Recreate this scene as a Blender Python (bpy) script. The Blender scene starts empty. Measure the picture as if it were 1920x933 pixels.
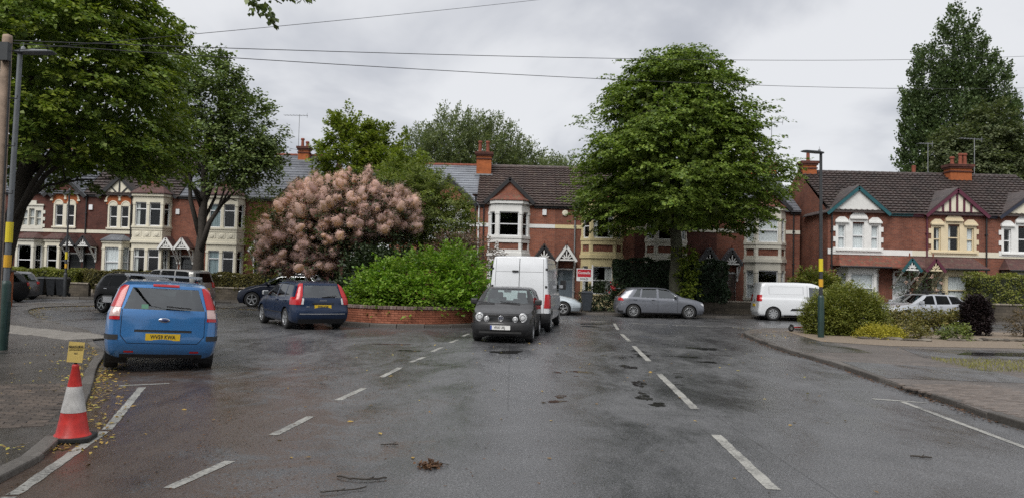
import bpy, bmesh, math, random
import numpy as np
from mathutils import Vector, Matrix, Euler
from mathutils.geometry import tessellate_polygon

SC = bpy.context.scene
COL = SC.collection
R = math.radians

# ------------------------------------------------------------------ camera
cam_data = bpy.data.cameras.new('camera')
cam = bpy.data.objects.new('camera', cam_data)
COL.objects.link(cam)
SC.camera = cam
cam_data.sensor_fit = 'HORIZONTAL'
cam_data.sensor_width = 36.0
cam_data.lens = 36.0 * 1420.0 / 1920.0
cam_data.clip_start = 0.1
cam_data.clip_end = 3000.0
_pitch, _roll = math.atan(55.5 / 1420.0), R(1.4)
_F = Vector((0, math.cos(_pitch), math.sin(_pitch)))
_Rt = Vector((1, 0, 0))
_U = _Rt.cross(_F)
_R2 = _Rt * math.cos(_roll) + _U * math.sin(_roll)
_U2 = _U * math.cos(_roll) - _Rt * math.sin(_roll)
cam.matrix_world = Matrix(((_R2.x, _U2.x, -_F.x, 0.0), (_R2.y, _U2.y, -_F.y, 0.0), (_R2.z, _U2.z, -_F.z, 1.68), (0, 0, 0, 1)))

# ------------------------------------------------------------------ sky and sun: a bright overcast day after rain
SUN_EL, SUN_AZ = R(50), R(206)
world = bpy.data.worlds.new('World')
SC.world = world
world.use_nodes = True
nt = world.node_tree
nt.nodes.clear()
w_out = nt.nodes.new('ShaderNodeOutputWorld')
w_mix = nt.nodes.new('ShaderNodeMixShader')
w_sky = nt.nodes.new('ShaderNodeTexSky')
w_sky.sky_type = 'NISHITA'
w_sky.sun_disc = False
w_sky.sun_elevation = SUN_EL
w_sky.sun_rotation = SUN_AZ
w_bg1 = nt.nodes.new('ShaderNodeBackground')
w_bg1.inputs[1].default_value = 0.05
w_bg2 = nt.nodes.new('ShaderNodeBackground')
w_bg2.inputs[1].default_value = 1.0
w_tc = nt.nodes.new('ShaderNodeTexCoord')
# cloud deck: project the view direction on a flat layer overhead
w_sep = nt.nodes.new('ShaderNodeSeparateXYZ')
w_add = nt.nodes.new('ShaderNodeMath'); w_add.operation = 'ADD'; w_add.inputs[1].default_value = 0.42
w_max = nt.nodes.new('ShaderNodeMath'); w_max.operation = 'MAXIMUM'; w_max.inputs[1].default_value = 0.2
w_div1 = nt.nodes.new('ShaderNodeMath'); w_div1.operation = 'DIVIDE'
w_div2 = nt.nodes.new('ShaderNodeMath'); w_div2.operation = 'DIVIDE'
w_cmb = nt.nodes.new('ShaderNodeCombineXYZ')
w_noise = nt.nodes.new('ShaderNodeTexNoise')
w_noise.inputs['Scale'].default_value = 1.7
w_noise.inputs['Detail'].default_value = 6.0
w_noise.inputs['Roughness'].default_value = 0.5
w_noise.inputs['Distortion'].default_value = 0.35
w_map = nt.nodes.new('ShaderNodeMapping')
w_map.inputs['Location'].default_value = (2.15, 0.4, 0.0)
w_ramp = nt.nodes.new('ShaderNodeValToRGB')
w_ramp.color_ramp.interpolation = 'EASE'
w_ramp.color_ramp.elements[0].position = 0.36
w_ramp.color_ramp.elements[0].color = (0.255, 0.264, 0.288, 1)
w_ramp.color_ramp.elements[1].position = 0.56
w_ramp.color_ramp.elements[1].color = (0.395, 0.40, 0.412, 1)
L_ = nt.links.new
L_(w_tc.outputs['Generated'], w_sep.inputs[0])
L_(w_sep.outputs[2], w_add.inputs[0]); L_(w_add.outputs[0], w_max.inputs[0])
L_(w_sep.outputs[0], w_div1.inputs[0]); L_(w_max.outputs[0], w_div1.inputs[1])
L_(w_sep.outputs[1], w_div2.inputs[0]); L_(w_max.outputs[0], w_div2.inputs[1])
L_(w_div1.outputs[0], w_cmb.inputs[0]); L_(w_div2.outputs[0], w_cmb.inputs[1])
L_(w_cmb.outputs[0], w_map.inputs[0]); L_(w_map.outputs[0], w_noise.inputs['Vector'])
L_(w_noise.outputs['Fac'], w_ramp.inputs[0]); L_(w_ramp.outputs[0], w_bg2.inputs[0])
L_(w_sky.outputs[0], w_bg1.inputs[0])
w_mix.inputs[0].default_value = 0.93
L_(w_bg1.outputs[0], w_mix.inputs[1]); L_(w_bg2.outputs[0], w_mix.inputs[2])
L_(w_mix.outputs[0], w_out.inputs[0])

sun_data = bpy.data.lights.new('sun', 'SUN')
sun_data.energy = 1.5
sun_data.angle = R(40)
sun_data.color = (1.0, 0.97, 0.93)
sun = bpy.data.objects.new('sun', sun_data)
COL.objects.link(sun)
_sd = Vector((math.sin(SUN_AZ) * math.cos(SUN_EL), math.cos(SUN_AZ) * math.cos(SUN_EL), math.sin(SUN_EL)))
sun.rotation_euler = (-_sd).to_track_quat('-Z', 'Y').to_euler()
sun.location = (-20, -20, 60)

vs = SC.view_settings
vs.view_transform = 'Standard'
vs.look = 'None'
vs.exposure = 1.08
vs.gamma = 1.0
SC.render.engine = 'CYCLES'
SC.cycles.use_denoising = False
SC.cycles.max_bounces = 5
SC.cycles.diffuse_bounces = 2
SC.cycles.glossy_bounces = 2
SC.cycles.transmission_bounces = 4
SC.cycles.transparent_max_bounces = 8
SC.cycles.caustics_reflective = False
SC.cycles.caustics_refractive = False

# ------------------------------------------------------------------ materials
MATS = {}
def _new(name):
    m = bpy.data.materials.new(name)
    m.use_nodes = True
    t = m.node_tree
    t.nodes.clear()
    o = t.nodes.new('ShaderNodeOutputMaterial')
    b = t.nodes.new('ShaderNodeBsdfPrincipled')
    t.links.new(b.outputs[0], o.inputs[0])
    MATS[name] = m
    return m, t, b, o
def node(t, kind, **kw):
    n = t.nodes.new(kind)
    for k, v in kw.items():
        if k.startswith('i_'):
            key = k[2:]
            key = int(key) if key.isdigit() else key.replace('_', ' ')
            n.inputs[key].default_value = v
        else:
            setattr(n, k, v)
    return n
def noise(t, vec, scale, detail=4.0, rough=0.55, dist=0.0):
    n = node(t, 'ShaderNodeTexNoise', i_Scale=scale, i_Detail=detail, i_Roughness=rough, i_Distortion=dist)
    if vec is not None:
        t.links.new(vec, n.inputs['Vector'])
    return n.outputs['Fac']
def ramp(t, fac, stops):
    n = node(t, 'ShaderNodeValToRGB')
    e = n.color_ramp.elements
    while len(e) < len(stops):
        e.new(0.5)
    for i, (p, c) in enumerate(stops):
        e[i].position = p
        e[i].color = (c if len(c) == 4 else (*c, 1)) if hasattr(c, '__len__') else (c, c, c, 1)
    t.links.new(fac, n.inputs[0])
    return n.outputs[0]
def mixc(t, fac, a, b, mode='MIX'):
    n = node(t, 'ShaderNodeMix', data_type='RGBA', blend_type=mode)
    for sock, v in ((n.inputs[0], fac), (n.inputs[6], a), (n.inputs[7], b)):
        if hasattr(v, 'is_output') or isinstance(v, bpy.types.NodeSocket):
            t.links.new(v, sock)
        else:
            sock.default_value = v if not hasattr(v, '__len__') else (*v[:3], 1)
    return n.outputs[2]
def math_(t, op, a, b=None, c=None):
    n = node(t, 'ShaderNodeMath', operation=op)
    for i, v in enumerate((a, b, c)):
        if v is None: continue
        if isinstance(v, bpy.types.NodeSocket): t.links.new(v, n.inputs[i])
        else: n.inputs[i].default_value = v
    return n.outputs[0]
def bump(t, b, h, strength, dist=0.01):
    n = node(t, 'ShaderNodeBump', i_Strength=strength, i_Distance=dist)
    t.links.new(h, n.inputs['Height'])
    t.links.new(n.outputs[0], b.inputs['Normal'])
def objco(t):
    return node(t, 'ShaderNodeTexCoord').outputs['Object']
def M(name, col, rough=0.6, metal=0.0, var=0.15, vs_=4.0, bmp=0.0, bs=60.0, spec=0.5, coat=0.0, tint=None):
    """plain procedural surface: a base colour broken up by two scales of noise, optional fine relief"""
    m, t, b, o = _new(name)
    co = objco(t)
    n1 = noise(t, co, vs_, 5.0, 0.6)
    dark = tuple(c * (1 - var) for c in col)
    lite = tuple(min(1, c * (1 + var)) for c in (tint or col))
    c = ramp(t, n1, [(0.3, dark), (0.7, lite)])
    t.links.new(c, b.inputs['Base Color'])
    n2 = noise(t, co, vs_ * 3.1, 3.0)
    rr = ramp(t, n2, [(0.25, max(0.02, rough * 0.82)), (0.75, min(1, rough * 1.15))])
    t.links.new(rr, b.inputs['Roughness'])
    b.inputs['Metallic'].default_value = metal
    b.inputs['Specular IOR Level'].default_value = spec
    b.inputs['Coat Weight'].default_value = coat
    b.inputs['Coat Roughness'].default_value = 0.04
    if bmp:
        bump(t, b, noise(t, co, bs, 3.0), bmp)
    return m

def brick_mat(name, c1, c2, mortar, stain=0.35, bw=0.225, rh=0.075):
    m, t, b, o = _new(name)
    co = objco(t)
    s = node(t, 'ShaderNodeSeparateXYZ'); t.links.new(co, s.inputs[0])
    u = math_(t, 'ADD', s.outputs[0], s.outputs[1])
    cm = node(t, 'ShaderNodeCombineXYZ'); t.links.new(u, cm.inputs[0]); t.links.new(s.outputs[2], cm.inputs[1])
    br = node(t, 'ShaderNodeTexBrick', i_Color1=(*c1, 1), i_Color2=(*c2, 1), i_Mortar=(*mortar, 1), i_Scale=1.0, i_Mortar_Size=0.006, i_Mortar_Smooth=0.3, i_Bias=0.0, i_Brick_Width=bw, i_Row_Height=rh)
    t.links.new(cm.outputs[0], br.inputs['Vector'])
    n = noise(t, co, 0.9, 6.0, 0.62)
    st = ramp(t, n, [(0.32, 1 - stain), (0.62, 1.0)])
    n3 = noise(t, co, 14.0, 3.0)
    st2 = ramp(t, n3, [(0.3, 0.78), (0.7, 1.12)])
    c = mixc(t, 1.0, br.outputs['Color'], st, 'MULTIPLY')
    c = mixc(t, 1.0, c, st2, 'MULTIPLY')
    t.links.new(c, b.inputs['Base Color'])
    b.inputs['Roughness'].default_value = 0.85
    b.inputs['Specular IOR Level'].default_value = 0.25
    bump(t, b, br.outputs['Fac'], -0.4, 0.008)
    return m

def roof_mat(name, cols, lichen=(0.20, 0.19, 0.15), lich=0.66, rough=0.55, bw=0.3, rh=0.33):
    m, t, b, o = _new(name)
    co = objco(t)
    s = node(t, 'ShaderNodeSeparateXYZ'); t.links.new(co, s.inputs[0])
    v = math_(t, 'MULTIPLY', s.outputs[2], 1.74)
    cm = node(t, 'ShaderNodeCombineXYZ'); t.links.new(s.outputs[0], cm.inputs[0]); t.links.new(v, cm.inputs[1])
    br = node(t, 'ShaderNodeTexBrick', i_Color1=(*cols[0], 1), i_Color2=(*cols[1], 1), i_Mortar=(*[c * 0.5 for c in cols[0]], 1), i_Scale=1.0, i_Mortar_Size=0.008, i_Brick_Width=bw, i_Row_Height=rh)
    t.links.new(cm.outputs[0], br.inputs['Vector'])
    n = noise(t, co, 5.5, 7.0, 0.7)
    f = ramp(t, n, [(lich - 0.06, 0.0), (lich + 0.05, 0.8)])
    c = mixc(t, f, br.outputs['Color'], lichen)
    n2 = noise(t, co, 0.8, 4.0)
    c = mixc(t, 1.0, c, ramp(t, n2, [(0.3, 0.75), (0.7, 1.2)]), 'MULTIPLY')
    t.links.new(c, b.inputs['Base Color'])
    t.links.new(ramp(t, noise(t, co, 9.0), [(0.3, rough * 0.75), (0.7, min(1, rough * 1.3))]), b.inputs['Roughness'])
    bump(t, b, n, 0.25, 0.01)
    return m

def leaf_mat(name, dark, lite, trans=0.3, rough=0.5, spec=0.35, third=None):
    m, t, b, o = _new(name)
    g = node(t, 'ShaderNodeNewGeometry')
    stops = [(0.0, dark), (1.0, lite)] if third is None else [(0.0, dark), (0.62, lite), (1.0, third)]
    c = ramp(t, g.outputs['Random Per Island'], stops)
    co = objco(t)
    n = noise(t, co, 0.7, 3.0)
    c = mixc(t, 1.0, c, ramp(t, n, [(0.3, 0.72), (0.7, 1.25)]), 'MULTIPLY')
    t.links.new(c, b.inputs['Base Color'])
    b.inputs['Roughness'].default_value = rough
    b.inputs['Specular IOR Level'].default_value = spec
    tr = node(t, 'ShaderNodeBsdfTranslucent')
    c2 = mixc(t, 1.0, c, (1.15, 1.25, 0.6), 'MULTIPLY')
    t.links.new(c2, tr.inputs[0])
    mx = node(t, 'ShaderNodeMixShader', i_0=trans)
    t.links.new(b.outputs[0], mx.inputs[1]); t.links.new(tr.outputs[0], mx.inputs[2])
    t.links.new(mx.outputs[0], o.inputs[0])
    return m

def glass_mat(name, tint, gloss_rough=0.02, ior=1.5, base=0.04):
    m, t, b, o = _new(name)
    t.nodes.remove(b)
    tr = node(t, 'ShaderNodeBsdfTransparent'); tr.inputs[0].default_value = (*tint, 1)
    gl = node(t, 'ShaderNodeBsdfGlossy'); gl.inputs[0].default_value = (0.9, 0.93, 0.95, 1); gl.inputs['Roughness'].default_value = gloss_rough
    co = objco(t)
    n = noise(t, co, 0.9, 2.0)
    bp = node(t, 'ShaderNodeBump', i_Strength=0.06, i_Distance=0.02); t.links.new(n, bp.inputs['Height']); t.links.new(bp.outputs[0], gl.inputs['Normal'])
    # same reflectance from inside and outside the pane
    lw = node(t, 'ShaderNodeLayerWeight', i_Blend=0.5)
    r0 = ((ior - 1) / (ior + 1)) ** 2 + base
    f = math_(t, 'MULTIPLY_ADD', math_(t, 'POWER', lw.outputs['Facing'], 5.0), 1.0 - r0, r0)
    f = math_(t, 'MINIMUM', f, 0.35)
    mx = node(t, 'ShaderNodeMixShader')
    t.links.new(f, mx.inputs[0]); t.links.new(tr.outputs[0], mx.inputs[1]); t.links.new(gl.outputs[0], mx.inputs[2])
    t.links.new(mx.outputs[0], o.inputs[0])
    return m

def paint_mat(name, col, metal=0.0, rough=0.3, coat=1.0, dirt=0.12, spec=0.5):
    m, t, b, o = _new(name)
    co = objco(t)
    n = noise(t, co, 3.0, 5.0, 0.6)
    c = mixc(t, ramp(t, n, [(0.4, 0.0), (0.75, dirt)]), col, (0.16, 0.14, 0.12))
    g = node(t, 'ShaderNodeNewGeometry')
    c = mixc(t, g.outputs['Backfacing'], c, (0.03, 0.03, 0.032))
    t.links.new(c, b.inputs['Base Color'])
    b.inputs['Metallic'].default_value = metal
    b.inputs['Specular IOR Level'].default_value = spec
    t.links.new(ramp(t, noise(t, co, 7.0), [(0.3, rough), (0.7, rough * 1.3)]), b.inputs['Roughness'])
    b.inputs['Coat Weight'].default_value = coat
    b.inputs['Coat Roughness'].default_value = 0.06
    return m

# ------------------------------------------------------------------ mesh helpers
def tag(o, label=None, cat=None, group=None, kind=None):
    if label: o['label'] = label
    if cat: o['category'] = cat
    if group: o['group'] = group
    if kind: o['kind'] = kind
    return o
def empty(name, loc=(0, 0, 0), rz=0.0, label=None, cat=None, group=None):
    o = bpy.data.objects.new(name, None)
    COL.objects.link(o)
    o.location = loc
    o.rotation_euler = (0, 0, rz)
    o.empty_display_size = 0.2
    return tag(o, label, cat, group)
def link(name, me, mat, parent=None):
    o = bpy.data.objects.new(name, me)
    COL.objects.link(o)
    if mat is not None and len(me.materials) == 0:
        me.materials.append(MATS[mat] if isinstance(mat, str) else mat)
    if parent is not None:
        o.parent = parent
    return o
class MB:
    def __init__(self, M=None):
        self.v, self.f = [], []
        self.M = M
    def add(self, vs_, fs):
        n = len(self.v)
        if self.M is not None:
            vs_ = [self.M @ Vector(p) for p in vs_]
        self.v += [tuple(p) for p in vs_]
        self.f += [tuple(i + n for i in f) for f in fs]
        return self
    def box(self, x0, x1, y0, y1, z0, z1):
        return self.add([(x0, y0, z0), (x1, y0, z0), (x1, y1, z0), (x0, y1, z0), (x0, y0, z1), (x1, y0, z1), (x1, y1, z1), (x0, y1, z1)],
                        [(0, 3, 2, 1), (4, 5, 6, 7), (0, 1, 5, 4), (1, 2, 6, 5), (2, 3, 7, 6), (3, 0, 4, 7)])
    def cbox(self, c, s, rot=None):
        m = Matrix.Translation(c) @ (rot.to_matrix().to_4x4() if rot is not None else Matrix())
        hx, hy, hz = s[0] / 2, s[1] / 2, s[2] / 2
        vs_ = [m @ Vector(p) for p in ((-hx, -hy, -hz), (hx, -hy, -hz), (hx, hy, -hz), (-hx, hy, -hz), (-hx, -hy, hz), (hx, -hy, hz), (hx, hy, hz), (-hx, hy, hz))]
        return self.add(vs_, [(0, 3, 2, 1), (4, 5, 6, 7), (0, 1, 5, 4), (1, 2, 6, 5), (2, 3, 7, 6), (3, 0, 4, 7)])
    def bar(self, p, q, w, h, up=(0, 0, 1)):
        p, q = Vector(p), Vector(q)
        d = (q - p).normalized()
        u = Vector(up)
        s = d.cross(u)
        if s.length < 1e-4: s = d.cross(Vector((1, 0, 0)))
        s.normalize(); u = s.cross(d).normalized()
        s *= w / 2; u *= h / 2
        return self.add([p - s - u, p + s - u, p + s + u, p - s + u, q - s - u, q + s - u, q + s + u, q - s + u],
                        [(0, 1, 2, 3), (4, 7, 6, 5), (0, 4, 5, 1), (1, 5, 6, 2), (2, 6, 7, 3), (3, 7, 4, 0)])
    def tube(self, pts, rad, n=8, cap=True):
        pts = [Vector(p) for p in pts]
        if not hasattr(rad, '__len__'): rad = [rad] * len(pts)
        vs_, fs = [], []
        ref = None
        for i, p in enumerate(pts):
            d = (pts[min(i + 1, len(pts) - 1)] - pts[max(i - 1, 0)])
            d = d.normalized() if d.length > 1e-9 else Vector((0, 0, 1))
            if ref is None:
                ref = d.orthogonal().normalized()
            ref = (ref - d * ref.dot(d))
            ref = ref.normalized() if ref.length > 1e-6 else d.orthogonal().normalized()
            b = d.cross(ref)
            for k in range(n):
                a = 2 * math.pi * k / n
                vs_.append(p + (ref * math.cos(a) + b * math.sin(a)) * rad[i])
        for i in range(len(pts) - 1):
            for k in range(n):
                k2 = (k + 1) % n
                fs.append((i * n + k, i * n + k2, (i + 1) * n + k2, (i + 1) * n + k))
        if cap:
            fs.append(tuple(range(n - 1, -1, -1)))
            fs.append(tuple(range((len(pts) - 1) * n, len(pts) * n)))
        return self.add(vs_, fs)
    def prism(self, poly, z0, z1):
        """poly: ccw list of (x, y)"""
        n = len(poly)
        vs_ = [(x, y, z0) for x, y in poly] + [(x, y, z1) for x, y in poly]
        tris = tessellate_polygon([[Vector((x, y, 0)) for x, y in poly]])
        fs = []
        for a, b, c in tris:
            ar = (poly[b][0] - poly[a][0]) * (poly[c][1] - poly[a][1]) - (poly[b][1] - poly[a][1]) * (poly[c][0] - poly[a][0])
            if ar < 0: b, c = c, b
            fs.append((a + n, b + n, c + n)); fs.append((a, c, b))
        fs += [(i, (i + 1) % n, (i + 1) % n + n, i + n) for i in range(n)]
        return self.add(vs_, fs)
    def slab(self, poly, y0, y1):
        """poly in the x,z plane, extruded along y"""
        n = len(poly)
        vs_ = [(x, y0, z) for x, z in poly] + [(x, y1, z) for x, z in poly]
        tris = tessellate_polygon([[Vector((x, z, 0)) for x, z in poly]])
        fs = []
        for a, b, c in tris:
            fs.append((a, b, c)); fs.append((a + n, c + n, b + n))
        fs += [(i, i + n, (i + 1) % n + n, (i + 1) % n) for i in range(n)]
        return self.add(vs_, fs)
    def lathe(self, prof, n=16, axis='z', c=(0, 0, 0)):
        """prof: list of (r, h)"""
        vs_, fs = [], []
        for r, h in prof:
            for k in range(n):
                a = 2 * math.pi * k / n
                if axis == 'z': p = (c[0] + r * math.cos(a), c[1] + r * math.sin(a), c[2] + h)
                elif axis == 'y': p = (c[0] + r * math.cos(a), c[1] + h, c[2] + r * math.sin(a))
                else: p = (c[0] + h, c[1] + r * math.cos(a), c[2] + r * math.sin(a))
                vs_.append(p)
        for i in range(len(prof) - 1):
            for k in range(n):
                k2 = (k + 1) % n
                fs.append((i * n + k, i * n + k2, (i + 1) * n + k2, (i + 1) * n + k))
        return self.add(vs_, fs)
    def mesh(self, name, smooth=False, fix=False):
        me = bpy.data.meshes.new(name)
        me.from_pydata(self.v, [], self.f)
        if fix:
            bm = bmesh.new(); bm.from_mesh(me)
            bmesh.ops.recalc_face_normals(bm, faces=bm.faces)
            bm.to_mesh(me); bm.free()
        if smooth:
            me.polygons.foreach_set('use_smooth', [True] * len(me.polygons))
        me.update()
        return me
    def build(self, name, mat, parent=None, smooth=False, fix=True, loc=None):
        o = link(name, self.mesh(name, smooth, fix), mat, parent)
        if loc is not None: o.location = loc
        return o
def bevel(o, w, seg=2):
    me = o.data
    bm = bmesh.new(); bm.from_mesh(me)
    bmesh.ops.remove_doubles(bm, verts=bm.verts, dist=1e-5)
    bmesh.ops.bevel(bm, geom=[e for e in bm.edges if len(e.link_faces) == 2 and e.calc_face_angle(0) > 0.5], offset=w, segments=seg, affect='EDGES', profile=0.5)
    bm.to_mesh(me); bm.free()
    return o
def text_mesh(s, size, depth=0.002, align='CENTER', bold=0.0, sx=1.0):
    cu = bpy.data.curves.new('lettering', 'FONT')
    cu.body = s
    cu.size = size
    cu.extrude = depth
    cu.offset = bold
    cu.align_x = align
    cu.align_y = 'CENTER'
    cu.resolution_u = 2
    ob = bpy.data.objects.new('lettering_source', cu)
    COL.objects.link(ob)
    me = bpy.data.meshes.new_from_object(ob)
    bpy.data.objects.remove(ob)
    bpy.data.curves.remove(cu)
    if sx != 1.0:
        me.transform(Matrix.Diagonal((sx, 1, 1, 1)))
    return me
def put_text(name, s, size, mat, parent, mtx, bold=0.0, sx=1.0):
    me = text_mesh(s, size, 0.0015, 'CENTER', bold, sx)
    me.transform(mtx)
    me.materials.clear()
    return link(name, me, mat, parent)
def frame_mtx(origin, xdir, zdir=(0, 0, 1)):
    """matrix whose x is xdir, y is up (zdir) and z faces outward - for lettering"""
    x = Vector(xdir).normalized(); y = Vector(zdir).normalized(); z = x.cross(y).normalized(); y = z.cross(x)
    m = Matrix((x, y, z)).transposed().to_4x4()
    m.translation = Vector(origin)
    return m
def smoothstep(a, b, x):
    t = min(1, max(0, (x - a) / (b - a)))
    return t * t * (3 - 2 * t)
def catmull(pts, per=6, closed=False):
    out = []
    n = len(pts)
    for i in range(n if closed else n - 1):
        p0, p1, p2, p3 = (pts[(i - 1) % n], pts[i], pts[(i + 1) % n], pts[(i + 2) % n]) if closed else (pts[max(i - 1, 0)], pts[i], pts[i + 1], pts[min(i + 2, n - 1)])
        for k in range(per):
            t = k / per
            out.append(tuple(0.5 * (2 * b + (c - a) * t + (2 * a - 5 * b + 4 * c - d) * t * t + (3 * b - a - 3 * c + d) * t ** 3) for a, b, c, d in zip(p0, p1, p2, p3)))
    if not closed: out.append(tuple(pts[-1]))
    return out
# ------------------------------------------------------------------ shared materials
M('white_paint', (0.72, 0.72, 0.70), 0.5, var=0.07, vs_=2.5)
M('white_upvc', (0.74, 0.75, 0.76), 0.35, var=0.05, vs_=2.5)
M('cream_paint', (0.66, 0.62, 0.50), 0.6, var=0.08, vs_=2.5)
M('pale_cream', (0.62, 0.60, 0.52), 0.6, var=0.10, vs_=2.5)
M('yellow_cream', (0.62, 0.53, 0.30), 0.6, var=0.08, vs_=2.5)
M('warm_cream', (0.66, 0.56, 0.38), 0.6, var=0.08, vs_=2.5)
M('black_paint', (0.018, 0.018, 0.02), 0.45, var=0.2)
M('teal_paint', (0.012, 0.085, 0.10), 0.45, var=0.15)
M('maroon_paint', (0.09, 0.016, 0.035), 0.45, var=0.15)
M('navy_paint', (0.018, 0.022, 0.04), 0.45, var=0.15)
M('grey_door', (0.10, 0.125, 0.15), 0.4, var=0.1)
M('brown_door', (0.06, 0.022, 0.012), 0.4, var=0.2)
M('lead', (0.20, 0.21, 0.22), 0.5, var=0.2)
M('render_white', (0.66, 0.66, 0.64), 0.8, var=0.08)
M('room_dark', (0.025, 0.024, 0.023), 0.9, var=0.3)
M('curtain', (0.66, 0.66, 0.66), 0.9, var=0.1)
M('lace', (0.78, 0.80, 0.83), 0.9, var=0.15, vs_=14)
M('blind_blue', (0.25, 0.33, 0.36), 0.8, var=0.1)
M('pot_red', (0.20, 0.055, 0.03), 0.8, var=0.3)
M('stone_dark', (0.11, 0.095, 0.075), 0.9, var=0.45, vs_=6, bmp=0.5, bs=20)
M('stone_pale', (0.24, 0.21, 0.17), 0.9, var=0.4, vs_=6, bmp=0.5, bs=20)
M('kerb_stone', (0.17, 0.155, 0.14), 0.6, var=0.35, vs_=5, bmp=0.4, bs=50)
M('slab_pale', (0.20, 0.185, 0.165), 0.5, var=0.25, vs_=4, bmp=0.3, bs=40)
M('block_grey', (0.085, 0.07, 0.06), 0.5, var=0.4, vs_=5, bmp=0.4, bs=60)
M('block_brown', (0.13, 0.09, 0.07), 0.5, var=0.4, vs_=5, bmp=0.4, bs=60)
M('soil', (0.035, 0.026, 0.018), 0.95, var=0.4, vs_=6, bmp=0.6, bs=30)
M('bark', (0.075, 0.062, 0.048), 0.9, var=0.5, vs_=9, bmp=0.9, bs=25, tint=(0.07, 0.075, 0.045))
M('bark_dark', (0.035, 0.029, 0.023), 0.9, var=0.4, vs_=9, bmp=0.8, bs=30)
M('hedge_core_dark', (0.018, 0.022, 0.012), 0.95, var=0.5, vs_=14, bmp=0.8, bs=30)
M('green_metal', (0.012, 0.035, 0.030), 0.45, var=0.25, vs_=3)
M('grey_metal', (0.13, 0.14, 0.15), 0.45, metal=0.3, var=0.2, vs_=3)
M('dark_metal', (0.03, 0.033, 0.036), 0.45, var=0.2, vs_=3)
M('yellow_band', (0.62, 0.50, 0.02), 0.5, var=0.1)
M('orange_band', (0.60, 0.33, 0.02), 0.5, var=0.1)
M('pole_wood', (0.27, 0.20, 0.15), 0.85, var=0.3, vs_=6, bmp=0.4, bs=30)
M('wire_black', (0.02, 0.02, 0.022), 0.6, var=0.1)
M('cone_red', (0.46, 0.020, 0.014), 0.5, var=0.3, vs_=10)
M('cone_white', (0.50, 0.49, 0.475), 0.5, var=0.28, vs_=9)
M('rubber', (0.018, 0.018, 0.018), 0.8, var=0.3, vs_=10)
M('sign_paper', (0.62, 0.46, 0.14), 0.6, var=0.08, vs_=12)
M('ink', (0.02, 0.018, 0.016), 0.6, var=0.1)
M('sign_red', (0.48, 0.016, 0.03), 0.4, var=0.05)
M('sign_white', (0.75, 0.75, 0.75), 0.4, var=0.04)
M('bin_black', (0.016, 0.018, 0.021), 0.45, var=0.25, vs_=5)
M('bin_grey', (0.028, 0.034, 0.042), 0.45, var=0.2, vs_=5)
M('scooter_red', (0.35, 0.02, 0.02), 0.35, var=0.1)
M('pillar_orange', (0.42, 0.14, 0.06), 0.85, var=0.2, vs_=4)
brick_mat('brick_red', (0.27, 0.095, 0.058), (0.185, 0.066, 0.045), (0.22, 0.165, 0.135), 0.45)
brick_mat('brick_bright', (0.34, 0.115, 0.065), (0.24, 0.082, 0.052), (0.30, 0.23, 0.19), 0.35)
brick_mat('brick_dark', (0.135, 0.046, 0.034), (0.09, 0.033, 0.027), (0.11, 0.08, 0.065), 0.45)
brick_mat('brick_orange', (0.46, 0.135, 0.045), (0.38, 0.11, 0.04), (0.28, 0.12, 0.06), 0.35)
brick_mat('garden_stone', (0.13, 0.11, 0.085), (0.075, 0.065, 0.052), (0.035, 0.03, 0.025), 0.4, 0.38, 0.16)
roof_mat('tile_brown', ((0.085, 0.058, 0.050), (0.060, 0.043, 0.040)), lich=0.62)
roof_mat('tile_dark', ((0.070, 0.050, 0.046), (0.046, 0.036, 0.034)), lich=0.64)
roof_mat('tile_red', ((0.20, 0.062, 0.038), (0.13, 0.042, 0.03)), (0.10, 0.09, 0.055), 0.56, 0.8, 0.17, 0.19)
roof_mat('tile_plum', ((0.10, 0.045, 0.04), (0.07, 0.034, 0.032)), (0.11, 0.10, 0.07), 0.60, 0.8, 0.17, 0.19)
roof_mat('slate', ((0.15, 0.16, 0.18), (0.105, 0.112, 0.128)), (0.26, 0.26, 0.25), 0.68, 0.4, 0.3, 0.26)
roof_mat('slate_blue', ((0.20, 0.215, 0.24), (0.15, 0.162, 0.185)), (0.30, 0.31, 0.31), 0.72, 0.35, 0.3, 0.26)
glass_mat('window_glass', (0.86, 0.89, 0.88), 0.02, 1.5, 0.0)

# brick pieces of the planter: colour per brick
def piece_mat(name, a, b, c, rough=0.8):
    m, t, bs_, o = _new(name)
    oi = node(t, 'ShaderNodeObjectInfo')
    col = ramp(t, oi.outputs['Random'], [(0.0, a), (0.5, b), (1.0, c)])
    n = noise(t, objco(t), 22.0, 4.0)
    col = mixc(t, 1.0, col, ramp(t, n, [(0.3, 0.75), (0.7, 1.15)]), 'MULTIPLY')
    t.links.new(col, bs_.inputs['Base Color'])
    bs_.inputs['Roughness'].default_value = rough
    bs_.inputs['Specular IOR Level'].default_value = 0.3
    bump(t, bs_, n, 0.3, 0.004)
    return m
piece_mat('planter_brick', (0.24, 0.085, 0.05), (0.31, 0.11, 0.065), (0.36, 0.145, 0.09))
piece_mat('coping_brick', (0.12, 0.085, 0.075), (0.19, 0.135, 0.12), (0.24, 0.19, 0.17))
piece_mat('paving_piece', (0.06, 0.05, 0.044), (0.09, 0.072, 0.06), (0.125, 0.098, 0.08), 0.5)
piece_mat('paving_warm', (0.10, 0.082, 0.07), (0.135, 0.112, 0.097), (0.165, 0.138, 0.12), 0.5)
piece_mat('kerb_piece', (0.075, 0.068, 0.06), (0.11, 0.10, 0.09), (0.15, 0.138, 0.125), 0.55)
piece_mat('rock_piece', (0.07, 0.06, 0.05), (0.12, 0.105, 0.085), (0.20, 0.18, 0.15), 0.85)

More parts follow.
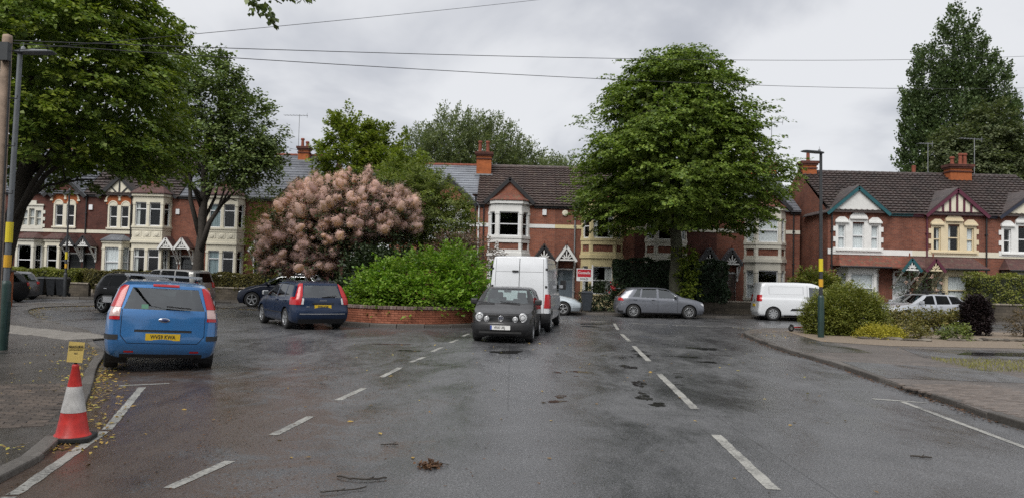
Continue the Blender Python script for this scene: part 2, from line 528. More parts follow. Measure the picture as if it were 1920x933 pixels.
def asphalt(name, base, litter):
    """coarse tarmac, drying unevenly: wet parts are darker and smoother, dry parts paler and rough"""
    m, t, b, o = _new(name)
    co = objco(t)
    s = node(t, 'ShaderNodeSeparateXYZ'); t.links.new(co, s.inputs[0])
    agg = node(t, 'ShaderNodeTexVoronoi', i_Scale=78.0); t.links.new(co, agg.inputs['Vector'])
    grit = noise(t, co, 46.0, 3.0, 0.7)
    mid = noise(t, co, 1.1, 6.0, 0.65)
    # wetness: large drifts stretched along the carriageway, broken by small ones
    mp = node(t, 'ShaderNodeMapping'); mp.inputs['Scale'].default_value = (1.0, 0.42, 1.0); t.links.new(co, mp.inputs[0])
    wet = noise(t, mp.outputs[0], 0.75, 7.0, 0.66, 0.7)
    wet2 = noise(t, mp.outputs[0], 6.5, 5.0, 0.7)
    w = math_(t, 'ADD', math_(t, 'MULTIPLY', wet, 0.72), math_(t, 'MULTIPLY', wet2, 0.28))
    dry = ramp(t, w, [(0.40, 0.0), (0.60, 1.0)])
    c = ramp(t, agg.outputs['Distance'], [(0.05, tuple(x * 1.6 for x in base)), (0.42, tuple(x * 0.6 for x in base))])
    c = mixc(t, 1.0, c, ramp(t, mid, [(0.3, 0.8), (0.7, 1.2)]), 'MULTIPLY')
    c = mixc(t, 1.0, c, ramp(t, grit, [(0.36, 0.55), (0.5, 1.0), (0.64, 1.5)]), 'MULTIPLY')
    c = mixc(t, 1.0, c, mixc(t, dry, (0.74, 0.74, 0.75), (1.18, 1.17, 1.15)), 'MULTIPLY')
    # repaired trenches: slightly darker, finer tarmac with straight edges
    ck = node(t, 'ShaderNodeTexBrick', i_Color1=(1, 1, 1, 1), i_Color2=(0.84, 0.84, 0.85, 1), i_Mortar=(0.6, 0.6, 0.6, 1), i_Scale=1.0, i_Mortar_Size=0.012, i_Brick_Width=5.3, i_Row_Height=9.7)
    t.links.new(co, ck.inputs['Vector'])
    c = mixc(t, 1.0, c, ck.outputs['Color'], 'MULTIPLY')
    if litter:
        # brown seed husks and silt washed to the left of the carriageway, under the lime tree
        gx = node(t, 'ShaderNodeMapRange', i_1=0.8, i_2=-3.8, i_3=0.0, i_4=1.0); t.links.new(s.outputs[0], gx.inputs[0])
        gy = node(t, 'ShaderNodeMapRange', i_1=19.0, i_2=8.0, i_3=0.0, i_4=1.0); t.links.new(s.outputs[1], gy.inputs[0])
        g = math_(t, 'MULTIPLY', gx.outputs[0], gy.outputs[0])
        ln = noise(t, co, 1.3, 8.0, 0.75, 0.8)
        lf = noise(t, co, 30.0, 4.0, 0.75)
        l = math_(t, 'ADD', math_(t, 'MULTIPLY', ln, 0.75), math_(t, 'MULTIPLY', lf, 0.6))
        l = math_(t, 'ADD', l, math_(t, 'MULTIPLY', g, 0.48))
        f = ramp(t, l, [(0.90, 0.0), (1.04, 0.9)])
        lc = ramp(t, noise(t, co, 60.0, 2.0), [(0.3, (0.030, 0.019, 0.014)), (0.7, (0.105, 0.066, 0.044))])
        c = mixc(t, f, c, lc)
    t.links.new(c, b.inputs['Base Color'])
    t.links.new(ramp(t, w, [(0.38, 0.17), (0.48, 0.28), (0.60, 0.46)]), b.inputs['Roughness'])
    b.inputs['Specular IOR Level'].default_value = 0.6
    h = math_(t, 'ADD', math_(t, 'MULTIPLY', agg.outputs['Distance'], -0.7), math_(t, 'MULTIPLY', grit, 1.2))
    n = node(t, 'ShaderNodeBump', i_Distance=0.006)
    t.links.new(math_(t, 'MULTIPLY_ADD', dry, 0.35, 0.22), n.inputs['Strength'])
    t.links.new(h, n.inputs['Height']); t.links.new(n.outputs[0], b.inputs['Normal'])
    return m
asphalt('asphalt', (0.122, 0.123, 0.128), True)
asphalt('asphalt_old', (0.110, 0.099, 0.090), False)
def worn_paint():
    m, t, b, o = _new('road_paint')
    co = objco(t)
    n = noise(t, co, 26.0, 5.0, 0.7); n2 = noise(t, co, 2.2, 4.0)
    f = ramp(t, math_(t, 'ADD', math_(t, 'MULTIPLY', n, 0.6), math_(t, 'MULTIPLY', n2, 0.4)), [(0.38, 0.1), (0.56, 1.0)])
    c = mixc(t, f, (0.07, 0.068, 0.066), (0.36, 0.355, 0.325))
    t.links.new(c, b.inputs['Base Color'])
    b.inputs['Roughness'].default_value = 0.5
    bump(t, b, n, 0.3, 0.004)
worn_paint()
def block_paving(name, a, bcol, mortar):
    m, t, b, o = _new(name)
    co = objco(t)
    br = node(t, 'ShaderNodeTexBrick', i_Color1=(*a, 1), i_Color2=(*bcol, 1), i_Mortar=(*mortar, 1), i_Scale=1.0, i_Mortar_Size=0.006, i_Brick_Width=0.2, i_Row_Height=0.1)
    t.links.new(co, br.inputs['Vector'])
    c = mixc(t, 1.0, br.outputs['Color'], ramp(t, noise(t, co, 0.8, 6.0, 0.65), [(0.3, 0.62), (0.7, 1.2)]), 'MULTIPLY')
    c = mixc(t, 1.0, c, ramp(t, noise(t, co, 17.0, 4.0, 0.65), [(0.3, 0.75), (0.7, 1.15)]), 'MULTIPLY')
    t.links.new(c, b.inputs['Base Color'])
    t.links.new(ramp(t, noise(t, co, 0.9, 4.0), [(0.35, 0.38), (0.65, 0.7)]), b.inputs['Roughness'])
    bump(t, b, br.outputs['Fac'], -0.4, 0.006)
block_paving('paving_right', (0.135, 0.113, 0.098), (0.105, 0.089, 0.079), (0.055, 0.05, 0.045))
def water(name, lo, hi):
    m, t, b, o = _new(name)
    co = objco(t)
    t.links.new(ramp(t, noise(t, co, 3.0), [(0.3, (0.022, 0.022, 0.022)), (0.7, (0.034, 0.033, 0.031))]), b.inputs['Base Color'])
    b.inputs['Roughness'].default_value = 0.07
    b.inputs['IOR'].default_value = 1.33
    bump(t, b, noise(t, co, 6.0, 2.0), 0.03, 0.01)
    # shallow water: the coarse stones stand through it here and there
    tr = node(t, 'ShaderNodeBsdfTransparent')
    f = ramp(t, noise(t, co, 11.0, 6.0, 0.72), [(lo, 0.0), (hi, 0.95)])
    mx = node(t, 'ShaderNodeMixShader')
    t.links.new(f, mx.inputs[0]); t.links.new(tr.outputs[0], mx.inputs[1]); t.links.new(b.outputs[0], mx.inputs[2])
    t.links.new(mx.outputs[0], o.inputs[0])
water('rain_water', 0.38, 0.54)
water('deep_water', 0.26, 0.42)
M('gravel_bed', (0.19, 0.15, 0.11), 0.9, var=0.5, vs_=30, bmp=0.9, bs=70)
M('grass_base', (0.06, 0.065, 0.018), 0.95, var=0.5, vs_=8)
M('field', (0.045, 0.055, 0.025), 0.95, var=0.4, vs_=0.3)

# ------------------------------------------------------------------ ground
def sheet(name, poly, z, mat, kind='structure', parent=None):
    me = bpy.data.meshes.new(name)
    tris = tessellate_polygon([[Vector((x, y, 0)) for x, y in poly]])
    fs = []
    for a, b, c in tris:
        ar = (poly[b][0] - poly[a][0]) * (poly[c][1] - poly[a][1]) - (poly[b][1] - poly[a][1]) * (poly[c][0] - poly[a][0])
        fs.append((a, b, c) if ar > 0 else (a, c, b))
    me.from_pydata([(x, y, z) for x, y in poly], [], fs)
    o = link(name, me, mat, parent)
    if kind and parent is None: o['kind'] = kind
    return o
sheet('ground', [(-900, -300), (900, -300), (900, 1500), (-900, 1500)], -0.03, 'field')
sheet('road', [(-80, -25), (90, -25), (90, 62), (-80, 62)], 0.0, 'asphalt')

def resample(pts, step):
    out = [Vector((*pts[0], 0))]
    acc = 0.0
    for a, b in zip(pts[:-1], pts[1:]):
        a, b = Vector((*a, 0)), Vector((*b, 0))
        d = (b - a).length
        t = step - acc
        while t <= d:
            out.append(a + (b - a) * (t / d)); t += step
        acc = d - (t - step)
    return out
def kerb_stones(line, height, parent, ymax=99, ymin=-99, seed=1, width=0.14, step=0.915):
    """a row of kerb stones set proud along a line; the pavement lies to the left of the line's direction"""
    rnd = random.Random(seed)
    p = resample(line, step)
    me = None
    for a, b in zip(p[:-1], p[1:]):
        mid = (a + b) / 2
        if not (ymin < mid.y < ymax): continue
        d = (b - a)
        if me is None:
            q = MB().box(-0.446, 0.446, -0.01, width, -0.06, height + 0.012)
            o = q.build('kerb_stone', 'kerb_piece', parent)
            bevel(o, 0.018, 2)
            me = o.data
        else:
            o = link('kerb_stone', me, None, parent)
        o.location = (mid.x, mid.y, rnd.uniform(-0.018, 0.010))
        o.rotation_euler = (rnd.uniform(-0.01, 0.01), rnd.uniform(-0.008, 0.008), math.atan2(d.y, d.x) + rnd.uniform(-0.012, 0.012))
def pavement(name, line, back, z, mat, **kw):
    """line: kerb line; back: closing points. Solid slab with its own kerb stones"""
    poly = list(line) + list(back)
    area = sum(poly[i][0] * poly[(i + 1) % len(poly)][1] - poly[(i + 1) % len(poly)][0] * poly[i][1] for i in range(len(poly)))
    if area < 0: poly = poly[::-1]
    o = MB().prism(poly, -0.02, z).build(name, mat, None, fix=False)
    o['kind'] = 'structure'
    return o
# near left pavement with the curved bay beyond it
left_line = catmull([(-3.3, -8), (-3.55, 2), (-3.93, 5.95), (-4.3, 7.34), (-4.86, 8.67), (-5.8, 10.6), (-6.98, 12.9), (-7.9, 14.85), (-9.3, 17.0), (-11.0, 19.9), (-13.0, 22.1), (-15.1, 24.4), (-17.6, 27.7), (-19.1, 30.5), (-19.3, 32.8), (-18.0, 34.3), (-16.0, 34.9), (-13.3, 34.8), (-11.2, 34.0), (-10.3, 33.6)], 5)
KL = 0.07
pav_l = pavement('pavement_left', left_line, [(-10.0, 34.6), (-11.4, 35.5), (-13.4, 36.3), (-16.5, 36.5), (-20.5, 35.6), (-26, 34.2), (-75, 32), (-75, -8)], 0.045, 'asphalt_old')
kerb_stones([(x, y) for x, y in left_line], 0.045, pav_l, ymin=3, seed=3)
# near right pavement
right_line = catmull([(6.1, -8), (6.2, 4), (6.25, 9.24), (6.4, 10.81), (6.53, 12.17), (6.65, 13.85), (6.9, 16.5), (6.95, 18.84), (7.13, 20.98), (7.55, 24.2), (8.3, 26.6), (9.8, 28.3), (12.5, 29.4), (17, 30.2), (40, 31.5), (80, 33)], 5)
pav_r = pavement('pavement_right', right_line, [(80, -8)], 0.085, 'paving_right')
kerb_stones([(x, y) for x, y in right_line][::-1], 0.085, pav_r, ymin=5, seed=4)
# far pavement and front gardens
far_line = catmull([(-75, 42), (-26, 41), (-13, 40.6), (-8.2, 39.4), (-4, 37.9), (3, 37.6), (14, 37.5), (40, 37.7), (85, 39)], 5)
pav_f = pavement('pavement_far', far_line, [(85, 60), (-75, 60)], 0.10, 'asphalt_old')
kerb_stones([(x, y) for x, y in far_line if -30 < x < 28], 0.10, pav_f, seed=5)
# patches of a different surface on the pavements
sheet('pavement_patch', [(6.9, 18.2), (8.9, 18.6), (9.3, 23.0), (8.6, 25.6), (7.75, 24.6)], 0.089, 'asphalt_old')
sheet('pavement_patch', [(6.72, 13.5), (9.3, 13.2), (9.6, 15.4), (7.1, 16.3)], 0.089, 'asphalt')
sheet('driveway', [(9.6, 17.6), (30, 18.4), (30, 21.0), (10.4, 20.2)], 0.090, 'asphalt')
sheet('gravel_bed', [(9.0, 22.0), (10.5, 20.9), (30, 22.2), (30, 29.6), (16, 29.0), (9.6, 26.6)], 0.092, 'gravel_bed')
# paving slabs across the left pavement
slab_me = None
rnd = random.Random(8)
sd = Vector((1.0, -0.62, 0)).normalized(); sn = Vector((-sd.y, sd.x, 0))
for i in range(7):
    for j in range(2):
        if slab_me is None:
            o = MB().box(-0.44, 0.44, -0.29, 0.29, -0.02, 0.012).build('paving_slab', 'slab_pale', pav_l); bevel(o, 0.006, 1); slab_me = o.data
        else: o = link('paving_slab', slab_me, None, pav_l)
        p = Vector((-10.25, 17.75, 0)) - sd * (0.9 * i) + sn * (0.6 * j + (0.1 if i % 2 else 0))
        o.location = (p.x, p.y, 0.045 + rnd.uniform(0, 0.006)); o.rotation_euler = (0, 0, math.atan2(sd.y, sd.x) + rnd.uniform(-0.01, 0.01))
# concrete blocks set in the pavement beside the cone, and on the right
def blocks(parent, org, ang, nx, ny, z, mat, inside, seed):
    rnd = random.Random(seed)
    me = None
    d = Vector((math.cos(ang), math.sin(ang), 0)); n = Vector((-d.y, d.x, 0))
    k = 0
    for j in range(ny):
        for i in range(nx):
            p = Vector((*org, 0)) + d * ((i + (0.5 if j % 2 else 0)) * 0.205) + n * (j * 0.105)
            if not inside(p.x, p.y) or k >= 295: continue
            k += 1
            if me is None:
                o = MB().box(-0.098, 0.098, -0.0485, 0.0485, -0.03, 0.008).build('paving_block', mat, parent); bevel(o, 0.006, 1); me = o.data
            else: o = link('paving_block', me, None, parent)
            o.location = (p.x, p.y, z + rnd.uniform(-0.003, 0.004)); o.rotation_euler = (rnd.uniform(-0.02, 0.02), rnd.uniform(-0.02, 0.02), ang + rnd.uniform(-0.02, 0.02))
def left_of_kerb(x, y):
    for (x0, y0), (x1, y1) in zip(left_line[:-1], left_line[1:]):
        if y0 <= y < y1: return x < x0 + (x1 - x0) * (y - y0) / (y1 - y0) - 0.26
    return False
blocks(pav_l, (-6.6, 7.2), R(22), 12, 42, 0.045, 'paving_piece', lambda x, y: left_of_kerb(x, y) and y > 6.6, 11)
blocks(pav_r, (6.52, 9.2), R(4), 9, 34, 0.085, 'paving_warm', lambda x, y: x > 6.5, 12)

# ------------------------------------------------------------------ painted markings
def strip(name, p, q, w, parent=None, z=0.004):
    p, q = Vector((*p, 0)), Vector((*q, 0))
    d = (q - p); L = d.length; d.normalize(); n = Vector((-d.y, d.x, 0))
    rnd = random.Random(int(L * 977 + p.x * 131))
    k = max(2, int(L / 0.12))
    vs_, fs = [], []
    for i in range(k + 1):
        c = p + d * (L * i / k)
        a = w / 2 + rnd.uniform(-0.008, 0.006); b = w / 2 + rnd.uniform(-0.008, 0.006)
        vs_ += [(*(c + n * a).xy, z), (*(c - n * b).xy, z)]
    fs = [(2 * i, 2 * i + 1, 2 * i + 3, 2 * i + 2) for i in range(k)]
    me = bpy.data.meshes.new(name); me.from_pydata(vs_, [], fs)
    o = link(name, me, 'road_paint', parent)
    if parent is None: o['kind'] = 'structure'
    return o
for p, q in [((2.02, 2.9), (2.16, 5.3)), ((2.2, 6.3), (2.32, 8.5)), ((2.5, 10.2), (2.76, 14.0)), ((2.97, 16.2), (3.25, 19.9)), ((3.37, 21.4), (3.58, 24.4)), ((3.75, 26.4), (4.15, 30.3))]:
    strip('centre_line_mark', p, q, 0.115)
for p, q in [((-2.66, 3.7), (-2.62, 4.7)), ((-2.6, 5.92), (-2.46, 6.80)), ((-2.43, 7.93), (-2.32, 9.0)), ((-2.28, 10.2), (-2.15, 11.35)), ((-2.11, 12.6), (-2.0, 14.0)), ((-1.93, 14.9), (-1.78, 15.9)), ((-1.74, 17.1), (-1.62, 18.2)), ((-1.53, 19.5), (-1.42, 20.5)), ((-1.35, 21.8), (-1.22, 22.9))]:
    strip('bay_line_mark', p, q, 0.10)
strip('parking_line_mark', (-3.35, 4.0), (-3.62, 5.6), 0.10); strip('parking_line_mark', (-3.63, 5.65), (-4.17, 7.9), 0.10); strip('parking_line_mark', (-4.19, 8.0), (-5.24, 10.9), 0.10)
strip('parking_line_mark', (-5.62, 10.98), (-5.05, 11.35), 0.09, z=0.0045)
strip('parking_line_mark', (5.35, 5.6), (5.84, 11.3), 0.085); strip('parking_line_mark', (5.5, 11.52), (6.18, 11.24), 0.08, z=0.0045)
for p, q in [((1.75, 31.6), (2.35, 31.6)), ((2.55, 31.6), (3.15, 31.6)), ((3.35, 31.6), (4.0, 31.35)), ((4.9, 30.6), (5.5, 30.55)), ((5.75, 30.5), (6.3, 30.4)), ((6.5, 30.2), (7.1, 30.05)), ((7.3, 29.8), (7.9, 29.6)), ((8.6, 29.4), (9.4, 29.4)), ((9.8, 29.6), (10.6, 29.7))]:
    strip('give_way_mark', p, q, 0.16)
# standing water
def puddle(cx, cy, rx, ry, seed, mat='rain_water'):
    rnd = random.Random(seed)
    ph = [rnd.uniform(0, 6.28) for _ in range(5)]
    pts = []
    for k in range(40):
        a = 2 * math.pi * k / 40
        r = 1 + 0.22 * math.sin(2 * a + ph[0]) + 0.16 * math.sin(3 * a + ph[1]) + 0.13 * math.sin(5 * a + ph[2]) + 0.09 * math.sin(9 * a + ph[3])
        pts.append((cx + rx * r * math.cos(a), cy + ry * r * math.sin(a)))
    o = sheet('puddle', pts, 0.0022, mat)
puddle(-0.06, 17.4, 0.30, 0.45, 1, 'deep_water')
for i, (x, y, a, b) in enumerate([(2.06, 10.5, 0.12, 0.16), (1.98, 11.1, 0.10, 0.3), (0.66, 10.55, 0.12, 0.10), (0.75, 11.0, 0.08, 0.15), (4.25, 16.3, 0.24, 0.16), (4.05, 17.3, 0.26, 0.2), (3.05, 17.4, 0.22, 0.35), (3.1, 18.5, 0.20, 0.25), (-2.95, 18.7, 0.45, 0.16), (-2.3, 17.2, 0.3, 0.15), (2.35, 15.0, 0.16, 0.3), (2.15, 12.6, 0.12, 0.35), (3.0, 29.6, 0.5, 0.5), (2.9, 27.9, 0.35, 0.4), (4.2, 23.3, 0.25, 0.5), (1.3, 14.0, 0.22, 0.14), (5.0, 19.6, 0.3, 0.5)]):
    puddle(x, y, a, b, 20 + i, 'deep_water' if i in (0, 2, 4) else 'rain_water')
rnd = random.Random(77)
for i in range(16):
    puddle(rnd.gauss(2.9, 0.9), rnd.uniform(11, 24), rnd.uniform(0.03, 0.10), rnd.uniform(0.05, 0.16), 60 + i)
o = sheet('puddle', [(10.9, 18.6), (13, 18.45), (22, 18.8), (22, 19.9), (14, 19.75), (11.6, 19.4)], 0.0935, 'rain_water')
# ------------------------------------------------------------------ terraced houses
def facet(p, q):
    """frame on a wall running from plan point p to q (left to right seen from the street): x along, y inward, z up"""
    u = Vector((q[0] - p[0], q[1] - p[1], 0)); L = u.length; u.normalize()
    w = Vector((-u.y, u.x, 0))
    m = Matrix((u, w, Vector((0, 0, 1)))).transposed().to_4x4()
    m.translation = Vector((p[0], p[1], 0))
    return m, L
def wall_holes(mb, x0, x1, z0, z1, holes, y=0.0, t=0.24):
    xs = sorted({x0, x1, *[h[0] for h in holes], *[h[1] for h in holes]})
    zs = sorted({z0, z1, *[h[2] for h in holes], *[h[3] for h in holes]})
    xs = [x for x in xs if x0 <= x <= x1]; zs = [z for z in zs if z0 <= z <= z1]
    for a, b in zip(xs[:-1], xs[1:]):
        for c, d in zip(zs[:-1], zs[1:]):
            mx, mz = (a + b) / 2, (c + d) / 2
            if any(h[0] < mx < h[1] and h[2] < mz < h[3] for h in holes): continue
            mb.add([(a, y, c), (b, y, c), (b, y, d), (a, y, d)], [(0, 1, 2, 3)])
    for a, b, c, d in holes:
        mb.add([(a, y, c), (a, y + t, c), (a, y + t, d), (a, y, d)], [(0, 1, 2, 3)])
        mb.add([(b, y, c), (b, y, d), (b, y + t, d), (b, y + t, c)], [(0, 1, 2, 3)])
        mb.add([(a, y, d), (a, y + t, d), (b, y + t, d), (b, y, d)], [(0, 1, 2, 3)])
        mb.add([(a, y, c), (b, y, c), (b, y + t, c), (a, y + t, c)], [(0, 1, 2, 3)])
def window(H, m, u0, u1, z0, z1, fmat='white_upvc', style='sash', curtain=None, inset=0.10, fw=0.055, rail=0.5):
    mb = MB(m)
    y0, y1 = inset, inset + 0.07
    mb.box(u0, u0 + fw, y0, y1, z0, z1); mb.box(u1 - fw, u1, y0, y1, z0, z1)
    mb.box(u0 + fw, u1 - fw, y0, y1, z0, z0 + fw * 1.2); mb.box(u0 + fw, u1 - fw, y0, y1, z1 - fw, z1)
    zm = z0 + (z1 - z0) * rail
    if style == 'sash':
        mb.box(u0 + fw, u1 - fw, y0 + 0.01, y1 + 0.01, zm - 0.028, zm + 0.028)
    w = mb.build('window', fmat, H, fix=False)
    if style == 'sash':
        MB(m).add([(u0 + fw, y0 + 0.055, z0 + fw), (u1 - fw, y0 + 0.055, z0 + fw), (u1 - fw, y0 + 0.055, zm), (u0 + fw, y0 + 0.055, zm)], [(0, 1, 2, 3)]).build('pane', 'window_glass', w, fix=False)
        MB(m).add([(u0 + fw, y0 + 0.035, zm), (u1 - fw, y0 + 0.035, zm), (u1 - fw, y0 + 0.035, z1 - fw), (u0 + fw, y0 + 0.035, z1 - fw)], [(0, 1, 2, 3)]).build('pane', 'window_glass', w, fix=False)
    else:
        MB(m).add([(u0 + fw, y0 + 0.05, z0 + fw), (u1 - fw, y0 + 0.05, z0 + fw), (u1 - fw, y0 + 0.05, z1 - fw), (u0 + fw, y0 + 0.05, z1 - fw)], [(0, 1, 2, 3)]).build('pane', 'window_glass', w, fix=False)
    if curtain:
        kind, span = curtain
        spans = {'full': [(0, 1)], 'sides': [(0, 0.24), (0.76, 1)], 'left': [(0, 0.35)], 'right': [(0.62, 1)]}[span]
        for s0, s1 in spans:
            a, b = u0 + (u1 - u0) * s0, u0 + (u1 - u0) * s1
            n = max(6, int((b - a) / 0.03))
            c = MB(m)
            vs_, fs = [], []
            for i in range(n + 1):
                x = a + (b - a) * i / n
                yy = y1 + 0.035 + 0.022 * math.sin(x * 62) + 0.01 * math.sin(x * 23)
                vs_ += [(x, yy, z0), (x, yy + 0.01 * math.sin(x * 40), z1)]
            fs = [(2 * i, 2 * i + 2, 2 * i + 3, 2 * i + 1) for i in range(n)]
            c.add(vs_, fs).build('curtain', kind, w, smooth=True, fix=False)
    return w
def bay_plan(cx, a, b, d, o):
    k = o * 0.55
    return [(cx - b - o, 0.05), (cx - b - o, 0.0), (cx - a - k, -d - o), (cx + a + k, -d - o), (cx + b + o, 0.0), (cx + b + o, 0.05)]
def bay(H, cx, a, b, d, floors, bands, stone, fmat, front_n=1, panels=(), panel_mat='brick_bright', curtains=None, style='sash', rail=0.5, base=0.1):
    """canted bay window. bands: (z0, z1, offset) of solid stone; floors: (sill, head); panels: (z0, z1) brick aprons between stone posts"""
    st = MB()
    for z0, z1, o in bands:
        st.prism(bay_plan(cx, a, b, d, o), z0, z1)
    P = [(cx - b, 0.0), (cx - a, -d), (cx + a, -d), (cx + b, 0.0)]
    segs = [facet(P[i], P[i + 1]) for i in range(3)]
    def posts(z0, z1, mullion, caps):
        for i, (m, L) in enumerate(segs):
            st.M = m
            pw = 0.13 if i != 1 else 0.15
            us = [(0.0, pw), (L - pw, L)]
            if i == 1 and mullion: us.append((L / 2 - 0.09, L / 2 + 0.09))
            for u0, u1 in us:
                st.box(u0, u1, -0.004, 0.16, z0, z1)
                if caps:
                    st.box(u0 - 0.02, u1 + 0.02, -0.03, 0.15, z1 - 0.15, z1 - 0.003); st.box(u0 - 0.02, u1 + 0.02, -0.03, 0.15, z0 + 0.003, z0 + 0.12)
            st.M = None
    for z0, z1 in floors:
        posts(z0, z1, front_n == 2, True)
    for z0, z1 in panels:
        posts(z0, z1, False, False)
    B = st.build('bay', stone, H)
    for z0, z1 in panels:
        MB().prism(bay_plan(cx, a, b, d, -0.05), z0 + 0.002, z1 - 0.002).build('brick_panel', panel_mat, B)
    k = 0
    for z0, z1 in floors:
        for i, (m, L) in enumerate(segs):
            pw = 0.13 if i != 1 else 0.15
            cells = [(pw, L - pw)] if not (i == 1 and front_n == 2) else [(pw, L / 2 - 0.09), (L / 2 + 0.09, L - pw)]
            for u0, u1 in cells:
                c = curtains[k % len(curtains)] if curtains else None
                k += 1
                window(H, m, u0, u1, z0, z1, fmat, style, c, inset=0.06, rail=rail)
    return B
def hip_roof(H, cx, a, b, d, z, h, mat, o=0.14, top=None):
    """little roof over a bay, leaning on the wall"""
    p = bay_plan(cx, a, b, d, o)[1:5]
    tw = top if top is not None else a * 0.75
    vs_ = [(x, y, z) for x, y in p] + [(cx - tw, 0.03, z + h), (cx + tw, 0.03, z + h)] + [(x, y, z - 0.05) for x, y in p]
    MB().add(vs_, [(0, 1, 4), (1, 2, 5, 4), (2, 3, 5), (0, 6, 7, 1), (1, 7, 8, 2), (2, 8, 9, 3), (6, 9, 8, 7)]).build('bay_roof', mat, H)
def tile_roof(H, x0, x1, ye, ze, yr, zr, mat, wave=True, courses=None, name='roof'):
    """front slope made of overlapping courses, plain rear slope; the courses are real steps, and the pantiles real rolls"""
    L = math.hypot(yr - ye, zr - ze)
    n = courses or max(4, int(L / 0.33))
    d = Vector((0, yr - ye, zr - ze)) / L
    nn = Vector((0, -d.z, d.y))
    if wave:
        k = max(2, int((x1 - x0) / 0.075))
        xs = [x0 + (x1 - x0) * i / k for i in range(k + 1)]
        off = [0.038 * max(0.0, math.sin(2 * math.pi * x / 0.30)) ** 1.5 for x in xs]
    else:
        k = max(2, int((x1 - x0) / 0.30))
        xs = [x0 + (x1 - x0) * i / k for i in range(k + 1)]
        rr = random.Random(int(abs(x0) * 100))
        off = [rr.uniform(0, 0.006) for x in xs]
    lift = 0.085 if wave else 0.03
    vs_, fs = [], []
    for j in range(n):
        s0, s1 = L * j / n, L * (j + 1) / n
        for s, l in ((s0, lift), (s1, 0.0)):
            for x, o_ in zip(xs, off):
                p = Vector((x, ye, ze)) + d * s + nn * (l + o_)
                vs_.append(tuple(p))
        b = j * 2 * (k + 1)
        for i in range(k):
            fs.append((b + i, b + i + 1, b + k + 1 + i + 1, b + k + 1 + i))
            if j:
                pb = b - (k + 1)
                fs.append((pb + i, pb + i + 1, b + i + 1, b + i))
    me = bpy.data.meshes.new('roof')
    yb = yr + (yr - ye)
    nb = len(vs_)
    vs_ += [(x0, yr, zr), (x1, yr, zr), (x1, yb, ze), (x0, yb, ze), (x0, ye, ze - 0.06), (x1, ye, ze - 0.06), (x0, ye, ze + 0.03), (x1, ye, ze + 0.03)]
    fs += [(nb, nb + 1, nb + 2, nb + 3), (nb + 4, nb + 5, nb + 7, nb + 6)]
    me.from_pydata(vs_, [], fs)
    o = link(name, me, mat, H)
    rt = MB()
    nr = max(2, int((x1 - x0) / 0.45))
    for i in range(nr):
        a, b = x0 + (x1 - x0) * i / nr, x0 + (x1 - x0) * (i + 1) / nr
        rt.tube([(a + 0.006, yr, zr + 0.0), (b - 0.006, yr, zr + 0.0)], [0.115, 0.10], 8)
    r = rt.build('ridge_tiles', 'pot_red' if mat in ('slate', 'slate_blue') else mat, o)
    r['kind'] = 'stuff'
    return o
def gable(H, cx, half, zb, za, y, fill, board, roofm, timbers=None, back=3.6, bw=0.2):
    g = MB().slab([(cx - half, zb), (cx + half, zb), (cx, za)], y, y + 0.12).build('gable', fill, H)
    for s in (-1, 1):
        b = MB()
        e = Vector((cx + s * (half + 0.26), y - 0.10, zb - 0.17)); t = Vector((cx, y - 0.10, za + 0.05))
        dirn = (t - e).normalized()
        b.bar(e, t, 0.06, bw, (0, 0, 1))
        b.build('bargeboard', board, g)
        r = MB()
        e2 = Vector((cx + s * (half + 0.34), 0, zb - 0.14)); t2 = Vector((cx, 0, za + 0.16))
        up = Vector((0, 0, 0.05))
        r.add([Vector((e2.x, y - 0.14, e2.z)), Vector((e2.x, back, e2.z)), Vector((t2.x, back, t2.z)), Vector((t2.x, y - 0.14, t2.z)),
               Vector((e2.x, y - 0.14, e2.z)) + up, Vector((e2.x, back, e2.z)) + up, Vector((t2.x, back, t2.z)) + up, Vector((t2.x, y - 0.14, t2.z)) + up],
              [(0, 1, 2, 3), (4, 7, 6, 5), (0, 4, 5, 1), (1, 5, 6, 2), (2, 6, 7, 3), (3, 7, 4, 0)])
        r.build('gable_roof', roofm, g)
    if timbers == 'upright':
        for k in range(-2, 3):
            x = cx + k * half * 0.26
            h = (za - zb) * (1 - abs(x - cx) / half) - 0.1
            MB().box(x - 0.06, x + 0.06, y - 0.03, y - 0.002, zb + 0.02, zb + h).build('timber', board, g)
        MB().box(cx - half, cx + half, y - 0.045, y - 0.003, zb - 0.12, zb + 0.10).build('timber', board, g)
    if timbers == 'fan':
        MB().box(cx - 0.05, cx + 0.05, y - 0.03, y - 0.002, zb, za - 0.1).build('timber', board, g)
        for s in (-1, 1):
            MB().bar((cx + s * 0.05, y - 0.017, zb + 0.02), (cx + s * half * 0.5, y - 0.017, zb + (za - zb) * 0.46), 0.03, 0.09).build('timber', board, g)
        MB().box(cx - half, cx + half, y - 0.034, y - 0.003, zb - 0.05, zb + 0.06).build('timber', board, g)
    return g
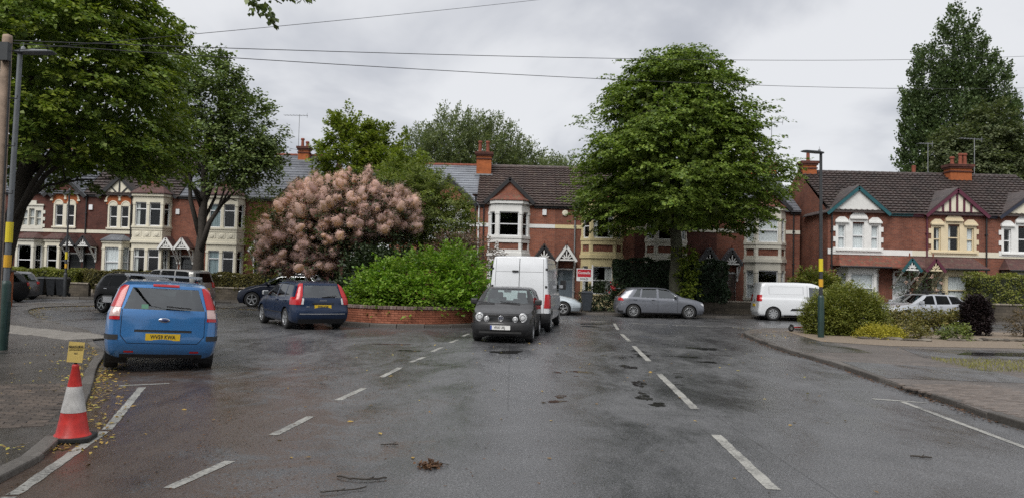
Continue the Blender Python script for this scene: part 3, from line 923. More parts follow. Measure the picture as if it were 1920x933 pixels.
def hood(H, cx, half, zb, za, proj, board, orn, roofm, brackets=True, fill=None, scallop=True, bmat=None):
    """gabled door hood on brackets, with a sunburst of spokes in the gable"""
    y = -proj
    r = MB()
    for s in (-1, 1):
        e = Vector((cx + s * (half + 0.12), 0, zb - 0.02)); t = Vector((cx, 0, za + 0.1))
        up = Vector((0, 0, 0.07))
        r.add([Vector((e.x, y - 0.06, e.z)), Vector((e.x, 0.05, e.z)), Vector((t.x, 0.05, t.z)), Vector((t.x, y - 0.06, t.z)),
               Vector((e.x, y - 0.06, e.z)) + up, Vector((e.x, 0.05, e.z)) + up, Vector((t.x, 0.05, t.z)) + up, Vector((t.x, y - 0.06, t.z)) + up],
              [(0, 1, 2, 3), (4, 7, 6, 5), (0, 4, 5, 1), (1, 5, 6, 2), (2, 6, 7, 3), (3, 7, 4, 0)])
    h = r.build('door_hood', roofm, H)
    if scallop:
        sc = MB()
        for s in (-1, 1):
            n = 7
            for k in range(n):
                f = (k + 0.5) / n
                x = cx + s * (half + 0.12) * (1 - f); z = zb - 0.02 + (za + 0.12 - zb) * f + 0.075
                sc.cbox((x, y - 0.02, z), (0.085, 0.10, 0.085), Euler((0, R(45), 0)))
        sc.build('edge_tiles', roofm, h)['kind'] = 'stuff'
        MB().lathe([(0.03, 0), (0.06, 0.04), (0.03, 0.12), (0.05, 0.17), (0.005, 0.26)], 8, 'z', (cx, y + 0.06, za + 0.13)).build('finial', 'pot_red', h, smooth=True)
    for s in (-1, 1):
        MB().bar((cx + s * (half + 0.08), y - 0.08, zb - 0.08), (cx, y - 0.08, za + 0.03), 0.045, 0.15).build('bargeboard', board, h)
    o = MB()
    hh = (za - zb)
    for ang in (-62, -31, 0, 31, 62):
        a = R(ang)
        L = hh * (0.62 if abs(ang) < 40 else 0.5)
        o.bar((cx + 0.05 * math.sin(a), y - 0.03, zb + 0.07), (cx + math.sin(a) * L * 1.05, y - 0.03, zb + 0.07 + math.cos(a) * L), 0.035, 0.07)
    o.box(cx - half, cx + half, y - 0.06, y - 0.005, zb - 0.03, zb + 0.055)
    o.build('sunburst', orn, h)
    if fill:
        MB().slab([(cx - half, zb), (cx + half, zb), (cx, za)], y + 0.03, y + 0.06).build('hood_panel', fill, h)
    if brackets:
        for s in (-1, 1):
            k = MB()
            x = cx + s * half
            k.box(x - 0.045, x + 0.045, -0.10, -0.01, zb - 1.0, zb - 0.032)
            k.bar((x, -0.06, zb - 0.85), (x, y + 0.06, zb - 0.12), 0.07, 0.08)
            k.box(x - 0.045, x + 0.045, y, 0.0, zb - 0.13, zb - 0.034)
            k.build('bracket', bmat or orn, h)
    return h
def door(H, cx, z0, w, h, mat, frame, y=0.12, panes=True, step=True):
    f = MB()
    f.box(cx - w / 2 - 0.09, cx - w / 2, y - 0.10, y + 0.04, z0, z0 + h + 0.09); f.box(cx + w / 2, cx + w / 2 + 0.09, y - 0.10, y + 0.04, z0, z0 + h + 0.09)
    f.box(cx - w / 2, cx + w / 2, y - 0.10, y + 0.04, z0 + h, z0 + h + 0.09)
    D = f.build('door', frame, H)
    l = MB().box(cx - w / 2, cx + w / 2, y, y + 0.05, z0, z0 + h)
    for sx in (-1, 1):
        l.box(cx + sx * w * 0.23 - w * 0.16, cx + sx * w * 0.23 + w * 0.16, y - 0.012, y + 0.001, z0 + 0.2, z0 + h * 0.38)
    l.build('door_leaf', mat, D)
    if panes:
        for i in range(3):
            for j in range(2):
                x = cx + (i - 1) * w * 0.25; z = z0 + h * (0.62 + 0.16 * j)
                MB().box(x - w * 0.11, x + w * 0.11, y - 0.008, y + 0.001, z, z + h * 0.14).build('pane', 'window_glass', D)
    MB().lathe([(0.0, -0.05), (0.03, -0.045), (0.03, -0.02), (0.012, -0.015), (0.012, 0.0)], 8, 'y', (cx + w * 0.40, y, z0 + 1.0)).build('handle', 'lead', D, smooth=True)
    if step: MB().box(cx - w / 2 - 0.15, cx + w / 2 + 0.15, -0.45, y + 0.05, 0.1, z0 - 0.002).build('doorstep', 'stone_pale', H)
def chimney(H, cx, cy, w, d, z0, z1, pots, mat='brick_orange', corbel=True):
    s = MB().box(cx - w / 2, cx + w / 2, cy - d / 2, cy + d / 2, z0, z1)
    c = s.build('chimney', mat, H)
    if corbel:
        k = MB().box(cx - w / 2 - 0.05, cx + w / 2 + 0.05, cy - d / 2 - 0.05, cy + d / 2 + 0.05, z1 - 0.42, z1 - 0.34)
        k.box(cx - w / 2 - 0.07, cx + w / 2 + 0.07, cy - d / 2 - 0.07, cy + d / 2 + 0.07, z1 - 0.20, z1 - 0.1)
        k.box(cx - w / 2 - 0.12, cx + w / 2 + 0.12, cy - d / 2 - 0.12, cy + d / 2 + 0.12, z1 - 0.1, z1 + 0.06)
        k.build('corbel', 'brick_dark', c)
    MB().box(cx - w / 2 - 0.10, cx + w / 2 + 0.10, cy - d / 2 - 0.14, cy + d / 2 + 0.1, z0 + 0.35, z0 + 0.47).build('flashing', 'lead', c)
    for px, ph in pots:
        MB().lathe([(0.13, 0), (0.14, 0.06), (0.11, 0.1), (0.10, ph - 0.14), (0.14, ph - 0.12), (0.14, ph - 0.04), (0.11, ph), (0.07, ph), (0.07, ph - 0.2)], 12, 'z', (cx + px, cy, z1 + 0.06)).build('chimney_pot', 'pot_red', c, smooth=False)
    return c
def shell(H, x0, x1, ze, depth, mat, holes, base=0.0, sides=(True, True), ridge=None, eave_gap=0.0):
    """front wall with openings, side walls up to the roof, and a dark room behind the openings"""
    w = MB()
    wall_holes(w, x0, x1, base, ze, holes)
    half = depth / 2
    zr = ridge if ridge else ze
    if sides[0]: w.add([(x0, 0, base), (x0, depth, base), (x0, depth, ze), (x0, half, zr), (x0, 0, ze)], [(0, 4, 3, 2, 1)])
    if sides[1]: w.add([(x1, 0, base), (x1, depth, base), (x1, depth, ze), (x1, half, zr), (x1, 0, ze)], [(0, 1, 2, 3, 4)])
    w.add([(x0, depth, base), (x1, depth, base), (x1, depth, ze), (x0, depth, ze)], [(0, 3, 2, 1)])
    o = w.build('wall', mat, H, fix=False)
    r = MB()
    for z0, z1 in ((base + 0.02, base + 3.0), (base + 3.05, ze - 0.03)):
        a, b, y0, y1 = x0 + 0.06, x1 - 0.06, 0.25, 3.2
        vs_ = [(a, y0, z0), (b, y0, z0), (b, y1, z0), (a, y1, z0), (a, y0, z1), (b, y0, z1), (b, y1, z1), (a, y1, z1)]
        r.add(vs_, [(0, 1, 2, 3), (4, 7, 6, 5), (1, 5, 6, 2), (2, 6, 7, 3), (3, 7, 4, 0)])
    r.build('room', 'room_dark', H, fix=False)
    return o
def gutter(H, x0, x1, z, y=-0.16, mat='black_paint'):
    g = MB()
    g.box(x0, x1, y + 0.06, -0.003, z - 0.20, z - 0.03)
    g.tube([(x0, y, z - 0.05), (x1, y, z - 0.05)], 0.06, 8)
    g.build('gutter', mat, H)
def downpipe(H, x, z0, z1, mat='black_paint', y=-0.07):
    p = MB().tube([(x, y - 0.08, z1), (x, y, z1 - 0.15), (x, y, z0)], 0.045, 8)
    for k in range(3):
        z = z0 + (z1 - z0) * (0.15 + 0.33 * k)
        p.box(x - 0.07, x + 0.07, y - 0.055, -0.003, z, z + 0.06)
    p.build('downpipe', mat, H)
def string_course(H, x0, x1, z0, z1, mat, y=-0.035):
    MB().box(x0, x1, y, -0.003, z0, z1).build('string_course', mat, H)
def aerial(H, x, y, z0, z1, boom, n=7, ang=0.0):
    a = MB().tube([(x, y, z0), (x, y, z1)], 0.022, 6)
    c, s = math.cos(ang), math.sin(ang)
    p = Vector((x, y, z1 - 0.06)); d = Vector((c, s, 0)); e = Vector((-s, c, 0))
    a.tube([p - d * boom * 0.35, p + d * boom * 0.65], 0.018, 6)
    for i in range(n):
        q = p + d * boom * (-0.33 + 0.97 * i / (n - 1))
        a.tube([q - e * 0.22 + Vector((0, 0, 0)), q + e * 0.22], 0.009, 5)
    q = p - d * boom * 0.33
    a.tube([q - Vector((0, 0, 0.18)), q + Vector((0, 0, 0.18))], 0.012, 5)
    a.build('aerial', 'lead', H)
def alarm(H, x, z, kind='box'):
    if kind == 'box': MB().box(x - 0.12, x + 0.12, -0.09, -0.003, z - 0.17, z + 0.17).build('alarm_box', 'white_upvc', H)
    else: MB().lathe([(0.19, 0.0), (0.19, -0.06), (0.14, -0.09), (0.0, -0.09)], 8, 'y', (x, -0.003, z)).build('alarm_box', 'cream_paint', H)

def house(label, X0, X1, Y, cat='house'):
    return empty('terraced_house', ((X0 + X1) / 2, Y, 0), 0, label, cat, 'terraced houses along the crescent'), (X1 - X0) / 2

# ---- centre terrace, facade 45.5 m away, two-storey canted bays
def centre_house(label, X0, X1, bx, hx, stone, brick, roofm, hoodc, ornc, doorc, band2=None, bayroof='tile_red', frame='white_upvc', curt=None, gap=True, panel='brick_red', wave=True):
    H, hw = house(label, X0, X1, 45.5)
    c = (X0 + X1) / 2
    b_, d_ = bx - c, hx - c
    ze = 6.14
    holes = [(b_ - 1.05, b_ + 1.05, 0.85, 2.58), (b_ - 1.05, b_ + 1.05, 4.22, 5.62), (d_ - 0.47, d_ + 0.47, 0.25, 2.40)]
    shell(H, -hw, hw, ze, 9.0, brick, holes, ridge=9.1)
    bay(H, b_, 0.74, 1.24, 0.62, [(0.90, 2.55), (4.20, 5.64)],
        [(0.02, 0.90, 0.0), (2.55, 3.03, 0.0), (3.03, 3.22, 0.09), (3.22, 3.41, 0.03), (3.82, 4.06, 0.02), (4.06, 4.20, 0.06), (5.64, 6.12, 0.0), (6.12, 6.30, 0.10), (0.78, 0.9, 0.06)],
        stone, frame, 1, [(3.41, 3.82)], panel, curt or [None, None, None, None, None, None])
    hip_roof(H, b_, 0.74, 1.24, 0.62, 6.36, 0.5, bayroof, 0.15, 0.45)
    gable(H, b_, 1.25, 6.36, 7.62, -0.16, brick, 'black_paint', roofm, None, 3.4, 0.26)
    tile_roof(H, -hw, hw, -0.22, ze, 4.5, 9.1, roofm, wave)
    for a, b in ((-hw, b_ - 1.5), (b_ + 1.5, hw)):
        if b - a > 0.3: gutter(H, a, b, ze)
    for a, b, m in [(-hw, b_ - 1.24, stone), (b_ + 1.24, hw, band2 or stone)]:
        if b - a > 0.1: string_course(H, a, b, 4.76, 4.98, m)
    hood(H, d_, 0.52, 2.86, 3.62, 0.75, hoodc, ornc, roofm, True)
    door(H, d_, 0.25, 0.92, 2.05, doorc, 'white_paint')
    return H, c
H1, c1 = centre_house('brick terraced house with white bay and black gable behind the tall white van', -2.2, 2.55, -0.22, 1.90, 'white_paint', 'brick_bright', 'tile_brown', 'black_paint', 'white_paint', 'grey_door', None)
chimney(H1, -1.95 - c1, 3.5, 0.95, 0.62, 7.9, 9.75, [(-0.28, 0.75), (0.22, 0.75)])
alarm(H1, 1.9 - c1, 5.85 - 0.15); downpipe(H1, -2.05 - c1, 0.1, 6.0, 'white_upvc'); downpipe(H1, -1.75 - c1, 0.1, 6.0)
H2, c2 = centre_house('brick terraced house with yellow cream bay, behind the estate agent board', 2.55, 7.35, 5.39, 3.23, 'yellow_cream', 'brick_red', 'tile_brown', 'white_paint', 'white_paint', 'grey_door', None, curt=[('curtain', 'sides'), ('curtain', 'right'), None, None, ('curtain', 'sides'), None])
alarm(H2, 3.15 - c2, 5.68, 'round'); downpipe(H2, 3.75 - c2, 0.1, 6.0, 'lead')
H3, c3 = centre_house('brick terraced house with off white bay, hidden behind the big round tree', 7.35, 12.3, 9.25, 11.71, 'pale_cream', 'brick_dark', 'slate', 'black_paint', 'white_paint', 'brown_door', None, wave=False, curt=[('curtain', 'left'), None, ('curtain', 'right')])
H4, c4 = centre_house('brick terraced house with white bay, end of its row behind the small white van', 12.3, 17.3, 15.2, 13.02, 'pale_cream', 'brick_red', 'slate', 'black_paint', 'white_paint', 'brown_door', None, wave=False, curt=[('lace', 'full'), None, ('lace', 'full'), ('lace', 'full'), ('lace', 'full'), ('lace', 'full')])
chimney(H4, 15.6 - c4, 4.5, 0.9, 0.6, 8.3, 10.0, [(-0.2, 0.6), (0.2, 0.6)]); chimney(H4, 17.0 - c4, 4.6, 0.7, 0.6, 8.2, 9.7, [(0, 0.5)])
downpipe(H4, 16.9 - c4, 0.1, 6.0); aerial(H4, 17.35 - c4 - 0.25, 4.6, 9.4, 12.55, 2.1, 9, R(170)); aerial(H4, 16.6 - c4 + 0.6, 5.6, 9.0, 11.0, 1.2, 7, R(175))

# ---- right terrace, facade 42 m away, flush three-light windows over a lean-to
def tri_window(H, cx, zs, stone, frame, curt, hs=(5.10, 5.28), half=1.32, arch_top=5.86):
    """three sash lights in a painted stone surround with little pediments and toothed quoins"""
    s = MB()
    xs = [(-1.13, -0.70, hs[0]), (-0.36, 0.28, hs[1]), (0.54, 0.97, hs[0])]
    xs = [(-1.12, -0.72, hs[0]), (-0.32, 0.32, hs[1]), (0.72, 1.12, hs[0])]
    x0, x1 = cx - half, cx + half
    top = hs[1] + 0.16
    holes = [(cx + a, cx + b, zs, h) for a, b, h in xs]
    wall_holes(s, x0 + 0.06, x1 - 0.06, zs - 0.22, hs[0] + 0.12, [(a, b, c, min(d, hs[0] + 0.12)) for a, b, c, d in holes], -0.05, 0.3)
    wall_holes(s, cx - 0.52, cx + 0.52, hs[0] + 0.12, top, [(cx - 0.32, cx + 0.32, hs[0] + 0.12, hs[1])], -0.05, 0.3)
    s.box(x0 + 0.06, x1 - 0.06, -0.12, -0.052, zs - 0.12, zs - 0.03)
    for a, b, h in xs:
        m = cx + (a + b) / 2; w = (b - a) / 2 + 0.17
        t = h + (0.12 if h < hs[1] else 0.16)
        s.box(m - w, m + w, -0.16, -0.003, t, t + 0.09)
        n = 8
        pts = [(m - w, t + 0.092)] + [(m - w * math.cos(math.pi * i / n), t + 0.092 + (0.24 if h < hs[1] else 0.32) * (math.sin(math.pi * i / n) ** 1.4) * (1 + 0.12 * (i % 2))) for i in range(1, n)] + [(m + w, t + 0.092)]
        s.slab(pts[::-1], -0.10, -0.003)
    for k in range(6):
        z = zs - 0.20 + k * 0.29
        w = 0.13 if k % 2 == 0 else 0.0
        if w:
            s.box(x0 - w + 0.06, x0 + 0.06, -0.05, -0.003, z, z + 0.27); s.box(x1 - 0.06, x1 + w - 0.06, -0.05, -0.003, z, z + 0.27)
    s.build('window_surround', stone, H)
    f, _ = facet((cx, -0.05), (cx + 1, -0.05))
    for (a, b, h), c in zip(xs, curt):
        window(H, f, a, b, zs, h, frame, 'sash', c, 0.09, 0.05)
def right_house(label, X0, X1, gx, wx, stone, frame, board, gfill, timbers, hx, curt, brick='brick_red', leanto='tile_red', string='white_paint', doorm='white_upvc', bx=None, gcurt=('lace', 'full'), half=1.5, orn=None, bx_half=1.15):
    H, hw = house(label, X0, X1, 42.0)
    c = (X0 + X1) / 2
    g, w, d = gx - c, wx - c, hx - c
    b_ = (bx if bx is not None else wx) - c
    ze = 5.85
    holes = [(w - 1.2, w + 1.2, 3.78, 5.2), (b_ - 1.0, b_ + 1.0, 0.8, 2.6), (d - 0.47, d + 0.47, 0.22, 2.36)]
    shell(H, -hw, hw, ze, 9.0, brick, holes, ridge=8.72)
    tri_window(H, w, 3.80, stone, frame, curt)
    string_course(H, -hw, w - 1.27, 3.48, 3.78, string); string_course(H, w + 1.27, hw, 3.48, 3.78, string)
    string_course(H, w - 1.27, w + 1.27, 3.48, 3.575, string)
    # lean-to tiled roof over bay and porch
    r = MB()
    x0, x1 = b_ - bx_half - 0.25, b_ + bx_half + 0.25
    sx = 1 if d > b_ else -1
    xa, xb = (x0, min(hw - 0.01, d + 0.9)) if sx > 0 else (max(-hw + 0.01, d - 0.9), x1)
    r.add([(xa, -0.95, 2.84), (xb, -0.95, 2.84), (xb - (0 if sx > 0 else 0.35), -0.002, 3.46), (xa + (0.35 if sx > 0 else 0), -0.002, 3.46), (xa, -0.002, 2.84), (xb, -0.002, 2.84), (xa, -0.95, 2.77), (xb, -0.95, 2.77), (xa, -0.002, 2.77), (xb, -0.002, 2.77)],
          [(0, 1, 2, 3), (0, 3, 4), (1, 5, 2), (6, 7, 1, 0), (6, 8, 9, 7)])
    lt = r.build('lean_to_roof', leanto, H)
    gutter(lt, x0, x1, 2.86, -0.98, 'black_paint') if False else MB().tube([(x0, -1.0, 2.79), (x1, -1.0, 2.79)], 0.05, 8).build('gutter', 'black_paint', lt)
    bay(H, b_, 0.78, bx_half, 0.55, [(0.85, 2.45)], [(0.02, 0.85, 0.0), (2.45, 2.68, 0.0), (2.68, 2.768, 0.08), (0.75, 0.85, 0.05)], stone, frame, 1, [], 'brick_red', [gcurt])
    gable(H, g, half, ze + 0.02, 7.14, -0.14, gfill, board, 'tile_dark', timbers, 3.2, 0.22)
    tile_roof(H, -hw, hw, -0.22, ze, 4.5, 8.72, 'tile_dark', True)
    for a, b in ((-hw, g - half - 0.3), (g + half + 0.3, hw)):
        if b - a > 0.2: gutter(H, a, b, ze, mat=board)
    hood(H, d, 0.44, 2.68, 3.24, 1.12, board, orn or stone, leanto, True, board, False, stone)
    MB().lathe([(0.03, 0), (0.06, 0.04), (0.03, 0.12), (0.05, 0.17), (0.005, 0.28)], 8, 'z', (d, -0.9, 3.34)).build('finial', 'pot_red', H, smooth=True)
    door(H, d, 0.22, 0.9, 2.05, doorm, stone)
    return H, c
F = ('lace', 'full')
R1, k1 = right_house('brick terraced house with teal gable boards and white window surrounds', 17.52, 22.2, 19.15, 19.2, 'white_paint', 'white_upvc', 'teal_paint', 'render_white', None, 21.6, [F, F, F])
chimney(R1, 18.1 - k1, 4.4, 0.85, 0.6, 7.6, 9.25, [(0.0, 0.7)])
downpipe(R1, 17.72 - k1, 0.1, 5.8)
R2, k2 = right_house('brick terraced house with maroon timbered gable and cream window surrounds', 22.2, 26.44, 24.62, 24.5, 'warm_cream', 'warm_cream', 'maroon_paint', 'cream_paint', 'upright', 22.88, [('curtain', 'right'), ('curtain', 'left'), F], string='cream_paint', doorm='brown_door', leanto='tile_plum', orn='warm_cream')
chimney(R2, 26.35 - k2 + 0.75, 4.0, 1.3, 0.7, 7.6, 9.2, [(-0.35, 0.5), (0.15, 0.72), (0.42, 0.72)])
downpipe(R2, 23.0 - k2, 0.1, 5.8, 'maroon_paint'); downpipe(R2, 26.3 - k2, 0.1, 5.8)
aerial(R2, 25.6 - k2, 4.6, 8.6, 10.7, 0.9, 6, R(185)); aerial(R2, 28.6 - k2, 4.8, 8.6, 11.1, 1.6, 8, R(190))
MB().box(25.4 - k2, 25.9 - k2, 6.0, 6.5, 8.0, 8.9).lathe([(0.13, 0), (0.11, 0.1), (0.13, 0.6), (0.1, 0.62), (0.08, 0.3)], 10, 'z', (25.6 - k2, 6.25, 8.9)).build('rear_chimney', 'pot_red', R2)
R3, k3 = right_house('brick terraced house with navy gable boards, at the right edge above the clipped hedge', 26.44, 31.0, 28.95, 28.4, 'white_paint', 'white_upvc', 'navy_paint', 'cream_paint', None, 30.4, [None, None, None], leanto='tile_plum', string='cream_paint', half=1.75)

# ---- left terrace, facade 50 m away
def arch_pair(H, cx, zs, zh, stone, frame, ysill=True):
    """two sashes under a pair of round brick arches with a painted hood mould"""
    s = MB()
    for sx in (-1, 1):
        c = cx + sx * 0.42
        for r0, w, yy in ((0.46, 0.055, -0.07), (0.27, 0.05, -0.05)):
            pts = [(c + r0 * math.cos(a), yy * 0.5, zh - 0.02 + (0.34 if r0 > 0.4 else 0.02) + r0 * math.sin(a)) for a in [math.pi * i / 14 for i in range(15)]]
            s.tube(pts, w, 6)
    zt = zh - 0.02
    s.box(cx - 0.98, cx - 0.80, -0.08, -0.003, zh + 0.22, zh + 0.32); s.box(cx + 0.80, cx + 0.98, -0.08, -0.003, zh + 0.22, zh + 0.32)
    wall_holes(s, cx - 0.74, cx + 0.74, zs - 0.16, zh + 0.02, [(cx - 0.63, cx - 0.12, zs, zh - 0.04), (cx + 0.12, cx + 0.63, zs, zh - 0.04)], -0.05, 0.3)
    s.box(cx - 0.80, cx + 0.80, -0.12, -0.052, zs - 0.12, zs - 0.02)
    for sx in (-1, 1):
        n = 10
        pts = [(cx + sx * 0.375 + 0.26 * math.cos(math.pi * i / n), zh + 0.021 + 0.26 * math.sin(math.pi * i / n)) for i in range(n + 1)]
        s.slab(pts, -0.045, -0.003)
    s.build('window_surround', stone, H)
    t = MB()
    for sx in (-1, 1):
        n = 12
        pts = [(cx + sx * 0.42 + 0.45 * math.cos(math.pi * i / n), zh + 0.31 + 0.45 * math.sin(math.pi * i / n)) for i in range(n + 1)] + [(cx + sx * 0.42 - 0.45, zh + 0.05), (cx + sx * 0.42 + 0.45, zh + 0.05)]
        t.slab(pts, -0.022 - 0.002 * sx, -0.003)
    t.build('arch_panel', 'brick_orange', H)
    f, _ = facet((cx, -0.05), (cx + 1, -0.05))
    window(H, f, -0.63, -0.12, zs, zh - 0.04, frame, 'sash', None, 0.08, 0.05); window(H, f, 0.12, 0.63, zs, zh - 0.04, frame, 'sash', None, 0.08, 0.05)
def left_house(label, X0, X1, kind, wx, hx, stone, brick, roofm, gfill=None, timbers=None, bx=None, bhalf=0.95, leanm='tile_plum', orn='white_paint', hoodc='black_paint', hoodf='black_paint', curt=None, wave=True, gap=7.6):
    H, hw = house(label, X0, X1, 50.0)
    c = (X0 + X1) / 2
    w, d = wx - c, hx - c
    b_ = (bx if bx is not None else wx) - c
    ze = 6.6
    if kind == 'bay':
        holes = [(w - 1.0, w + 1.0, 1.2, 3.0), (w - 1.0, w + 1.0, 4.55, 6.0), (d - 0.45, d + 0.45, 0.6, 2.7)]
        shell(H, -hw, hw, ze, 9.0, brick, holes, ridge=10.2)
        bay(H, w, 0.98, 1.22, 0.75, [(1.2, 3.04), (4.52, 6.06)],
            [(0.02, 1.2, 0.0), (3.04, 3.42, 0.0), (3.42, 3.56, 0.10), (3.56, 3.75, 0.04), (3.75, 4.24, 0.0), (4.24, 4.40, 0.03), (4.40, 4.52, 0.08), (6.06, 6.46, 0.0), (6.46, 6.62, 0.12), (1.08, 1.2, 0.06)], stone, 'white_upvc', 2, [], 'brick_red', curt or [None], rail=0.72)
        o = MB()
        for k in range(3):
            x = w - 0.62 + k * 0.62
            o.box(x - 0.24, x + 0.24, -0.775, -0.752, 3.83, 4.16); o.lathe([(0.15, -0.79), (0.1, -0.81), (0.0, -0.81)], 8, 'y', (x, 0, 4.0))
        o.build('apron_panel', stone, H)
        hip_roof(H, w, 0.98, 1.22, 0.75, 6.68, 0.75, 'tile_plum', 0.2, 0.5)
        gable(H, w, 1.3, 6.6, 7.9, -0.1, 'brick_bright', 'black_paint', roofm, None, 3.4)
    else:
        holes = [(w - 0.72, w + 0.72, 4.4, 5.8), (b_ - bhalf + 0.12, b_ + bhalf - 0.12, 1.2, 3.15), (d - 0.4, d + 0.4, 0.6, 2.7)]
        shell(H, -hw, hw, ze, 9.0, brick, holes, ridge=10.2)
        if kind == 'arch': arch_pair(H, w, 4.42, 5.86, stone, 'white_upvc')
        else: tri_window(H, w, 4.22, stone, stone, [('curtain', 'full')] * 3, (5.38, 5.5), 1.0) if False else arch_flat(H, w, stone)
        string_course(H, -hw, hw, 4.0, 4.22, stone)
        bay(H, b_, bhalf * 0.62, bhalf, 0.6, [(1.2, 3.1)], [(0.02, 1.2, 0.0), (3.1, 3.38, 0.0), (3.38, 3.50, 0.08), (1.08, 1.2, 0.05)], stone, 'white_upvc', 1, [], 'brick_red', curt or [None])
        hip_roof(H, b_, bhalf * 0.62, bhalf, 0.6, 3.56, 0.40, leanm, 0.16, bhalf * 0.45)
        gable(H, w, 1.15, 6.55, gap, -0.12, gfill or brick, 'black_paint', roofm, timbers, 3.4, 0.28)
    tile_roof(H, -hw, hw, -0.22, ze, 4.5, 10.2, roofm, wave)
    for a, b in ((-hw, w - 1.5), (w + 1.5, hw)):
        if b - a > 0.2: gutter(H, a, b, ze)
    if hx is not None:
        hood(H, d, 0.42, 3.12, 3.72, 0.85, hoodc, orn, 'tile_plum', True, None, False)
        door(H, d, 0.6, 0.8, 2.0, 'black_paint', 'white_paint')
    return H, c
def arch_flat(H, cx, stone):
    """three narrow lights in a quoined cream surround"""
    s = MB()
    cells = [(-0.62, -0.26), (-0.17, 0.19), (0.28, 0.64)]
    wall_holes(s, cx - 0.74, cx + 0.76, 4.18, 5.72, [(cx + a, cx + b, 4.40, 5.40 + (0.12 if i == 1 else 0)) for i, (a, b) in enumerate(cells)], -0.05, 0.3)
    for k in range(3):
        s.box(cx - 0.88, cx - 0.742, -0.05, -0.003, 4.3 + k * 0.45, 4.52 + k * 0.45); s.box(cx + 0.762, cx + 0.9, -0.05, -0.003, 4.3 + k * 0.45, 4.52 + k * 0.45)
    s.box(cx - 0.8, cx + 0.82, -0.12, -0.003, 5.722, 5.82); s.box(cx - 0.3, cx + 0.32, -0.1, -0.003, 5.822, 6.05)
    s.build('window_surround', stone, H)
    f, _ = facet((cx, -0.05), (cx + 1, -0.05))
    for i, (a, b) in enumerate(cells): window(H, f, a, b, 4.40, 5.40 + (0.12 if i == 1 else 0), stone, 'sash', ('curtain', 'full'), 0.08, 0.04)
LZ, q0 = left_house('brick terraced house with a quoined cream window, far left behind the tree trunk', -35.2, -30.95, 'flat', -31.8, -34.3, 'pale_cream', 'brick_dark', 'slate', 'cream_paint', 'fan')
LA, q1 = left_house('dark brick terraced house with twin arched windows and three bins in front', -30.95, -28.32, 'arch', -29.62, -28.82, 'cream_paint', 'brick_dark', 'slate', 'brick_dark', None, -30.0, 0.78)
LB, q2 = left_house('brick terraced house with twin arched windows and timber fan in its gable', -28.32, -25.1, 'arch', -26.03, -27.86, 'cream_paint', 'brick_dark', 'tile_dark', 'cream_paint', 'fan', -26.1, 0.98, leanm='slate', curt=[('lace', 'full')], gap=7.75)
LC, q3 = left_house('brick terraced house with two-storey cream bay and white porch hood, left of the sycamore trunk', -25.1, -21.98, 'bay', -23.78, -22.48, 'cream_paint', 'brick_red', 'tile_dark', hoodc='white_paint', curt=[None, ('curtain', 'left'), None, None])
LD, q4 = left_house('brick terraced house with two-storey cream bay, between the sycamore trunk and the pink smoke bush', -21.98, -17.3, 'bay', -18.93, -21.45, 'cream_paint', 'brick_red', 'slate', hoodc='white_paint', curt=[None, ('blind_blue', 'full'), None, None], wave=False)
LE, q5 = left_house('brick terraced house with grey slate roof and orange chimney, hidden by the pink smoke bush', -17.3, -12.6, 'bay', -14.2, -16.6, 'cream_paint', 'brick_red', 'slate', hoodc='white_paint', wave=False)
chimney(LE, -15.1 - q5, 4.2, 0.75, 0.6, 9.3, 10.7, [(-0.15, 0.62), (0.2, 0.4)]); aerial(LE, -15.55 - q5, 4.2, 9.8, 13.1, 1.7, 8, R(178))
chimney(LC, -22.0 - q3, 4.2, 1.0, 0.6, 9.2, 10.8, [(-0.25, 0.5), (0.25, 0.5)]); chimney(LA, -28.4 - q1, 4.2, 1.0, 0.6, 9.2, 10.8, [(-0.25, 0.5), (0.25, 0.5)])
alarm(LC, -22.15 - q3, 5.55); alarm(LD, -20.6 - q4, 5.55); downpipe(LB, -25.2 - q2, 0.1, 6.5); downpipe(LB, -28.2 - q2, 0.1, 6.5)
alarm(LB, -27.9 - q2, 5.7)
# ---- house between the two rows, its slate roof and black gable show above the shrubs
H0, c0 = house('brick terraced house with pale slate roof and black gable behind the rowan tree', -7.4, -2.2, 45.5)
shell(H0, -2.6, 2.6, 6.14, 9.0, 'brick_bright', [(-3.9 - (-4.8) - 1.2, -3.9 + 4.8 + 1.2, 3.98, 5.4)], ridge=9.1)
def _shift(): pass
tri_window(H0, 0.9, 4.0, 'white_paint', 'white_upvc', [F, F, F], (5.30, 5.48))
string_course(H0, -2.6, -0.37, 3.72, 3.98, 'white_paint'); string_course(H0, 2.17, 2.6, 4.76, 4.98, 'white_paint')
gable(H0, 0.9, 1.5, 6.16, 7.55, -0.14, 'brick_bright', 'black_paint', 'slate_blue', None, 3.4, 0.28)
tile_roof(H0, -2.6, 2.6, -0.22, 6.14, 4.5, 9.1, 'slate_blue', False)
gutter(H0, -2.6, -0.9, 6.14)
# ---- low garden walls in front of the houses
def garden_wall(label, x0, x1, y, h, mat='garden_stone', cop='stone_pale', t=0.28):
    w = empty('garden_wall', ((x0 + x1) / 2, y, 0.08), 0, label, 'wall', 'garden walls')
    L = x1 - x0
    MB().box(-L / 2, L / 2, -t / 2, t / 2, 0, h).build('wall', mat, w)
    n = max(2, int(L / 0.6))
    me = None
    rnd = random.Random(int(L * 100))
    for i in range(n):
        if me is None:
            o = MB().box(-0.29 * L / n / 0.6, 0.29 * L / n / 0.6, -t / 2 - 0.04, t / 2 + 0.04, 0, 0.08).build('coping_stone', cop, w); bevel(o, 0.01, 1); me = o.data
        else: o = link('coping_stone', me, None, w)
        o.location = (-L / 2 + L * (i + 0.5) / n, 0, h + 0.001 + rnd.uniform(0, 0.008))
    return w
garden_wall('low dark stone garden wall under the bright green hedge, left', -29.6, -24.2, 43.6, 0.7)
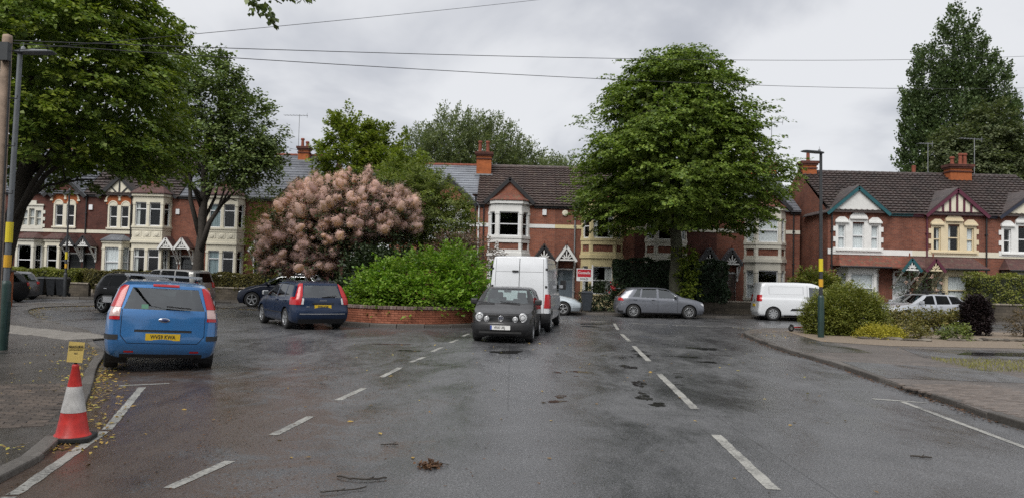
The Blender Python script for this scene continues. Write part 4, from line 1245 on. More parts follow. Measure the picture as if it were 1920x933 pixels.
garden_wall('low stone garden wall under the brownish hedge behind the silver people carrier', -23.9, -13.4, 43.7, 0.65)
garden_wall('low stone garden wall by the brown front door, right of the big tree trunk', 9.9, 13.6, 40.9, 0.62)
garden_wall('low stone garden wall below the clipped hedge at the right edge', 23.6, 36.0, 39.6, 0.85)
garden_wall('low stone garden wall behind the small white van', 14.6, 20.0, 40.9, 0.75)
gp = MB().box(-0.09, 0.09, -0.09, 0.09, 0, 1.15).box(-0.13, 0.13, -0.13, 0.13, 1.151, 1.22).add([(-0.11, -0.11, 1.221), (0.11, -0.11, 1.221), (0.11, 0.11, 1.221), (-0.11, 0.11, 1.221), (0, 0, 1.34)], [(0, 1, 4), (1, 2, 4), (2, 3, 4), (3, 0, 4)]).build('gate_post', 'white_paint', None, loc=(13.75, 40.8, 0.09))
tag(gp, 'white gate post beside the brown front door', 'post')
# ------------------------------------------------------------------ trees, hedges and shrubs
RG = np.random.default_rng(20240711)
def unit(v):
    return v / np.maximum(np.linalg.norm(v, axis=-1, keepdims=True), 1e-9)
def leaf_object(name, pos, axis, nrm, length, mat, parent=None, ratio=0.62, fold=0.10):
    """one kite-shaped face per leaf"""
    N = len(pos)
    axis = unit(axis)
    side = unit(np.cross(axis, nrm)); up = np.cross(side, axis)
    L = np.asarray(length).reshape(-1, 1) * np.ones((N, 1))
    W = L * ratio * 0.5
    v = np.empty((N, 4, 3))
    v[:, 0] = pos
    v[:, 1] = pos + axis * L * 0.42 + side * W + up * L * fold
    v[:, 2] = pos + axis * L
    v[:, 3] = pos + axis * L * 0.42 - side * W + up * L * fold
    me = bpy.data.meshes.new(name)
    me.vertices.add(N * 4); me.vertices.foreach_set('co', v.reshape(-1).astype(np.float32))
    me.loops.add(N * 4); me.loops.foreach_set('vertex_index', np.arange(N * 4, dtype=np.int32))
    me.polygons.add(N); me.polygons.foreach_set('loop_start', np.arange(0, N * 4, 4, dtype=np.int32))
    me.polygons.foreach_set('loop_total', np.full(N, 4, dtype=np.int32))
    me.update()
    return link(name, me, mat, parent)
def sprays(cen, dirs, n, length, spread, droop, leaf, jit=0.08, updir=0.0):
    """leafy twigs: n leaves along and beside each twig axis. Returns pos, axis, normal, size"""
    S = len(cen)
    dirs = unit(dirs)
    t = RG.random((S, n)) ** 0.8
    lat = unit(np.cross(dirs, np.array([0, 0, 1.0]) + 1e-3))
    Ln = (length * RG.uniform(0.7, 1.3, (S, 1)))
    sgn = RG.choice([-1.0, 1.0], (S, n))
    off = sgn * RG.random((S, n)) * spread * (1.05 - t * 0.75)
    pos = cen[:, None, :] + dirs[:, None, :] * (t * Ln)[..., None] + lat[:, None, :] * off[..., None]
    pos[..., 2] -= droop * (t * Ln) ** 2 + 0.25 * np.abs(off) * droop * 2
    pos += RG.normal(0, jit, pos.shape)
    ax = dirs[:, None, :] * 0.8 + lat[:, None, :] * (sgn * 0.8)[..., None] + RG.normal(0, 0.35, pos.shape)
    ax[..., 2] += -0.35 + updir
    nr = np.array([0, 0, 1.0]) + RG.normal(0, 0.36, pos.shape) + dirs[:, None, :] * 0.25
    sz = leaf * RG.uniform(0.7, 1.25, (S, n))
    return pos.reshape(-1, 3), ax.reshape(-1, 3), nr.reshape(-1, 3), sz.reshape(-1)
def crown_points(c, zs, rs, n, shell=(0.35, 1.0), lob=0.14, seed=0.0, squash=(1, 1)):
    """points filling a crown whose radius at height z follows (zs, rs), with a lumpy outline"""
    dens = np.array(rs) + 0.2
    zz = np.interp(RG.random(n * 3), np.concatenate([[0], np.cumsum((dens[1:] + dens[:-1]) / 2 * np.diff(zs))]) / np.sum((dens[1:] + dens[:-1]) / 2 * np.diff(zs)), zs)[:n]
    th = RG.uniform(0, 2 * np.pi, n)
    r = np.interp(zz, zs, rs)
    r = r * (1 + lob * np.sin(3 * th + seed + zz * 0.9) + lob * 0.8 * np.sin(5 * th - zz * 1.7 + seed * 2) + lob * 0.6 * np.sin(9 * th + zz * 2.9))
    f = shell[0] + (shell[1] - shell[0]) * RG.random(n) ** 0.55
    p = np.stack([c[0] + r * f * np.cos(th) * squash[0], c[1] + r * f * np.sin(th) * squash[1], c[2] + zz], 1)
    d = np.stack([np.cos(th), np.sin(th), np.zeros(n)], 1)
    return p, d, f
def trunk_and_limbs(T, base, top, r0, limbs, mat='bark', wob=0.12, r1=0.35, name='trunk'):
    rnd = random.Random(int(base[0] * 100 + r0 * 1000))
    base, top = Vector(base), Vector(top)
    m = MB()
    n = 8
    pts = []
    for i in range(n + 1):
        t = i / n
        p = base.lerp(top, t) + Vector((rnd.uniform(-1, 1), rnd.uniform(-1, 1), 0)) * wob * (0 if i == 0 else 1)
        pts.append(p)
    rad = [r0 * (1.35 if i == 0 else 1.08 if i == 1 else 1 - (1 - r1) * (i / n)) for i in range(n + 1)]
    m.tube(pts, rad, 12)
    for f, end, rr in limbs:
        i = min(n - 1, int(f * n)); s = pts[i].lerp(pts[i + 1], f * n - i)
        end = Vector(end)
        mid1 = s.lerp(end, 0.35) + Vector((rnd.uniform(-.3, .3), rnd.uniform(-.3, .3), rnd.uniform(0.0, .5)))
        mid2 = s.lerp(end, 0.7) + Vector((rnd.uniform(-.3, .3), rnd.uniform(-.3, .3), rnd.uniform(0.0, .4)))
        m.tube([s, mid1, mid2, end], [rr, rr * 0.75, rr * 0.5, rr * 0.2], 7)
        for k in range(3):
            e = mid2 + Vector((rnd.uniform(-1.4, 1.4), rnd.uniform(-1.4, 1.4), rnd.uniform(0.1, 1.4)))
            m.tube([mid1.lerp(mid2, 0.3 + 0.3 * k), (mid2 + e) / 2 + Vector((0, 0, 0.2)), e], [rr * 0.4, rr * 0.28, rr * 0.1], 5)
    return m.build(name, mat, T, smooth=True)
def rand_limbs(c, n, z0, z1, rmax, f0, f1, rr, seed):
    rnd = random.Random(seed)
    out = []
    for i in range(n):
        a = 2 * math.pi * (i + rnd.random()) / n * 1.618
        z = z0 + (z1 - z0) * rnd.random()
        r = rmax * rnd.uniform(0.55, 0.9)
        out.append((f0 + (f1 - f0) * rnd.random(), (c[0] + r * math.cos(a), c[1] + r * math.sin(a), c[2] + z), rr * rnd.uniform(0.6, 1.1)))
    return out
leaf_mat('lime_leaf', (0.080, 0.137, 0.025), (0.212, 0.276, 0.051), 0.30, 0.45)
leaf_mat('lime_bright', (0.094, 0.150, 0.019), (0.248, 0.290, 0.044), 0.35, 0.5)
leaf_mat('sycamore_leaf', (0.085, 0.131, 0.046), (0.215, 0.270, 0.086), 0.22, 0.4)
leaf_mat('poplar_leaf', (0.066, 0.106, 0.046), (0.147, 0.196, 0.086), 0.2, 0.4)
leaf_mat('birch_leaf', (0.078, 0.106, 0.050), (0.164, 0.182, 0.092), 0.3, 0.5)
leaf_mat('willow_leaf', (0.106, 0.147, 0.078), (0.241, 0.269, 0.142), 0.3, 0.5)
leaf_mat('yellow_green_leaf', (0.110, 0.165, 0.029), (0.259, 0.297, 0.051), 0.35, 0.5)
leaf_mat('fern_leaf', (0.109, 0.158, 0.042), (0.239, 0.264, 0.081), 0.35, 0.5)
leaf_mat('bright_shrub', (0.073, 0.171, 0.015), (0.187, 0.313, 0.034), 0.35, 0.42, third=(0.265, 0.353, 0.066))
leaf_mat('dark_shrub', (0.026, 0.045, 0.023), (0.065, 0.090, 0.042), 0.15, 0.4)
leaf_mat('privet', (0.113, 0.148, 0.028), (0.263, 0.262, 0.061), 0.3, 0.45)
leaf_mat('hedge_dark', (0.026, 0.050, 0.028), (0.060, 0.092, 0.046), 0.15, 0.45)
leaf_mat('hedge_brown', (0.072, 0.063, 0.020), (0.166, 0.141, 0.038), 0.2, 0.6, third=(0.124, 0.129, 0.036))
leaf_mat('smoke_leaf', (0.035, 0.055, 0.030), (0.075, 0.105, 0.050), 0.2, 0.5, third=(0.15, 0.05, 0.04))
leaf_mat('smoke_plume', (0.56, 0.375, 0.365), (0.72, 0.53, 0.515), 0.5, 0.95, 0.03, third=(0.64, 0.44, 0.43))
leaf_mat('purple_leaf', (0.103, 0.069, 0.061), (0.215, 0.141, 0.125), 0.25, 0.6, third=(0.133, 0.121, 0.066))
leaf_mat('dark_purple', (0.011, 0.006, 0.008), (0.024, 0.014, 0.014), 0.08, 0.55)
leaf_mat('heather', (0.269, 0.249, 0.024), (0.476, 0.415, 0.052), 0.25, 0.6)
leaf_mat('azalea_leaf', (0.081, 0.086, 0.020), (0.186, 0.171, 0.044), 0.2, 0.5, third=(0.190, 0.141, 0.044))
leaf_mat('brown_bush_leaf', (0.079, 0.060, 0.032), (0.174, 0.124, 0.066), 0.2, 0.7)
leaf_mat('rose_petal', (0.50, 0.34, 0.30), (0.62, 0.47, 0.42), 0.3, 0.6)
leaf_mat('red_petal', (0.593, 0.040, 0.066), (0.725, 0.092, 0.106), 0.3, 0.6)
leaf_mat('grass_blade', (0.151, 0.136, 0.024), (0.317, 0.316, 0.066), 0.3, 0.6)
leaf_mat('fallen_leaf', (0.185, 0.098, 0.026), (0.448, 0.303, 0.072), 0.1, 0.6, third=(0.369, 0.355, 0.066))
leaf_mat('brown_litter', (0.059, 0.029, 0.016), (0.172, 0.092, 0.046), 0.05, 0.7)
def tree(name, label, base, cat='tree'):
    return empty(name, base, 0, label, cat)
def crown(T, p, d, n, length, spread, droop, leaf, mat, jit=0.08, updir=0.0, ratio=0.62, dz=-0.15, name='crown'):
    dd = d.copy(); dd[:, 2] += dz + RG.normal(0, 0.18, len(d))
    return leaf_object(name, *sprays(p, dd, n, length, spread, droop, leaf, jit, updir), mat, T, ratio)

def tiered(c, zs, rs, ncl, per, lob, seed, flat=0.16, cr=0.95):
    """twig positions gathered in flattened, drooping tiers over the crown surface"""
    p, d, f = crown_points(c, zs, rs, ncl, (0.62, 1.0), lob, seed)
    n = ncl * per
    pi, di = np.repeat(p, per, 0), np.repeat(d, per, 0)
    a = RG.uniform(0, 2 * np.pi, n); r = np.sqrt(RG.random(n)) * cr
    q = np.stack([r * np.cos(a), r * np.sin(a), RG.normal(0, flat, n)], 1)
    out = (q * di).sum(1)
    q[:, 2] -= 0.28 * out + 0.12 * r * r
    dd = di + unit(q * np.array([1, 1, 0])) * 0.7
    return pi + q, unit(dd)
def inner_mass(T, c, zs, rs, n, leaf, mat):
    p, d, f = crown_points(c, zs, [r * 0.82 for r in rs], n, (0.12, 1.0), 0.06, 1.0)
    leaf_object('inner_foliage', p, RG.normal(0, 1, p.shape), RG.normal(0, 1, p.shape), leaf * RG.uniform(0.7, 1.2, n), mat, T, 0.85)
# big round lime in the pavement, right of centre
T = tree('lime_tree', 'big dense dome-shaped green tree in the pavement behind the grey hatchback', (8.5, 39.0, 0.1))
zs, rs = [4.5, 5.0, 5.8, 6.8, 7.8, 9.0, 10.4, 11.7, 12.7, 13.3, 13.6], [2.5, 3.6, 4.2, 4.4, 4.3, 3.85, 3.2, 2.5, 1.8, 1.1, 0.3]
p, d = tiered((-0.1, 0, 0), zs, rs, 300, 8, 0.09, 1.0)
crown(T, p, d, 40, 0.75, 0.30, 0.25, 0.145, 'lime_leaf', 0.04, 0.0, 0.85, -0.12)
p, d, f = crown_points((-0.1, 0, 0), zs, rs, 330, (0.92, 1.06), 0.09, 1.0)
crown(T, p, d, 34, 1.35, 0.15, 0.10, 0.145, 'lime_leaf', 0.03, 0.0, 0.85, 0.18, name='outer_sprays')
inner_mass(T, (-0.1, 0, 0), zs, rs, 9000, 0.34, 'lime_leaf')
trunk_and_limbs(T, (0, 0, -0.1), (-0.15, 0.1, 7.5), 0.36, rand_limbs((0, 0, 0), 16, 4.5, 11.5, 4.6, 0.42, 1.0, 0.13, 3), 'bark', 0.06, 0.6)
p = np.stack([RG.normal(0.35, 0.22, 130), -0.35 + RG.normal(0, 0.15, 130), RG.uniform(0.4, 3.4, 130)], 1)
crown(T, p, unit(RG.normal(0, 1, (130, 3)) * np.array([1, 1, 0.3]) + np.array([0.5, -0.5, 0])), 12, 0.4, 0.2, 0.2, 0.15, 'lime_bright', 0.05, 0.0, 0.85, name='basal_shoots')

# large lime at the left edge
T = tree('lime_tree', 'large spreading green tree filling the top left corner', (-16.6, 25.5, 0.05))
zs, rs = [5.0, 5.5, 6.1, 6.9, 8.0, 9.6, 11.2, 13.0, 14.5], [3.0, 4.0, 4.2, 4.3, 4.2, 3.8, 3.1, 2.0, 0.8]
p, d = tiered((0.15, 0, 0), zs, rs, 270, 8, 0.08, 2.3)
crown(T, p, d, 40, 0.75, 0.30, 0.25, 0.135, 'lime_leaf', 0.04, 0.0, 0.85, -0.12)
inner_mass(T, (0.15, 0, 0), zs, rs, 7000, 0.30, 'lime_leaf')
k = RG.random(520)
p, d, f = crown_points((0.15, 0.0, 0), zs, [r + 0.15 for r in rs], 760, (0.86, 1.04), 0.08, 2.3)
q = (d[:, 0] > 0.1)
crown(T, p[q], d[q], 40, 0.9, 0.35, 0.25, 0.14, 'lime_bright', 0.05, 0.0, 0.85, -0.1)  # brighter leaves on the right side only: highlights put into the leaf colour
trunk_and_limbs(T, (-0.9, 0, -0.1), (0.6, 0, 7.5), 0.36, rand_limbs((0, 0, 0), 14, 4.0, 11, 4.0, 0.4, 1.0, 0.10, 4) + [(0.40, (2.6, -0.8, 6.4), 0.11), (0.42, (2.2, 0.5, 6.6), 0.11)], 'bark_dark', 0.08, 0.5)

# sycamore in front of the left terrace
T = tree('sycamore_tree', 'dark green tree with a forked bare trunk in front of the left houses', (-17.75, 42.9, 0.1))
for cx, cz, rx, rz, n in ((0.1, 10.9, 2.4, 2.6, 270), (2.5, 9.5, 1.7, 1.9, 150), (-1.6, 11.4, 1.4, 1.8, 90), (2.4, 7.7, 1.5, 0.9, 80), (3.4, 8.0, 0.9, 0.9, 55), (-1.2, 9.2, 1.3, 1.0, 45), (0.4, 12.8, 1.2, 0.9, 60), (1.6, 6.7, 1.0, 0.5, 24)):
    th = RG.uniform(0, 2 * np.pi, n); u = RG.uniform(-1, 1, n); s = np.sqrt(1 - u * u); f = 0.35 + 0.65 * RG.random(n) ** 0.5
    d = np.stack([s * np.cos(th), s * np.sin(th), u], 1)
    p = np.array([cx, 0, cz]) + d * f[:, None] * np.array([rx, rx, rz])
    crown(T, p, d, 44, 0.7, 0.45, 0.12, 0.17, 'sycamore_leaf', 0.12, 0.1, 0.9, 0.0)
trunk_and_limbs(T, (0, 0, -0.1), (0.3, 0, 9.5), 0.32, rand_limbs((0.3, 0, 0), 12, 7.0, 12.5, 2.6, 0.45, 1.0, 0.11, 5) + [(0.26, (2.3, -0.2, 6.4), 0.19), (0.3, (0.9, 0.2, 9.6), 0.24), (0.35, (-0.9, 0, 9.4), 0.16)], 'bark_dark', 0.10, 0.45)

# poplar and birch far behind the right terrace
T = tree('poplar_tree', 'very tall dark poplar rising behind the right hand roofs', (47.8, 84.0, 0))
for cx, top, r in ((0.6, 32.2, 1.9), (-1.5, 28.6, 1.7), (-2.6, 24.0, 1.4), (2.6, 29.6, 1.9), (4.6, 27.2, 1.9), (6.3, 22.5, 1.7)):
    p, d, f = crown_points((cx, RG.uniform(-1.5, 1.5), 0), [5, 9, 14, top - 7, top - 3.5, top - 1.2, top], [r * 0.9, r, r * 1.05, r, r * 0.92, r * 0.66, 0.2], 520, (0.2, 1.0), 0.20, cx)
    dd = d * 0.45; dd[:, 2] = 1.0
    crown(T, p, dd, 34, 1.2, 0.35, 0.0, 0.29, 'poplar_leaf', 0.18, 0.5, 0.8, 0.0)
trunk_and_limbs(T, (1.2, 0, -0.1), (1.2, 0, 30), 0.6, [(0.2, (-2.4, 0, 20), 0.3), (0.25, (4.4, 0, 22), 0.3), (0.2, (6.4, 0, 18), 0.3)], 'bark_dark', 0.2, 0.2)
T = tree('birch_tree', 'lighter green birch in front of the tall poplar, behind the right hand chimneys', (49.3, 79.0, -0.5))
for cx, cz, rx, rz, n in ((-2.6, 16.5, 2.6, 2.6, 220), (0.8, 18.4, 2.2, 3.2, 240), (2.6, 15.4, 1.9, 3.6, 240), (-0.5, 14, 3.2, 3.2, 240), (-3.0, 12.5, 2.2, 2.4, 150), (2.6, 12.5, 2.0, 2.2, 130)):
    th = RG.uniform(0, 2 * np.pi, n); u = RG.uniform(-1, 1, n); s = np.sqrt(1 - u * u); f = 0.3 + 0.7 * RG.random(n) ** 0.5
    d = np.stack([s * np.cos(th), s * np.sin(th), u], 1)
    crown(T, np.array([cx, 0, cz]) + d * f[:, None] * np.array([rx, rx, rz]), d, 30, 1.3, 0.5, 0.25, 0.30, 'birch_leaf', 0.15, 0.0, 0.8, -0.2)
trunk_and_limbs(T, (0, 0, -0.1), (0, 0, 18), 0.35, rand_limbs((0, 0, 0), 8, 11, 18, 3, 0.4, 1, 0.12, 9), 'bark', 0.15, 0.2)

# big pale willow behind the centre roofs, and a lower one trailing off to the right
T = tree('willow_tree', 'broad grey-green feathery tree rising behind the centre roof and chimney', (-4.4, 80.0, -1.6))
for cx, cz, rx, rz, n in ((-5.2, 14.5, 3.0, 4.0, 260), (-2.2, 15.5, 3.4, 4.9, 420), (1.5, 15.0, 3.6, 4.7, 420), (4.6, 13.5, 3.2, 4.0, 300), (6.8, 12.0, 2.4, 2.8, 180), (-6.6, 12.5, 2.2, 3.0, 160)):
    th = RG.uniform(0, 2 * np.pi, n); u = RG.uniform(-0.6, 1, n); s = np.sqrt(1 - u * u); f = 0.35 + 0.65 * RG.random(n) ** 0.5
    d = np.stack([s * np.cos(th), s * np.sin(th), u], 1)
    dd = d * 0.6; dd[:, 2] = np.abs(dd[:, 2]) + 0.6
    crown(T, np.array([cx, 0, cz]) + d * f[:, None] * np.array([rx, rx, rz]), dd, 34, 1.5, 0.35, 0.05, 0.30, 'willow_leaf', 0.14, 0.4, 0.45, 0.0)
trunk_and_limbs(T, (0, 0, -0.1), (0, 0, 13), 0.6, rand_limbs((0, 0, 0), 10, 10, 17, 5, 0.4, 1, 0.2, 19), 'bark', 0.15, 0.3)
T = tree('willow_tree', 'low pale green treetops showing just above the ridge left of the dome-shaped tree', (4.8, 78.0, 0))
for cx, cz, rx, rz, n in ((-1.5, 11.6, 2.0, 2.2, 120), (1.0, 11.2, 2.2, 2.3, 140), (3.5, 10.8, 2.0, 2.2, 120)):
    th = RG.uniform(0, 2 * np.pi, n); u = RG.uniform(-0.4, 1, n); s = np.sqrt(1 - u * u); f = 0.4 + 0.6 * RG.random(n) ** 0.5
    d = np.stack([s * np.cos(th), s * np.sin(th), u], 1); dd = d * 0.6; dd[:, 2] = np.abs(dd[:, 2]) + 0.6
    crown(T, np.array([cx, 0, cz]) + d * f[:, None] * np.array([rx, rx, rz]), dd, 30, 1.3, 0.3, 0.05, 0.28, 'willow_leaf', 0.14, 0.4, 0.45, 0.0)
trunk_and_limbs(T, (0, 0, -0.1), (0.5, 0, 10), 0.4, rand_limbs((0, 0, 0), 6, 8, 12, 3, 0.5, 1, 0.15, 20), 'bark', 0.15, 0.3)

# ---- the raised brick planter in the middle of the junction
def ring_line():
    a = [(-3.7 + 2.55 * math.cos(R(t)), 27.6 + 2.55 * math.sin(R(t))) for t in range(-180, 1, 6)]
    b = catmull([(-1.15, 27.6), (-1.0, 29.6), (-1.2, 32.0), (-2.4, 33.9), (-4.6, 34.6), (-7.2, 34.2), (-8.6, 32.8), (-8.5, 30.8), (-7.3, 29.0), (-6.25, 27.6)], 5)[1:-1]
    return a, b
arc, rest = ring_line()
outline = arc + rest
def offset_closed(pts, o):
    n = len(pts); out = []
    for i in range(n):
        a, b = Vector(pts[i - 1]), Vector(pts[(i + 1) % n])
        d = (b - a).normalized(); out.append((pts[i][0] + d.y * o, pts[i][1] - d.x * o))
    return out
isl = pavement('kerb_island', offset_closed(outline, 0.34), [], 0.11, 'asphalt_old')
kl = offset_closed(outline, 0.44)
kerb_stones((kl + [kl[0]])[::-1], 0.12, isl, ymax=31, seed=9, step=0.46) if False else kerb_stones((kl + [kl[0]]), 0.12, isl, ymax=31.5, seed=9)
PL = empty('brick_planter', (0, 0, 0.0), 0, 'curved red brick raised planter with grey brick coping beside the black car', 'planter')
n = len(outline)
inner = offset_closed(outline, -0.20); core = offset_closed(outline, -0.012)
m = MB()
vs_ = [(x, y, 0.09) for x, y in core] + [(x, y, 0.66) for x, y in core] + [(x, y, 0.66) for x, y in inner] + [(x, y, 0.3) for x, y in inner]
fs = []
for k in range(3):
    fs += [(k * n + i, k * n + (i + 1) % n, (k + 1) * n + (i + 1) % n, (k + 1) * n + i) for i in range(n)]
m.add(vs_, fs); m.build('wall_core', 'brick_bright', PL)
sheet('soil', [p for p in inner], 0.60, 'soil', parent=PL)
brick_me = cop_me = None
rnd = random.Random(31)
for cidx in range(6):
    Lb = 0.232
    r = 2.55
    nb = int(math.pi * r * 1.02 / Lb)
    for i in range(nb):
        t = -math.pi * 1.0 + math.pi * (i + (0.5 if cidx % 2 else 0.0)) / nb
        if t > 0.02: continue
        if brick_me is None:
            o = MB().box(-0.111, 0.111, -0.05, 0.05, 0, 0.066).build('brick', 'planter_brick', PL); bevel(o, 0.004, 1); brick_me = o.data
        else: o = link('brick', brick_me, None, PL)
        o.location = (-3.7 + (r - 0.043 + rnd.uniform(-0.003, 0.004)) * math.cos(t), 27.6 + (r - 0.043) * math.sin(t), 0.112 + cidx * 0.077)
        o.rotation_euler = (rnd.uniform(-0.02, 0.02), 0, t + math.pi / 2 + rnd.uniform(-0.02, 0.02))
nb = int(math.pi * 2.55 / 0.112)
for i in range(nb):
    t = -math.pi + math.pi * (i + 0.5) / nb
    if cop_me is None:
        o = MB().box(-0.052, 0.052, -0.135, 0.135, 0, 0.105).build('coping_brick', 'coping_brick', PL); bevel(o, 0.012, 2); cop_me = o.data
    else: o = link('coping_brick', cop_me, None, PL)
    o.location = (-3.7 + 2.46 * math.cos(t), 27.6 + 2.46 * math.sin(t), 0.575 + rnd.uniform(0, 0.006))
    o.rotation_euler = (0, 0, t + math.pi / 2 + rnd.uniform(-0.03, 0.03))

def shrub(name, label, loc, lobes, n, leaf, mat, length=0.45, spread=0.22, droop=0.1, cat='shrub', ratio=0.6, up=0.2, core=True, jit=0.04, stems=5, per=14, group=None, dz=0.25, hollow=0.55):
    """rounded shrub: leafy twigs over a set of lobes (x, y, z, rx, ry, rz), dark stems inside"""
    T = empty(name, loc, 0, label, cat, group)
    vol = np.array([l[3] * l[5] + l[3] * l[4] for l in lobes]); cnt = (n * vol / vol.sum()).astype(int)
    P_, D_ = [], []
    for l, k in zip(lobes, cnt):
        th = RG.uniform(0, 2 * np.pi, k); u = RG.uniform(-0.75, 1, k); s = np.sqrt(1 - u * u); f = hollow + (1 - hollow) * RG.random(k) ** 0.6
        d = np.stack([s * np.cos(th), s * np.sin(th), u], 1)
        P_.append(np.array(l[:3]) + d * f[:, None] * np.array(l[3:6]) * (1 + 0.12 * np.sin(7 * th + 5 * u))[:, None]); D_.append(d)
    p, d = np.concatenate(P_), np.concatenate(D_)
    ok = p[:, 2] > 0.03
    crown(T, p[ok], d[ok], per, length, spread, droop, leaf, mat, jit, up, ratio, dz, name='foliage')
    m = MB()
    rnd = random.Random(int(n + loc[0] * 10))
    for l in lobes:
        for k in range(stems):
            a = rnd.uniform(0, 6.28)
            e = (l[0] + l[3] * 0.7 * math.cos(a), l[1] + l[4] * 0.7 * math.sin(a), l[2] + l[5] * rnd.uniform(0.1, 0.8))
            b = (l[0] * 0.8 + rnd.uniform(-.15, .15), l[1] * 0.8 + rnd.uniform(-.15, .15), -0.02)
            m.tube([b, ((b[0] + e[0]) / 2, (b[1] + e[1]) / 2, e[2] * 0.6), e], [0.03, 0.02, 0.008], 5)
    m.build('stems', 'bark_dark', T)
    return T
def hedge(name, label, x0, x1, y0, y1, z0, z1, mat, n, leaf, rz=0.0, cat='hedge', lump=0.06, topmat=None):
    """clipped hedge: leaves all over a box with a wavering outline, a solid dark core within to block light"""
    cx, cy = (x0 + x1) / 2, (y0 + y1) / 2
    T = empty(name, (cx, cy, 0), rz, label, cat, 'clipped hedges')
    hx, hy = (x1 - x0) / 2, (y1 - y0) / 2
    A = {'f': hx * 2 * (z1 - z0), 't': hx * hy * 4, 's': hy * 2 * (z1 - z0)}
    tot = A['f'] + A['t'] + 2 * A['s'] + 0.25 * A['f']
    P_, N_ = [], []
    for key, nrm in (('f', (0, -1, 0)), ('t', (0, 0, 1)), ('s', (-1, 0, 0)), ('s', (1, 0, 0))):
        k = int(n * A[key] / tot)
        u, v = RG.uniform(-1, 1, k), RG.uniform(-1, 1, k)
        if key == 'f': q = np.stack([u * hx, np.full(k, -hy), z0 + (v + 1) / 2 * (z1 - z0)], 1)
        elif key == 't': q = np.stack([u * hx, v * hy, np.full(k, z1)], 1)
        else: q = np.stack([np.full(k, nrm[0] * hx), v * hy, z0 + (u + 1) / 2 * (z1 - z0)], 1)
        w = lump * (np.sin(q[:, 0] * 3.1 + q[:, 2] * 4.3) + np.sin(q[:, 0] * 7.3 - q[:, 2] * 6.1 + 1.7) * 0.6)
        nv = np.array(nrm, float)
        q = q + nv * (w - np.abs(RG.normal(0, 0.05, k)))[:, None]
        P_.append(q); N_.append(np.tile(nv, (k, 1)))
    p, nv = np.concatenate(P_), np.concatenate(N_)
    ax = nv * 0.55 + RG.normal(0, 0.6, p.shape); ax[:, 2] += 0.25
    nr = nv * 0.8 + np.array([0, 0, 0.5]) + RG.normal(0, 0.4, p.shape)
    leaf_object('foliage', p, ax, nr, leaf * RG.uniform(0.7, 1.3, len(p)), mat, T, 0.6)
    MB().box(-hx + 0.12, hx - 0.12, -hy + 0.12, hy - 0.12, max(0.0, z0), z1 - 0.12).build('twigs', 'hedge_core_dark', T)  # solid dark box added inside the leaves to block light, no separate twigs
    return T
# pink smoke bush: dark leaves under a cloud of fluffy plumes
SB = empty('smoke_bush', (-7.0, 30.6, 0.6), 0, 'large smoke bush covered in fluffy pink plumes', 'shrub')
lobes = [(-0.1, 0, 3.0, 2.1, 1.8, 1.9), (-1.6, -0.2, 2.4, 1.35, 1.4, 1.5), (1.7, 0, 3.3, 1.4, 1.5, 1.3), (0.7, 0.2, 4.3, 1.1, 1.1, 1.0), (-0.9, 0, 3.9, 1.2, 1.1, 0.9), (-2.2, -0.1, 1.7, 0.9, 0.9, 0.9), (2.3, 0.0, 3.6, 0.8, 0.9, 0.9), (-0.9, -0.6, 1.5, 1.0, 0.9, 0.7)]
P_, D_ = [], []
for l in lobes:
    k = int(190 * l[3] * l[5] / 2)
    th = RG.uniform(0, 2 * np.pi, k); u = RG.uniform(-0.8, 1, k); s = np.sqrt(1 - u * u); f = 0.4 + 0.52 * RG.random(k)
    d = np.stack([s * np.cos(th), s * np.sin(th), u], 1)
    P_.append(np.array(l[:3]) + d * f[:, None] * np.array(l[3:6])); D_.append(d)
p, d = np.concatenate(P_), np.concatenate(D_)
crown(SB, p, d, 24, 0.45, 0.25, 0.1, 0.12, 'smoke_leaf', 0.06, 0.2, 0.85, 0.2, name='foliage')
PP, PA, PN, PS = [], [], [], []
bm = bmesh.new(); bmesh.ops.create_icosphere(bm, subdivisions=2, radius=1.0)
ico_v = np.array([v_.co[:] for v_ in bm.verts]); ico_f = np.array([[v_.index for v_ in f_.verts] for f_ in bm.faces]); bm.free()
puff_v, puff_f, nv_ = [], [], 0
for l in lobes:
    k = int(150 * l[3] * l[5] / 2.0)
    th = RG.uniform(0, 2 * np.pi, k); u = RG.uniform(-0.75, 0.98, k); s = np.sqrt(1 - u * u)
    d = np.stack([s * np.cos(th), s * np.sin(th), u], 1)
    c = np.array(l[:3]) + d * np.array(l[3:6]) * RG.uniform(0.84, 1.16, (k, 1))
    for ci, di in zip(c, d):
        if ci[2] < 0.9 or ci[1] > 1.3: continue
        if ci[0] > 0.4 and ci[2] < 2.1 + 0.25 * ci[0]: continue
        r = 0.09 + 0.17 * RG.random() ** 1.3; ax = unit(di + np.array([0, 0, 0.35]) + RG.normal(0, 0.25, 3))
        w = ico_v * (1 + 0.30 * np.sin(ico_v @ RG.normal(0, 3, 3) + RG.uniform(0, 6)) + 0.14 * np.sin(ico_v @ RG.normal(0, 6, 3)))[:, None] * r * 0.68
        w = w + np.outer(w @ ax, ax) * 0.6
        puff_v.append(ci + w); puff_f.append(ico_f + nv_); nv_ += len(ico_v)
        m_ = int(620 * (r / 0.27) ** 2)
        q = unit(RG.normal(0, 1, (m_, 3))) * (0.66 + 0.50 * RG.random((m_, 1)) ** 1.3) * r
        q = q + np.outer(q @ ax, ax) * 0.6
        uq = unit(q); tg = np.cross(uq, RG.normal(0, 1, q.shape)); hair = (RG.random((m_, 1)) < 0.25) * 1.2
        PP.append(ci + q); PA.append(unit(tg) + uq * hair); PN.append(uq + RG.normal(0, 0.15, q.shape)); PS.append(RG.uniform(0.04, 0.09, m_))
me = bpy.data.meshes.new('plume_cores'); me.from_pydata(np.concatenate(puff_v).tolist(), [], np.concatenate(puff_f).tolist())
